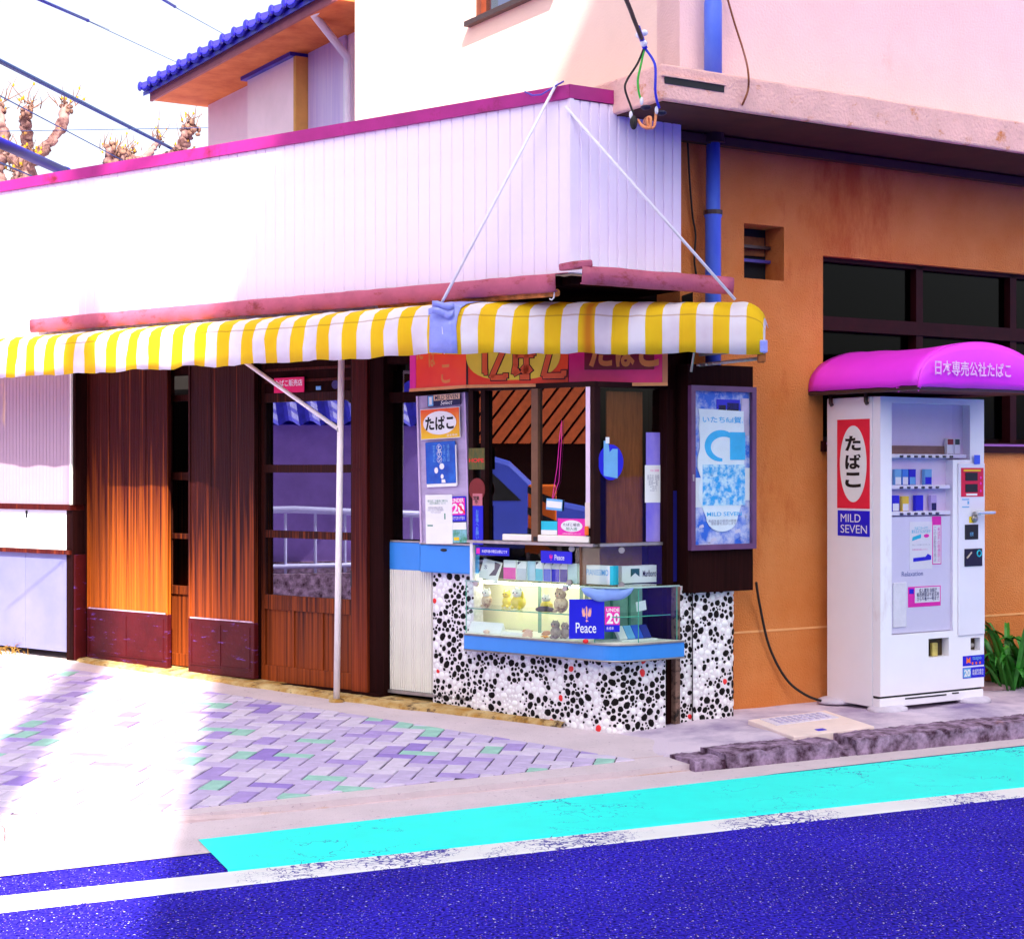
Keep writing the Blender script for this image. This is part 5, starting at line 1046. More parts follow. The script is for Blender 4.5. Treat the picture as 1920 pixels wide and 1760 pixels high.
figurine('tall tabby cat figurine near the blue Peace plate', 1052, 1098, 1146, .0, BROWNC, BROWNC, z=.701)
tag(MB().tube([(-.05,0,.012),(-.02,-.01,.016),(.02,.0,.018),(.05,.012,.012),(.07,.03,.008)], [.010,.016,.016,.012,.004], 8).build('fur_tail', DARKC, None, smooth=True, loc=L.world(L.s(1020,.02),-.02,.7005), rot=(0,0,L.a)), 'dark furry tail ornament lying on the upper glass shelf', 'ornament')
figurine('grey owl figurine with a leaf on its head in the case floor row', 1042, 1163, 1199, .02, GREYC, GREYC, ears=False, z=.5565)
figurine('smaller grey owl figurine beside the owl with the leaf', 1060, 1166, 1198, -.02, GREYC, GREYC, ears=False, z=.5565)
fc = MB(); q = L.rect(884,1160,944,1190,.0); fw, fh = q[1]-q[0], .062
fc.faces([(0,-.03,0),(fw,-.03,0),(fw,.0,fh),(0,.0,fh),(0,.03,0),(fw,.03,0)], [(0,1,2,3),(3,2,5,4),(0,3,4),(1,5,2)]); tag(fc.build('folded_card', WHITEP, None, loc=L.world(q[0],0,.557), rot=(0,0,L.a)), 'white folded card standing on the case floor', 'card')
q = L.rect(946,1170,990,1190,.0); tag(MB().box(0,q[1]-q[0],-.03,.05,0,.018).build('paper_stack', WHITEP, None, loc=L.world(q[0],0,.557), rot=(0,0,L.a), bevel=.002), 'low stack of white paper on the case floor', 'paper')
sh = MB(); n = 11
for k_ in range(n):
    g0, g1 = math.pi*(-.12+1.24*k_/n), math.pi*(-.12+1.24*(k_+1)/n); r_ = .034
    sh.faces([(0,0,-.004),(r_*math.cos(g0),0,r_*math.sin(g0)),(r_*1.04*math.cos((g0+g1)/2),-.010,r_*1.04*math.sin((g0+g1)/2)),(r_*math.cos(g1),0,r_*math.sin(g1))], [(0,1,2),(0,2,3)])
SHELL = mat('shell', lin(232,196,176), .4, .2, 30)
tag(sh.build('scallop_shell', SHELL, None, loc=L.world(L.s(990,.045),-.045,.564), rot=(R(-18),0,L.a), solid=.003), 'ribbed pink scallop shell leaning in the glass case', 'shell')
for px_, lb in ((1016,'pointed cone shell lying behind the scallop shell'),(978,'small brown cone shell beside the scallop shell')):
    tag(MB().tube([(0,0,.012),(.02,0,.014),(.045,0,.012),(.075,0,.010)], [.003,.014,.013,.002], 8).build('cone_shell', mat('brown_shell', lin(190,130,90), .4, .3, 40), None, smooth=True, loc=L.world(L.s(px_,-.02),.02,.5575), rot=(0,R(-12),L.a+.2)), lb, 'shell')
tag(MB().ball((0,0,.012),.022,.016,.012,10,6).build('flat_shell', SHELL, None, smooth=True, loc=L.world(L.s(912,.05),-.05,.5568), rot=(0,0,L.a)), 'small flat pink shell before the folded card', 'shell')
cr = MB()
for k_ in range(7):
    g_ = k_*.9; cr.tube([(0,0,.006),(.014*math.cos(g_),.01*math.sin(g_),.012),(.03*math.cos(g_+.3),.02*math.sin(g_+.3),.009)], [.006,.005,.002], 6)
tag(cr.build('coral', mat('orange_coral', lin(226,150,40), .6, .2, 40), None, loc=L.world(L.s(1022,.05),-.05,.5565), rot=(0,0,L.a)), 'piece of orange coral on the case floor', 'coral')
# the blue Peace plate and cards on the corner pane
pp = bay(.078, 874, .36, .21, 1); CH = Frame(pp[1][0]+Kw[0], pp[1][1]+Kw[1], math.degrees(math.atan2(pp[2][1]-pp[1][1], pp[2][0]-pp[1][0])))
t, w_, h_, y_ = flat('peace_sign', 'square blue Peace sign with a rose bird on the corner of the glass case', 'sign', CH, 1067, 1123, 1133, 1197, .006, BLUEP, .008)
bird(t, w_*.5, h_*.64, h_*.24, y_, ROSE); text('lettering', 'Peace', t, w_*.19, w_*.77, h_*.15, h_*.41, y_, WHITEP, .006)
t, w_, h_, y_ = flat('age_card', 'curled UNDER 20 card partly behind glass beside the blue Peace sign', 'card', CH, 1134, 1137, 1162, 1184, .004, PINKP, .002); box('foot', BLUEP, t, 0, w_, y_-.001, y_, 0, h_*.28); text('lettering', 'UNDE', t, w_*.1, w_*.98, h_*.80, h_*.94, y_, WHITEP, .02); text('lettering', '2', t, w_*.12, w_*.55, h_*.32, h_*.76, y_, WHITEP, .04); text('lettering', '0', t, w_*.6, w_*.98, h_*.32, h_*.76, y_, WHITEP, .03); text('lettering', '未成年', t, w_*.1, w_*.6, h_*.08, h_*.2, y_-.001, WHITEP)
tag(MB().ball((0,0,.014),.016,.012,.013,10,6).build('red_ball', RED, None, smooth=True, loc=CH.world(CH.s(1098,.01),-.012,.5515)), 'small red ball under the blue Peace sign', 'ball')
cl = MB(); cq = CH.rect(1090,1098,1188,1122,.012)
cl.grid(lambda u,v: ((cq[1]-cq[0])*u, -.006-.012*math.sin(v*3)-.006*math.sin(u*9), (-.075*math.sin(max(.0,u)*math.pi)**.5*(1-.15*u))*v+.004*math.sin(u*14)), 20, 6)
tag(cl.build('folded_cloth', mat('pale_blue_cloth', lin(130,160,226), .8, .1, 9), None, smooth=True, solid=.003, loc=CH.world(cq[0],-.012,.853), rot=(0,0,CH.a)), 'pale blue cloth draped from the glass shelf above the Peace sign', 'cloth')
BRI = Frame(Kw[0],Kw[1],32)
MB().box(-.02,.30,.17,.18,.556,.852).build('backboard', GRNW, counter, rot=(0,0,R(32))); MB().box(-.1,.32,.20,.21,.862,1.085).build('backboard', mat('brown_backboard', lin(120,80,56), .8, .3, 9), counter, rot=(0,0,R(32)))
for x_ in (.08,.2): MB().box(x_,x_+.012,.16,.1695,.556,.852).build('back_batten', mat('green_batten', lin(60,120,90), .6, .2, 9) if x_ < .1 else bpy.data.materials['green_batten'], counter, rot=(0,0,R(32)))
tray = thing('pack_tray', 'tray of blue and white cigarette packs lying in the right of the glass case', 'tray', BRI.world(.06,.05,.5565), BRI.a); box('tray_board', WHITEP, tray, -.01, .235, -.03, .075, 0, .006)
for i_, m_ in enumerate((WHITEP, LTBLUEP, mat('blue_pack_print', lin(40,90,215), .4, .1, 9), mat('deep_pack_print', lin(24,40,140), .4, .1, 9))):
    MB().box(.055*i_, .055*i_+.052, 0, .022, .0, .085).build('pack', m_, tray, loc=(0,.0,.012), rot=(R(-38),0,0), bevel=.002)
t, w_, h_, y_ = flat('price_tag', 'small white tilted tag on the middle glass shelf at the right', 'tag', BRI, 1194, 1128, 1212, 1146, -.02, WHITEP, .002, -8)

# ---------------------------------------------------------------- poster case on the pillar
pc_o = .25; q = H.rect(1294,724,1416,1030,pc_o); W_, H_ = q[1]-q[0], q[3]-q[2]
pcs = thing('poster_case', 'dark framed glass case with a torn blue and white poster', 'poster case', H.world(q[0],-pc_o,q[2]), H.a)
box('back', DARKW, pcs, 0, W_, .02, .22, -.24, H_+.12); fw_ = .03
BRZ = mat('bronze_case_frame', lin(96,56,96), .35, .2, 10, spec=.6)
box('frame', BRZ, pcs, 0, fw_, -.012, .02, 0, H_); box('frame', BRZ, pcs, W_-fw_, W_, -.012, .02, 0, H_); box('frame', BRZ, pcs, fw_, W_-fw_, -.012, .02, 0, fw_); box('frame', BRZ, pcs, fw_, W_-fw_, -.012, .02, H_-fw_, H_)
TORN = mat('faded_backing_poster', lin(50,110,220), .7, .3, 11, col2=lin(214,214,240), ramp=(.42,.62), dirt=(lin(20,20,60), 7, .60, (1,1,1)))
box('backing_poster', TORN, pcs, fw_, W_-fw_, .014, .018, fw_, H_-fw_)
rg = random.Random(3); a, b = fw_+.035, W_-fw_-.035; pts = []
zz_ = [H_*.06+.03, H_*.10]; 
left_e = [(a+.03*rg.random()-.006, H_*(.86-.06*k_)) for k_ in range(10)]; right_e = [(b-.02*rg.random(), H_*(.30+.055*k_)) for k_ in range(11)]
bot = [(W_*.5+.115*math.cos(math.pi+math.pi*k_/10), H_*.20+.085*math.sin(math.pi+math.pi*k_/10)) for k_ in range(11)]
MB().slab(left_e+bot+right_e, .008, .012).build('poster', mat('white_poster', lin(240,246,250), .6, .06, 6), pcs)
pb1 = mat('cyan_poster_print', lin(60,186,240), .6, .12, 10); pb2 = mat('photo_print', lin(50,170,236), .6, .3, 22, col2=lin(214,240,250), ramp=(.42,.58), dirt=(lin(24,40,170), 20, .60, (1,1,1)))
sw_ = MB(); cxp, czp = W_*.5, H_*.63
for k_ in range(26):
    g0, g1 = math.pi*(.15+1.35*k_/26), math.pi*(.15+1.35*(k_+1)/26); th_ = lambda g: .016+.030*max(0,math.sin((g-.15*math.pi)/1.35))
    P_ = lambda g, s_: (cxp+(.105+s_*th_(g)*.5)*math.cos(g), czp+(.075+s_*th_(g)*.5)*math.sin(g))
    sw_.slab([P_(g0,-1),P_(g0,1),P_(g1,1),P_(g1,-1)], .0065, .008)
sw_.build('swoosh', pb1, pcs); box('picture', pb2, pcs, a+.03, b-.005, .006, .008, H_*.27, H_*.52); box('picture', pb1, pcs, W_*.62, b-.004, .0055, .008, H_*.55, H_*.72)
text('lettering', 'いたちful賀.', pcs, a+.03, b-.02, H_*.775, H_*.815, .0075, pb1, .01); text('lettering', 'MILD SEVEN', pcs, a+.06, b-.03, H_*.205, H_*.23, .0075, pb1, .01); text('lettering', '未成年者の喫煙は健康に\n悪影響を及ぼします', pcs, a+.07, b-.05, H_*.15, H_*.185, .0075, GREYP)
for (u0,u1,v0,v1,m_) in ((.42,.78,.86,.92,BLUEP),(.45,.56,.85,.885,BLACK),(.58,.76,.85,.90,BLACK),(.80,.92,.70,.93,mat('peeled_paper',lin(206,186,214),.7,.2,9)),(.84,.93,.30,.50,WHITEP),(.09,.22,.26,.44,WHITEP)):
    box('torn_piece', m_, pcs, W_*u0, W_*u1, .010, .0135, H_*v0, H_*v1)
tb = MB()
for k_ in range(12): 
    x_, z_ = rg.uniform(fw_+.02,W_-.07), rg.uniform(fw_+.01,H_*.16); s_ = rg.uniform(.012,.03); tb.slab([(x_,z_),(x_+s_*1.6,z_+s_*.3),(x_+s_*1.3,z_+s_),(x_+.2*s_,z_+s_*.7)], .012+.0004*k_, .0135+.0004*k_)
tb.build('paper_scraps', mat('scrap_white', lin(216,206,226), .7, .1, 9), pcs)
box('pane', glass('case_pane', (.95,.97,.98), -.02), pcs, fw_-.004, W_-fw_+.004, -.004, -.001, fw_-.004, H_-fw_+.004)
box('lock', STEEL, pcs, .008, .018, -.016, -.012, H_*.42, H_*.46)
db = thing('dark_side_panel', 'narrow dark timber panel with a blue sheet between the counter and the poster case', 'panel', H.world(H.s(1246,.14),-.14,0), H.a); pw_ = H.s(1296,.14)-H.s(1246,.14)
box('board', DARKW, db, 0, pw_, .02, .06, .3, 2.3); box('sheet', mat('dark_blue_sheet', lin(26,24,120), .5, .3, 4), db, .05, pw_-.012, .012, .018, H.xz(1270,1090,.14)[1], H.xz(1270,920,.14)[1]); box('edge', BRZ, db, pw_-.011, pw_+.0, -.0, .019, H.xz(1290,1090,.14)[1], 2.0)
# ---------------------------------------------------------------- vending machine
vo = .52; vxl = H.s(1650,vo); VMZ = .105; vw = H.s(1845,vo)-vxl; vtop = 1.93
vl = H.world(vxl,-vo,VMZ); V = Frame(vl[0],vl[1],32); VS_ = Frame(vl[0],vl[1],-58)
vm = thing('vending_machine', 'white cigarette vending machine under a pink canopy', 'vending machine', vl, H.a)
VWH = mat('machine_white', lin(240,236,244), .35, .02, 4, spec=.5, coat=.2, dirt=(lin(214,200,206), 2.2, .64, (1,1,.35))); VWH2 = mat('machine_panel_white', lin(226,222,238), .4, .03, 4)
vh = vtop-VMZ; dz = lambda py, px=1740: V.xz(px,py)[1]-VMZ; dx = lambda px: V.s(px)
dpt = .45; zk = dz(1298,1750)
body = MB(); body.box(0, vw, .062, dpt, 0, vh); body.build('cabinet', VWH, vm, bevel=.006)
hx_a, hx_b, hx_c = dx(1672), dx(1787), dx(1819); hz_t, hz_m, hz_b = dz(757,1740), dz(862,1805), dz(1186,1730)
slot = V.rect(1741,1196,1779,1231); cret = V.rect(1820,1195,1838,1219)
sl_ = (slot[0],slot[1],slot[2]-VMZ,slot[3]-VMZ); cr_3 = (cret[0],cret[1],cret[2]-VMZ,cret[3]-VMZ)
door = wall_holes('door', VWH, .003, vw, zk+.006, vh-.003, [(hx_a,hx_b,hz_b,hz_t),(hx_b,hx_c,hz_m,hz_t),sl_,cr_3], 0, .06, vm); md = door.modifiers.new('edge','BEVEL'); md.width=.004; md.segments=2; md.limit_method='ANGLE'
box('kick_panel', VWH, vm, .003, vw, .004, .06, 0, zk-.008, .004); box('kick_gap', BLACK, vm, .004, vw-.001, .02, .06, zk-.008, zk+.006)
q = V.rect(1700,1301,1775,1306); box('vent', BLUEP if False else BLACK, vm, dx(1698), dx(1775), .001, .006, zk-.024, zk-.016); box('vent', BLACK, vm, dx(1786), dx(1798), .001, .006, zk-.020, zk-.012)
# inside of the window
INN = mat('lilac_lining', lin(224,208,232), .5, .06, 4)
box('lining', INN, vm, hx_a-.005, hx_c+.005, .0590, .061, hz_b-.005, hz_t+.005)
box('window_pane', glass('machine_glass', (.88,.88,.93), .05), vm, hx_a, hx_c, .006, .009, hz_b, hz_t) if False else box('window_pane', glass('machine_glass', (.95,.94,.97), -.02), vm, hx_a+.001, hx_b-.001, .004, .007, hz_b+.001, hz_t-.001)
box('window_pane', glass('machine_glass2', (.92,.90,.96), -.01), vm, hx_b+.001, hx_c-.001, .004, .007, hz_m+.001, hz_t-.001)
bot_panel = dz(968,1730)
box('lower_panel', VWH2, vm, hx_a+.001, hx_b-.001, .020, .058, hz_b+.004, bot_panel)
BUT = mat('black_button', (.01,.01,.012), .4, .2, 20)
ledges = []
for py, n in ((855,8),(913,6),(962,6)):
    z_ = dz(py,1730); xe = hx_c-.02 if n == 8 else hx_b-.01
    lg = MB().box(hx_a+.002, xe, .010, .057, z_-.011, z_+.012).build('button_shelf', VWH, vm, bevel=.003)
    for k_ in range(n): MB().box(hx_a+.075+k_*.0625*(.95), hx_a+.103+k_*.0625*.95, .007, .011, z_-.009, z_+.004).build('button', BUT, lg, bevel=.002)
    ledges.append(z_+.012)
box('back_strip', mat('brown_strip', lin(130,96,90), .6, .2, 9), vm, hx_a+.002, hx_c-.06, .050, .0585, ledges[0], ledges[0]+.05)
vp = lambda lb, px0, px1, led, hh, cols, dark=None: None
PK = [(0,1797,1810,.095,(WHITEP,mat('red_pack_top',lin(150,20,24),.5,.1,9)),'red topped'),(0,1811,1822,.095,(WHITEP,mat('green_pack_top',lin(20,70,60),.5,.1,9)),'green topped'),
      (1,1684,1697,.095,(LTBLUEP,WHITEP),'pale blue and white'),(1,1698,1710,.095,(mat('sky_pack',lin(60,130,225),.4,.1,9),WHITEP),'sky blue'),(1,1711,1724,.095,(BLUEP,LTBLUEP),'deep blue'),(1,1740,1754,.095,(LTBLUEP,BLUEP),'blue panelled'),
      (2,1679,1693,.095,(BLUEP,WHITEP),'blue with white corner'),(2,1698,1711,.09,(YELLOWP,WHITEP),'yellow and white'),(2,1723,1738,.095,(BLUEP,BLUEP),'all blue'),(2,1752,1763,.095,(mat('lilac_pack',lin(190,170,220),.4,.1,9),NAVYP),'lilac and navy')]
for (lv,a_,b_,hh,cols,nm) in PK:
    x0, x1 = dx(a_), dx(b_)
    if lv == 0: x0, x1 = dx(a_-15), dx(b_-15)
    wv = V.world(x0,.026,VMZ+ledges[lv]); t = thing('cigarette_pack', f'{nm} cigarette pack behind the vending machine window', 'cigarette pack', wv, H.a, 'packs in the vending machine')
    box('box', cols[0], t, 0, x1-x0-.003, 0, .022, 0, hh, .001); box('band', cols[1], t, .004, x1-x0-.007, -.001, -.0002, hh*.05 if lv else hh*.62, hh*.5 if lv else hh*.97); box('base_mark', GREYP, t, .004, x1-x0-.007, -.0011, -.0002, hh*.012, hh*.045)
# posters in the lower window
def vplate(name, x0, y0, x1, y1, m, o, parent=vm): 
    r = V.rect(x0,y0,x1,y1); return box(name, m, parent, r[0], r[1], -o-.0015, -o, r[2]-VMZ, r[3]-VMZ), (r[0],r[1],r[2]-VMZ,r[3]-VMZ)
yo = -.0195
_, r = vplate('leaflet', 1710, 978, 1752, 1067, WHITEP, -.0195); X = lambda f: r[0]+(r[1]-r[0])*f; Z = lambda f: r[2]+(r[3]-r[2])*f
text('lettering', 'たばこカードで\n買えるようになります', vm, X(.08), X(.92), Z(.76), Z(.9), .0178, CYANP, .01); MB().slab([(X(.1),Z(.60)),(X(.5),Z(.66)),(X(.5),Z(.74)),(X(.12),Z(.68))], .0172, .0178).build('card_picture', CYANP, vm); MB().slab(ellipse(X(.74),Z(.70),.022,.011), .0172, .0178).build('pink_oval', PINKP, vm)
text('lettering', '詳しくは店頭のポスターを', vm, X(.1), X(.9), Z(.50), Z(.53), .0178, GREYP); text('lettering', '未成年者は買えません', vm, X(.1), X(.8), Z(.40), Z(.43), .0178, PINKP); MB().slab([(X(.15),Z(.16)),(X(.95),Z(.19)),(X(.95),Z(.28)),(X(.8),Z(.32)),(X(.7),Z(.26)),(X(.15),Z(.24))], .0172, .0178).build('blue_mark', BLUEP, vm)
_, r = vplate('red_notice', 1752, 968, 1769, 1058, PINKP, -.019); X = lambda f: r[0]+(r[1]-r[0])*f; Z = lambda f: r[2]+(r[3]-r[2])*f
box('notice_paper', WHITEP, vm, X(.08), X(.92), .0165, .0172, Z(.02), Z(.82)); text('lettering', '未\n成\n年\nの\n喫\n煙\n防\n止', vm, X(.55), X(.85), Z(.06), Z(.78), .0164, PINKP); text('lettering', 'こ\nの\n自\n動\n販\n売\n機\nは', vm, X(.14), X(.44), Z(.06), Z(.78), .0164, GREYP)
_, r = vplate('pink_notice', 1707, 1099, 1768, 1137, PINKP, -.0195); X = lambda f: r[0]+(r[1]-r[0])*f; Z = lambda f: r[2]+(r[3]-r[2])*f
box('notice_paper', WHITEP, vm, X(.20), X(.97), .0170, .0178, Z(.2), Z(.95)); text('lettering', '成人識別 自販機\n販売時間は午前五時\nから午後十一時まで', vm, X(.26), X(.94), Z(.28), Z(.9), .0168, NAVYP, .008); box('blue_mark', BLUEP, vm, X(.03), X(.17), .0170, .0178, Z(.66), Z(.9))
r = V.rect(1695,1071,1735,1080); text('lettering', 'Relaxation', vm, r[0], r[1], r[2]-VMZ, r[3]-VMZ, .0195, mat('grey_blue_print', lin(120,130,180), .5, .1, 9), .01)
box('white_bag', mat('white_film', lin(240,240,240), .5, .05, 20, bump=.5, bscale=20), vm, dx(1678), dx(1703), .012, .019, dz(1176,1690), dz(1092,1690), .006)
# control column
col = box('control_column', VWH2, vm, dx(1795), vw-.004, -.012, -.0005, dz(1190,1820), dz(868,1820), .008)
_, r = vplate('coin_panel', 1799, 877, 1841, 931, mat('red_panel', lin(214,24,60), .35, .08, 9), .0125); X = lambda f: r[0]+(r[1]-r[0])*f; Z = lambda f: r[2]+(r[3]-r[2])*f
box('screen', BLACK, vm, X(.18), X(.72), -.0165, -.0145, Z(.56), Z(.84)); box('screen', BLACK, vm, X(.18), X(.72), -.0165, -.0145, Z(.16), Z(.44)); box('panel_bar', YELLOWP, vm, X(.1), X(.85), -.0185, -.0145, Z(.88), Z(.94)); box('panel_bar', WHITEP, vm, X(.22), X(.7), -.0165, -.0145, Z(.04), Z(.11))
for f in (.2,.46,.66): MB().slab(ellipse(X(.86),Z(f),.008,.008,12), -.0165, -.0145).build('panel_light', PINKP, vm)
_, r = vplate('blue_tag', 1823, 853, 1834, 870, mat('blue_tag', lin(60,90,230), .5, .2, 9), .014)
for (a_,b_,c_,d_) in ((1801,935,1814,937),(1811,939,1814,945),(1801,949,1814,951)): vplate('small_print', a_,b_,c_,d_, LTBLUEP, .0125)
_, r = vplate('yellow_sticker', 1814, 968, 1823, 980, YELLOWP, .0125)
_, r = vplate('note_slot', 1806, 983, 1831, 1011, BLACK, .0125); text('lettering', '紙幣', vm, (r[0]+r[1])/2-.015, (r[0]+r[1])/2+.015, r[2]+.02, r[2]+.045, -.0142, LTBLUEP)
rr = V.rect(1805,1028,1838,1061); cp = MB().box(rr[0],rr[1],-.018,-.0125,rr[2]-VMZ,rr[3]-VMZ).build('coin_slot', mat('black_plastic', (.012,.012,.02), .3, .2, 20), vm, bevel=.006)
MB().tube([(rr[0]+.015,-.019,rr[2]-VMZ+.05),(rr[0]+.055,-.019,rr[2]-VMZ+.085)], .006, 8).build('coin_lever', STEEL, vm); ro = ellipse(rr[1]-.03,rr[3]-VMZ-.03,.018,.018,16); MB().tube([(x,-.019,z) for x,z in ro+ro[:1]], .004, 6).build('coin_ring', CYANP, vm)
hx, hz = V.xz(1823,968); hz -= VMZ
MB().lathe([(.024,0),(.024,.012),(.016,.02)], (0,0,0), 16).build('lock', STEEL, vm, smooth=True, loc=(hx,-.012,hz-.012), rot=(R(90),0,0)); MB().box(-.025,.125,-.075,-.05,-.008,.012).build('handle', mat('chrome', (.75,.74,.72), .2, .05, 9, metal=.7), vm, loc=(hx+.0,0,hz+.022), bevel=.006); MB().box(-.012,.012,-.06,-.02,-.01,.01).build('handle_stem', STEEL, vm, loc=(hx,0,hz+.02))
# delivery slot, coin return, stickers
SLOTM = mat('slot_inside', lin(60,44,20), .5, .4, 12)
box('delivery_slot', SLOTM, vm, sl_[0]-.003, sl_[1]+.003, .055, .0615, sl_[2]-.003, sl_[3]+.003); box('slot_flap', mat('slot_flap', lin(190,170,90), .3, .3, 20), vm, (sl_[0]+sl_[1])/2-.02, (sl_[0]+sl_[1])/2+.025, .03, .05, sl_[2], sl_[3]-.03, .004)
box('coin_return', SLOTM, vm, cr_3[0]-.003, cr_3[1]+.003, .045, .0615, cr_3[2]-.003, cr_3[3]+.003); MB().ball(((cr_3[0]+cr_3[1])/2,.03,cr_3[2]+.03),.018,.014,.014,10,6).build('coin_cup', STEEL, vm, smooth=True)
_, r = vplate('card_sticker', 1805, 1228, 1845, 1247, BLUEP, .0005); X = lambda f: r[0]+(r[1]-r[0])*f; Z = lambda f: r[2]+(r[3]-r[2])*f
text('lettering', 'taspo', vm, X(.44), X(.86), Z(.46), Z(.88), -.0022, LTBLUEP, .01); MB().slab([(X(.16),Z(.25)),(X(.26),Z(.35)),(X(.36),Z(.22)),(X(.34),Z(.85)),(X(.25),Z(.62)),(X(.17),Z(.88))], -.0026, -.0021).build('orange_mark', ORANGEP, vm)
for f in (.45,.62,.8): MB().slab(ellipse(X(f),Z(.22),.008,.008,10), -.0026, -.0021).build('dot', ORANGEP, vm)
_, r = vplate('age_sticker', 1805, 1250, 1846, 1270, BLUEP, .0005); X = lambda f: r[0]+(r[1]-r[0])*f; Z = lambda f: r[2]+(r[3]-r[2])*f
box('white_field', LTBLUEP, vm, X(.02), X(.36), -.0026, -.0021, Z(.08), Z(.94)); text('lettering', '20', vm, X(.05), X(.33), Z(.18), Z(.82), -.003, WHITEP, .03); text('lettering', '未成年者の\n喫煙は禁止', vm, X(.42), X(.94), Z(.25), Z(.8), -.0022, WHITEP)
# left side: seam and the two painted signs
sd = part('side_sign', vm, (0,0,0), R(-90)); 
def srect(x0,y0,x1,y1): r = VS_.rect(x0,y0,x1,y1); return r[0],r[1],r[2]-VMZ,r[3]-VMZ
r = srect(1570,786,1631,953); X = lambda f: r[0]+(r[1]-r[0])*f; Z = lambda f: r[2]+(r[3]-r[2])*f
box('red_panel', mat('red_sign_print', lin(236,36,66), .4, .05, 9), sd, r[0], r[1], -.0018, -.0002, r[2], r[3]); MB().slab(ellipse(X(.5),Z(.5),(r[1]-r[0])*.41,(r[3]-r[2])*.43,40), -.003, -.0019).build('oval', WHITEP, sd)
for i_, ch in enumerate('たばこ'): text('lettering', ch, sd, X(.26), X(.74), Z(.645-.205*i_), Z(.815-.205*i_), -.0031, INK, .04)
r = srect(1571,957,1631,1005); box('blue_panel', BLUEP, sd, r[0], r[1], -.0018, -.0002, r[2], r[3]); text('lettering', 'MILD', sd, X(.1), X(.72), Z(.55), Z(.86), -.002, WHITEP, .0); text('lettering', 'SEVEN', sd, X(.1), X(.92), Z(.12), Z(.44), -.002, WHITEP, .0)
box('seam', GREYP, sd, -.0625, -.0615, -.0006, .0, .0, vh)
for pxx in (1562,1628): 
    xx, z1_ = VS_.xz(pxx,745); MB().tube([(xx,-.02,vh+.02),(xx,-.02,vh-.03),(xx+.012,-.02,vh-.045)], .012, 8).build('canopy_clamp', DARKMETAL, sd, smooth=True)
# pink barrel canopy
cx0 = H.s(1515)-vxl; cyb, cyf = vo-.003, -(.905-vo); cwid = 1.02; cz = 1.972-VMZ; rise = .262
can = part('canopy', vm, (cx0,0,0)); PINKC = mat('pink_vinyl', lin(238,56,232), .4, .05, 3, bump=.12, bscale=6, dirt=(lin(226,40,60), 9, .735, (1,1,1)), spec=.4)
cm = MB()
def arch(g): return (cwid*.5*(1-math.cos(g)), rise*max(0,math.sin(g))**.85)
cm.grid(lambda u,v: (arch(math.pi*v)[0]+.004*mnoise.noise((u*5,v*9,1)), cyb+(cyf-cyb)*u, cz+arch(math.pi*v)[1]*(1-.06*math.sin(math.pi*u))+.006*mnoise.noise((u*6,v*7,3))+(.012*mnoise.noise((u*11,v,8)) if v in (0,1) else 0)), 14, 28); cm.build('hood', PINKC, can, smooth=True, solid=.004)
ce = MB()
def endf(u, v):
    x, z = arch(math.pi*v); m_ = cwid*.5; return (m_+(x-m_)*(1-.0*u), cyf-.045*math.sin(math.pi*min(1,u))*math.sin(math.pi*v)*.5-.002, cz-.006+(z+.004)*(1-u)+.004*mnoise.noise((u*3,v*12,2)))
ce.grid(endf, 6, 28); ce.build('front_end', PINKC, can, smooth=True, solid=.004)
text('lettering', '日本専売公社たばこ', can, .10, .72, cz+.06, cz+.145, cyf-.034, mat('worn_white_print', lin(246,190,240), .5, .25, 60), .015, rot=R(0))
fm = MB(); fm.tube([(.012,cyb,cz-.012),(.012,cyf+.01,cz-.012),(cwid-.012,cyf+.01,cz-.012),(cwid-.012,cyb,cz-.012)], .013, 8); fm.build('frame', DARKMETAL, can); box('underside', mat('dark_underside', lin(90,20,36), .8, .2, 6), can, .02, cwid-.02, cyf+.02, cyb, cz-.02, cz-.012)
flp = MB(); flp.grid(lambda u,v: (.0+.02*v+.05*u*(1-u), cyf-.01+.0*u+.18*u, cz-.004-.03*v*math.sin(u*8)**2), 6, 2); flp.build('torn_hem', PINKC, can, smooth=True, solid=.003)
# concrete pads under the machine
PADC = mat('pad_concrete', lin(206,196,214), .85, .12, 10, bump=.5)
for i_, (x_, y_) in enumerate(((.05,.40),(.08,.02),(vw-.07,.03),(vw-.05,.42))):
    w = V.world(x_,y_); zg_ = ground(w[0],w[1])+.03
    tag(MB().lathe([(.125,0),(.12,.02),(.095,max(.03,VMZ-zg_-.004)),(.0001,max(.032,VMZ-zg_-.002))], (0,0,0), 14, 1.15, .9).build('mortar_pad', PADC, None, smooth=True, loc=(w[0],w[1],zg_), rot=(0,0,H.a+.3*i_)), ('rounded mortar pad under the machine where the black cord arrives','rounded mortar pad under the front machine corner beside the drain cover','rounded mortar pad under the machine corner below the blue stickers','rounded mortar pad under the machine beside the strap leaved plant')[i_], 'pad', 'mortar pads under the vending machine')
# ---------------------------------------------------------------- small things on and before the walls
def pt(px, py, d): return ((px-CX)/FPX*d, d, CAMH-(py-CY)/FPX*d)
def cable(name, label, cat, pts, r, m, n=7):
    o = Vector(pts[0]); mb = MB()
    # smooth the run with a Catmull-Rom spline
    P_ = [Vector(p) for p in pts]; out = []
    for i in range(len(P_)-1):
        a, b, c, d = P_[max(i-1,0)], P_[i], P_[i+1], P_[min(i+2,len(P_)-1)]
        for k in range(6):
            t = k/6; out.append(.5*((2*b)+(c-a)*t+(2*a-5*b+4*c-d)*t*t+(3*b-a-3*c+d)*t**3))
    out.append(P_[-1]); mb.tube([p-o for p in out], r, n); return tag(mb.build(name, m, None, smooth=True, loc=o), label, cat)
RUBBER = mat('black_rubber', (.012,.009,.008), .6, .3, 20)
hw = lambda px, py, o: (lambda s_, z_: H.world(s_, -o, z_))(*H.xz(px,py,o))
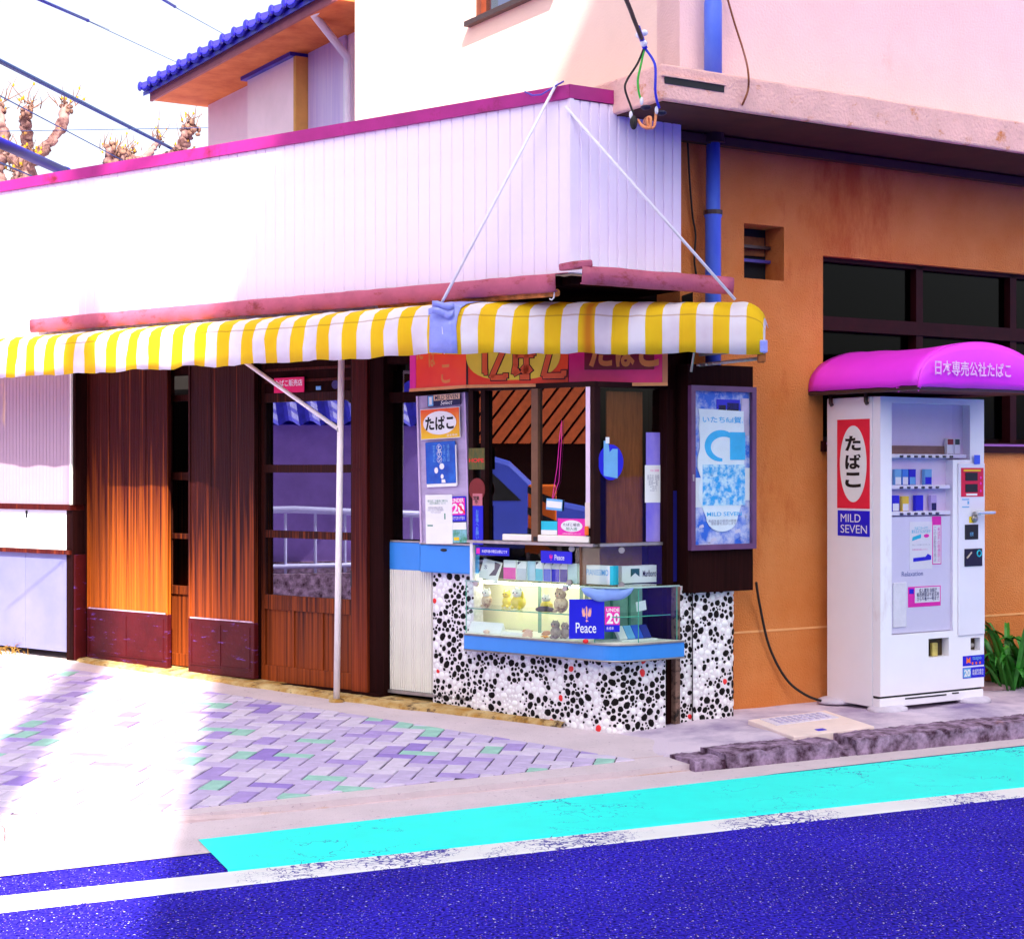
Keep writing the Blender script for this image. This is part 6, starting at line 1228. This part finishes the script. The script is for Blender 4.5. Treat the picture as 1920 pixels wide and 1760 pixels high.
cable('power_cord', 'black cord looping from the poster case down to the vending machine', 'cord', [hw(1418,1092,.10), hw(1424,1130,.05), hw(1442,1210,.03), hw(1474,1272,.04), hw(1512,1303,.09), hw(1552,1316,.12), hw(1568,1312,.10)], .008, RUBBER)
cable('wall_cable', 'thin black cable hanging down the orange wall beside the white parapet', 'cable', [hw(1288,236,.02), hw(1292,320,.03), hw(1298,400,.02), hw(1304,440,.02), hw(1302,490,.02), hw(1310,540,.02)], .006, RUBBER)
cable('upper_cable', 'thin brown cable hanging over the pink upper wall and ledge', 'cable', [hw(1362,-10,.03), hw(1376,40,.05), hw(1392,90,.12), hw(1402,130,.645), hw(1403,165,.65), hw(1394,192,.645), hw(1378,222,.4)], .006, mat('brown_cable', lin(130,70,30), .6, .2, 20))
# service drop with its split wires
sd_ = thing('service_drop', 'power line splitting into black, green and blue wires at the ledge corner', 'power line', pt(1205,85,8.60)); so_ = Vector(sd_.location)
def wire(name, pts, r, m): 
    mb = MB(); P_ = [Vector(p)-so_ for p in pts]; out = []
    for i in range(len(P_)-1):
        a,b,c,d = P_[max(i-1,0)],P_[i],P_[i+1],P_[min(i+2,len(P_)-1)]
        for k in range(5): t = k/5; out.append(.5*((2*b)+(c-a)*t+(2*a-5*b+4*c-d)*t*t+(3*b-a-3*c+d)*t**3))
    out.append(P_[-1]); mb.tube(out, r, 7); return mb.build(name, m, sd_, smooth=True)
BW = mat('blue_wire', lin(30,40,200), .4, .1, 20); GW = mat('green_wire', lin(60,190,60), .4, .1, 20)
wire('main_cable', [pt(1100,-160,6.24), pt(1172,-5,7.74), pt(1190,40,8.24), pt(1203,72,8.54)], .011, RUBBER); wire('main_sleeve', [pt(1196,52,8.44), pt(1204,75,8.58), pt(1210,92,8.60)], .014, BW)
wire('black_wire', [pt(1207,92,8.60), pt(1195,120,8.59), pt(1176,150,8.58), pt(1172,168,8.58), pt(1182,198,8.60), pt(1187,212,8.60)], .006, RUBBER); wire('green_wire', [pt(1208,92,8.60), pt(1201,125,8.59), pt(1196,150,8.59), pt(1198,175,8.60), pt(1204,192,8.61)], .006, GW); wire('blue_wire', [pt(1210,92,8.60), pt(1224,112,8.59), pt(1229,130,8.58), pt(1229,175,8.58), pt(1236,203,8.62)], .007, BW)
for (px_,py_,d_) in ((1208,62,8.84),(1198,66,8.84),(1207,82,8.84)): MB().ball(tuple(Vector(pt(px_,py_,d_-.26))-so_),.020,.018,.017,10,6).build('insulator', mat('white_porcelain', (.85,.85,.88), .2, .03, 9), sd_, smooth=True)
for (px_,py_,d_) in ((1203,190,8.86),(1231,207,8.88),(1183,216,8.86)): MB().ball(tuple(Vector(pt(px_,py_,d_-.26))-so_),.010,.010,.022,8,6).build('sleeve', WHITE, sd_, smooth=True)
MB().ball(tuple(Vector(pt(1188,230,8.60))-so_),.020,.018,.038,10,8).build('plug', RUBBER, sd_, smooth=True)
wire('copper_loop', [pt(1196,225,8.61), pt(1204,236,8.60), pt(1218,240,8.60), pt(1220,222,8.61), pt(1214,222,8.62), pt(1216,238,8.61), pt(1226,238,8.62), pt(1230,212,8.64)], .008, mat('copper_insulation', lin(226,140,90), .5, .2, 20))
for (px_,py_) in ((1211,202),(1240,212)): MB().ball(tuple(Vector(pt(px_,py_,8.66))-so_),.03,.03,.014,8,5).build('clamp', mat('dark_blue_clamp', lin(14,18,60), .5, .4, 40), sd_, smooth=True)
MB().ball(tuple(Vector(pt(1212,228,8.74))-so_),.02,.1,.016,8,5).build('bracket', mat('bracket_tan', lin(190,120,80), .6, .3, 20), sd_, smooth=True)
cab = L.xz(1010,160,.27); tag(MB().tube([(0,0,0),(.06,-.01,-.03),(.12,-.012,-.035),(.2,0,.0),(.26,0,.02)], .005, 6).build('loose_wire', mat('violet_wire', lin(90,70,180), .4, .1, 20), None, smooth=True, loc=L.world(L.s(984,.28),-.28,3.565), rot=(0,0,L.a)), 'loose lilac wire hanging at the parapet coping', 'wire')
# drain cover slab on the apron
CV = [(1402,1350),(1548,1332),(1640,1362),(1488,1382)]
def on_ground(px, py, z): d = (CAMH-z)/((py-CY)/FPX); return Vector(((px-CX)/FPX*d, d, z))
cv = [on_ground(a,b,.098) for a,b in CV]; cc = sum(cv, Vector())/4; ds = thing('drain_cover', 'pale concrete slab with a ribbed drain cover at the foot of the orange wall', 'drain cover', (cc.x,cc.y,.03))
MB().prism([(p.x-cc.x,p.y-cc.y) for p in (cv[3],cv[2],cv[1],cv[0])], 0, .072).build('slab', mat('slab_concrete', lin(236,212,206), .85, .08, 6, dirt=(lin(226,180,80), 4, .66, (1,1,1))), ds, bevel=.006)
ca, cb = (cv[1]-cv[0])*.62, (cv[3]-cv[0])*.42; c0 = cv[0]*.55+cv[1]*.20+cv[2]*.10+cv[3]*.15
MB().prism([(c0+v-cc)[:2] for v in (Vector(), ca*.9+Vector(), ca*.9+cb, cb)], .07, .0765).build('cover', mat('cast_cover', lin(214,206,228), .5, .1, 9), ds) if False else None
gm = mat('cast_ribs', lin(190,180,214), .5, .15, 20)
mid = lambda u, v: (cv[0].lerp(cv[1],u)).lerp(cv[3].lerp(cv[2],u), v)-cc
def quad_on(u0,u1,v0,v1,z0,z1,name,m): MB().prism([tuple(mid(u0,v1)[:2]),tuple(mid(u1,v1)[:2]),tuple(mid(u1,v0)[:2]),tuple(mid(u0,v0)[:2])], z0, z1).build(name, m, ds)
quad_on(.12,.90,.06,.44,.071,.0755,'cover',mat('cast_cover', lin(222,212,230), .5, .1, 9))
for i_ in range(9):
    for j_ in range(3): quad_on(.20+i_*.075,.235+i_*.075,.12+j_*.10,.19+j_*.10,.0752,.079,'rib',gm)
quad_on(.36,.46,.82,.90,.071,.0745,'blue_marker',BLUEP)
# strap leaved plant at the right of the machine
pln = thing('strap_leaf_plant', 'dark green strap leaved plant growing between the machine and the wall', 'plant', tuple(Vector(H.world(H.s(1905,.20),-.20,.05))), H.a)
LEAF = mat('dark_leaf', lin(24,92,26), .45, .3, 9, col2=lin(60,150,44), spec=.4); rg = random.Random(8)
for k_ in range(80):
    az = rg.uniform(0,6.28); ln_ = rg.uniform(.25,.52); up_ = rg.uniform(.45,1.25); w0 = rg.uniform(.014,.028); bx_, by_ = rg.uniform(-.14,.2), rg.uniform(-.08,.08); mb = MB(); prev = None
    dx_, dy_ = math.cos(az), math.sin(az)*.75; pts_l = []
    for i_ in range(8):
        f = i_/7; r_ = ln_*f; z = up_*ln_*math.sin(min(f*2.0,2.4)*.95)*1.0-.10*f*f; wd = w0*math.sin(math.pi*(.12+.88*f))**.7*(1 if i_ < 7 else .1)
        c_ = Vector((bx_+dx_*r_*.8, by_+dy_*r_*.8, max(.005,z))); sd__ = Vector((-dy_,dx_,0)).normalized()*wd; pts_l.append((c_-sd__, c_+Vector((0,0,-wd*.5)), c_+sd__))
    for i_ in range(7):
        a,b = pts_l[i_], pts_l[i_+1]; mb.poly([a[0],a[1],b[1],b[0]]); mb.poly([a[1],a[2],b[2],b[1]])
    mb.build('leaf', LEAF, pln, smooth=True)
tag(MB().lathe([(.16,0),(.16,.02),(.13,.03),(.0001,.034)], (0,0,0), 20, 1.2, .8).build('ground_lid', mat('lid_concrete', lin(150,124,130), .8, .2, 12), None, loc=tuple(Vector(H.world(H.s(1862,.12),-.12,.085))), rot=(0,0,H.a)), 'round concrete lid beside the vending machine', 'lid')
wd_ = thing('weed_tuft', 'dry yellow weed tuft at the foot of the pale shutter store', 'weed', L.world(L.s(14,.2),-.22,.14))
for k_ in range(40):
    az = rg.uniform(0,6.28); l_ = rg.uniform(.05,.16); bx_, by_ = rg.gauss(0,.07), rg.gauss(0,.03)
    MB().tube([(bx_,by_,0),(bx_+.3*l_*math.cos(az),by_+.3*l_*math.sin(az),l_*.6),(bx_+.8*l_*math.cos(az),by_+.8*l_*math.sin(az),l_*.75)], [.0035,.003,.001], 4, cap=False).build('blade', mat('dry_grass', lin(150,110,40), .8, .4, 40) if k_ == 0 else bpy.data.materials['dry_grass'], wd_)
for (px_,py_,lb) in ((0,413,'thin white hooked rod sticking out before the white parapet'),(0,42,'thin pale hooked rod sticking out against the sky')):
    a, b = Vector(pt(-120,py_-4,9.5)), Vector(pt(42,py_,9.5)); tag(MB().tube([(0,0,0), tuple(b-a), tuple(b-a+Vector((0,0,.016)))], .004, 6).build('hooked_rod', ROD, None, smooth=True, loc=a), lb, 'rod')

# ---------------------------------------------------------------- overhead lines and pollarded trees beyond the parapet
LINE_M = mat('cable_sheath', lin(40,60,110), .5, .2, 9); SLEEVE = mat('blue_sleeve', lin(26,24,140), .5, .2, 6)
def skyline(label, a, b, r, m=LINE_M, ext_=1.6, cat='power line', sag=.0):
    A, B = Vector(pt(*a)), Vector(pt(*b)); A2 = A-(B-A)*.6; B2 = B+(B-A)*ext_
    tag(MB().tube([(0,0,0)]+[tuple((B2-A2)*t+Vector((0,0,-sag*4*t*(1-t)))) for t in (.25,.5,.75,1)], r, 6).build('overhead_line', m, None, smooth=True, loc=A2), label, cat)
skyline('thick blue overhead line crossing behind the pollarded branch tips', (0,115,17), (315,275,27), .030)
skyline('thin overhead line passing through the forked tree', (0,180,20), (190,280,27), .009)
skyline('thin overhead line just above the parapet end', (0,305,19), (105,350,22), .010)
skyline('thin pale overhead line continuing from the covered joint by the roof', (165,40,22), (320,112,32), .006, ext_=.5)
skyline('thin pale overhead line touching the roof tiles', (330,15,24), (408,58,30), .006, ext_=.4)
skyline('faint level wire running to the house wing', (20,246,20), (388,240,18), .004, ext_=.02)
def sleeve(label, a, b, r):
    A, B = Vector(pt(*a)), Vector(pt(*b)); A2 = A-(B-A)*.5; d_ = (B-A).normalized()
    t = thing('cable_sleeve', label, 'cable sleeve', A2); MB().tube([(0,0,0), tuple(B-A2)], r, 10).build('sleeve', SLEEVE, t, smooth=True); MB().tube([tuple(B-A2), tuple(B-A2+d_*1.6)], r*.18, 6).build('wire', LINE_M, t)
    MB().tube([tuple(B-A2-d_*.06), tuple(B-A2)], r*1.15, 10).build('end_cap', SLEEVE, t)
sleeve('fat blue cable sleeve crossing the forked tree trunk', (0,268,13), (125,324,15), .045)
sleeve('short covered line joint at the top of the sky', (70,-2,19), (165,39,22), .020)
sleeve('short covered line joint beside the roof ridge', (300,-4,22), (328,13,24), .020)
BARK = mat('plane_bark', lin(150,112,106), .9, .3, 5, col2=lin(70,36,40), bump=1.0, bscale=18, dirt=(lin(214,160,60), 5, .64, (1,1,1)), ramp=(.4,.62)); BARKD = mat('dark_knuckle', lin(64,34,40), .9, .4, 14, col2=lin(150,110,90), bump=1, bscale=30); BUD = mat('yellow_bud', lin(180,130,20), .7, .3, 20); TWIG = mat('twig', lin(120,84,70), .8, .2, 20)
def pollard(label, px, d, trunk, limbs, seed, base_w):
    rg = random.Random(seed); bx_, by_ = (px-CX)/FPX*d, d; t = thing('pollarded_tree', label, 'tree', (bx_,by_,0)); o = Vector((bx_,by_,0))
    loc = lambda p, dd=0: Vector(pt(p[0],p[1],d+dd))-o
    def gnarl(pts, rs, name, m=BARK):
        out, ro = [], []
        for i in range(len(pts)-1):
            for k in range(7):
                f = k/7; p = pts[i].lerp(pts[i+1],f); r_ = rs[i]+(rs[i+1]-rs[i])*f
                out.append(p+Vector((rg.gauss(0,r_*.20),rg.gauss(0,r_*.20),0))); ro.append(r_*rg.uniform(.78,1.28))
        out.append(pts[-1]); ro.append(rs[-1]); return MB().tube(out, ro, 10).build(name, m, t, smooth=True)
    T = [Vector((0,0,-.1))]+[loc(p) for p in trunk]; gnarl(T, [base_w*1.35]+[base_w]*(len(T)-2)+[base_w*1.1], 'trunk')
    tw = MB(); bd = MB()
    for i, (path, dd, r0, r1) in enumerate(limbs):
        Pp = [loc(p, dd*j/max(1,len(path)-1)) for j, p in enumerate(path)]; gnarl(Pp, [.72*(r0+(r1-r0)*j/(len(Pp)-1)) for j in range(len(Pp))], 'limb')
        k_ = MB(); e = Pp[-1]
        for _ in range(20): k_.ball(tuple(e+Vector((rg.gauss(0,r1*.55),rg.gauss(0,r1*.55),rg.gauss(-.3*r1,r1*.6)))), r1*rg.uniform(.22,.48), r1*rg.uniform(.22,.48), r1*rg.uniform(.22,.48), 7, 5)
        k_.build('knuckle', BARKD, t, smooth=True)
        for _ in range(16):
            s_ = e+Vector((rg.gauss(0,r1*.9),rg.gauss(0,r1*.9),rg.uniform(-.3,1)*r1)); v = Vector((rg.gauss(0,.5),rg.gauss(0,.5),rg.uniform(.4,1.2))).normalized()*rg.uniform(.10,.32 if rg.random() < .8 else .6)
            tw.tube([tuple(s_), tuple(s_+v*.5+Vector((rg.gauss(0,.02),0,0))), tuple(s_+v)], [.010,.007,.003], 4, cap=False)
            for _ in range(1 if rg.random() < .35 else 0): bd.ball(tuple(s_+v*rg.uniform(.2,1)), .018, .018, .028, 5, 4)
    stuff(tw.build('twigs', TWIG, t)); stuff(bd.build('buds', BUD, t))
pollard('pollarded plane tree with three knobbly limbs, crossed by the fat blue sleeve', 42, 24, [(42,365),(46,320),(46,300)], [([(42,306),(24,292),(10,268),(4,235),(-4,200)],.5,.13,.09),([(46,304),(50,270),(48,235),(52,205)],-.3,.14,.09),([(52,306),(78,288),(98,262),(118,235),(124,200)],.6,.12,.09),([(52,318),(58,312),(66,300)],-.3,.08,.05)], 1, .125)
pollard('tree stump limb with yellow buds at the very edge of the parapet', -6, 21, [(-6,390),(-4,360),(-2,335)], [([(-2,340),(10,350),(22,348),(34,322)],.3,.08,.05),([(-2,336),(-2,310),(4,286)],.0,.10,.08)], 2, .10)
pollard('dark short pollard head bristling with twigs above the parapet', 206, 30, [(204,400),(206,345),(206,320)], [([(206,322),(206,300),(212,285)],.0,.15,.16),([(206,320),(222,302),(232,290)],.4,.12,.14)], 3, .15)
pollard('pale bent pollard between the bristling head and the tallest one', 248, 33, [(244,400),(246,340),(252,302)], [([(252,304),(246,296),(242,292)],.0,.14,.10),([(252,304),(274,296),(288,278),(296,262)],.5,.10,.07)], 4, .16)
pollard('tall knobbly pollard limb rising beside the house wing', 310, 27, [(302,400),(312,330),(318,300)], [([(318,302),(336,282),(346,262),(356,244),(358,236)],.0,.13,.12),([(334,284),(340,288),(344,291)],.0,.06,.05)], 5, .14)

# ---------------------------------------------------------------- across the street, behind and beside the photographer: seen in the glass, and shading the shop
GREYW = mat('concrete_block', lin(176,160,176), .85, .12, 2, bump=.2)
ab = thing('apartment_block', 'tall grey apartment block standing behind the photographer', 'building', (.67,-8,0)); 
prof_ab = [(0,0),(9.5,0),(9.5,24.5),(2.75,24.5),(2.55,22.4),(1.9,22.0),(.93,21.8),(.38,21.3),(0,20.4)]
abm = MB().slab(prof_ab, -8.0, 0.0); abm.v = [(x-.1414*y, y, z) for x,y,z in abm.v]; abm.build('wall', GREYW, ab)   # plan sheared along the sun's rays, shaped to place its shadow edge
abw = MB().box(0,1.6,0,.06,0,1.3).mesh('window', GLASSD)
for fl_ in range(7):
    for c_ in range(3):
        o = bpy.data.objects.new('window', abw); COL.objects.link(o); o.parent = ab; o.location = (1.3+c_*2.8, .002, 1.1+fl_*2.85)
HW_ = mat('far_house_render', lin(170,140,140), .85, .1, 2)
def shading_house(label, x0, x1, y1, h, dp=6):  # unseen houses added to block low sky and deepen shade under ledge and awning
    hs_ = thing('shading_house', label, 'house', (x0,y1,0)); w_ = x1-x0; box('wall', HW_, hs_, 0, w_, -dp, 0, 0, h)
    rm_ = MB(); rm_.faces([(-.4,.6,h),(w_+.4,.6,h),(w_+.4,-dp/2,h+1.5),(-.4,-dp/2,h+1.5),(-.4,-dp-.6,h),(w_+.4,-dp-.6,h)], [(0,1,2,3),(3,2,5,4),(0,3,4),(1,5,2),(0,4,5,1)]); rm_.build('roof', TILE, hs_)
    for k2 in range(int(w_/2.2)):
        for z2 in ((1.0,3.6) if h > 4 else (1.0,)): box('window', GLASSD, hs_, .5+k2*2.2, 1.9+k2*2.2, .002, .05, z2, z2+1.2)
    return hs_
shading_house('low tiled house added unseen behind the photographer, left of the apartment block', -9.0, -1.4, -8.5, 5.4)
shading_house('tiled house added unseen behind the photographer, right of the apartment block', 10.6, 19.0, -8.0, 5.6)
shading_house('tiled house added unseen behind the photographer, far along the street', -18.5, -10.0, -7.5, 5.2)
up_ = thing('utility_pole', 'tall round concrete utility pole behind the photographer', 'utility pole', (-1.02,-2.0,0)); MB().tube([(0,0,0),(0,0,8),(0,0,17)], [.20,.17,.135], 16).build('shaft', GREYW, up_, smooth=True); MB().tube([(-.8,0,16.2),(.8,0,16.2)], .05, 8).build('crossarm', STEEL, up_)
gw = thing('garden_wall', 'stone garden wall with blue tiled coping across the side street', 'wall', (-8.6,7.9,0)); 
box('wall', mat('garden_wall_render', lin(150,120,206), .85, .2, 2.5), gw, -.15, .15, 0, 7, .5, 1.98); box('stone_foot', OLDKERB, gw, -.2, .25, 0, 7, 0, .52)
ct = MB(); ct.faces([(-.45,0,1.97),(0,0,2.42),(.45,0,1.97),(-.45,7,1.97),(0,7,2.42),(.45,7,1.97)], [(0,1,4,3),(1,2,5,4),(2,0,3,5),(0,2,1),(3,4,5)]); ct.build('coping', TILE, gw)
tme = MB()
tme.grid(lambda u,v: (.02+.48*u, .11*(v*2-1), 2.41-.47*u+.03*math.cos((v*2-1)*2.6)+.02*(1-((u*4)%1))), 8, 6); tme = tme.mesh('coping_tile', TILE)
for k_ in range(31):
    o = bpy.data.objects.new('coping_tile', tme); COL.objects.link(o); o.parent = gw; o.location = (0,.12+k_*.22,.02)
fe = thing('street_railing', 'pale curved street railing before the garden wall', 'railing', (-7.4,7.6,0)); RAILM = mat('railing_paint', lin(176,176,226), .4, .1, 5)
MB().tube([(0,0,1.0),(0,2,1.10),(0,4,1.08),(0,6,1.0)], .035, 8).build('top_rail', RAILM, fe, smooth=True); MB().tube([(0,0,.55),(0,6,.5)], .025, 8).build('lower_rail', RAILM, fe, smooth=True)
for k_ in range(21): MB().tube([(0,k_*.3,.45),(0,k_*.3,1.06)], .016, 6).build('baluster', RAILM, fe)
box('kerb_stone', OLDKERB, fe, -.12, .12, 0, 6, 0, .46)
dbk = thing('dark_hedge', 'dark clipped hedge behind the garden wall', 'hedge', (-11.2,8.2,0)); hm_ = MB(); hm_.grid(lambda u,v: (.9*math.sin(v*math.pi)+.15*mnoise.noise((u*60,v*9,1)), 16*u, 4.6*(1-math.cos(v*math.pi))*.5+.2*mnoise.noise((u*50,v*8,4))), 80, 10); hm_.build('foliage', mat('hedge_leaf', lin(40,66,30), .8, .5, 9, col2=lin(14,26,14), bump=1, bscale=12), dbk, smooth=True)
# parked van, seen only in the window
vn = thing('parked_van', 'blue minivan parked across the side street', 'van', (-14.6,6.3,0), R(-92)); VB = mat('van_blue', lin(70,90,214), .3, .08, 2, coat=.6)
pv = [(-2.1,.35),(2.1,.35),(2.15,.75),(2.0,.95),(1.35,1.08),(.75,1.62),(.4,1.72),(-1.7,1.72),(-2.0,1.5),(-2.12,.9)]
MB().slab(pv, -.85, .85).build('body', VB, vn, bevel=.08)
for sg_ in (-1,1):
    for wxs in (((-1.85,1.05),(-1.8,1.5),(-.75,1.55),(-.75,1.05)),((-.65,1.05),(-.65,1.55),(.35,1.55),(.9,1.05))):
        y0_ = sg_*.853; MB().slab([(a,b) for a,b in wxs][::-1], min(y0_,y0_-sg_*.01)-.002, max(y0_,y0_-sg_*.01)+.002).build('side_window', BLACK, vn)
    for wx_ in (-1.35,1.35):
        whl = MB().lathe([(.2,-.1),(.32,-.1),(.33,-.06),(.33,.06),(.32,.1),(.2,.1)], (0,0,0), 20).build('wheel', RUBBER, vn, smooth=False, loc=(wx_,sg_*.78,.33), rot=(R(90),0,0)); MB().lathe([(.01,-.11),(.19,-.105),(.19,.105),(.01,.11)], (0,0,0), 16).build('rim', STEEL, whl)
sb_ = thing('striped_barrier', 'orange and black striped traffic barrier across the side street', 'barrier', (-5.6,7.55,0), R(95)); box('board', ORANGEP, sb_, -.15, .15, -.02, .02, .72, 1.36, .02)
for k_ in range(3): MB().slab([(-.15,.74+k_*.2),(.15,.88+k_*.2),(.15,.96+k_*.19),(-.15,.82+k_*.2)], -.026, .026).build('stripe', BLACK, sb_)
for sg_ in (-1,1): MB().tube([(sg_*.12,0,0),(sg_*.12,0,.76)], .02, 6).build('leg', STEEL, sb_)
bs_ = thing('timber_shed', 'brown slatted timber shed beyond the parked van', 'shed', (-18.4,1.0,0), R(0)); box('wall', DARKW, bs_, -.6, 0, 0, 7.4, 0, 5.2)
OSL = mat('orange_slat', lin(206,96,44), .7, .2, 9)
for k_ in range(26): MB().faces([(.01,k_*.19,2.5),(.01,k_*.19+.15,2.5),(.01,k_*.19+.75,1.8),(.01,k_*.19+.60,1.8),(.05,k_*.19,2.5),(.05,k_*.19+.15,2.5),(.05,k_*.19+.75,1.8),(.05,k_*.19+.60,1.8)], [(0,1,2,3),(7,6,5,4),(4,5,1,0),(5,6,2,1),(6,7,3,2),(7,4,0,3)]) if False else MB().slab([(k_*.26,2.95),(k_*.26+.8,1.95),(k_*.26+1.0,1.95),(k_*.26+.2,2.95)], .01, .05).build('slat', OSL, bs_, rot=(0,0,R(90)), loc=(.06,0,0))
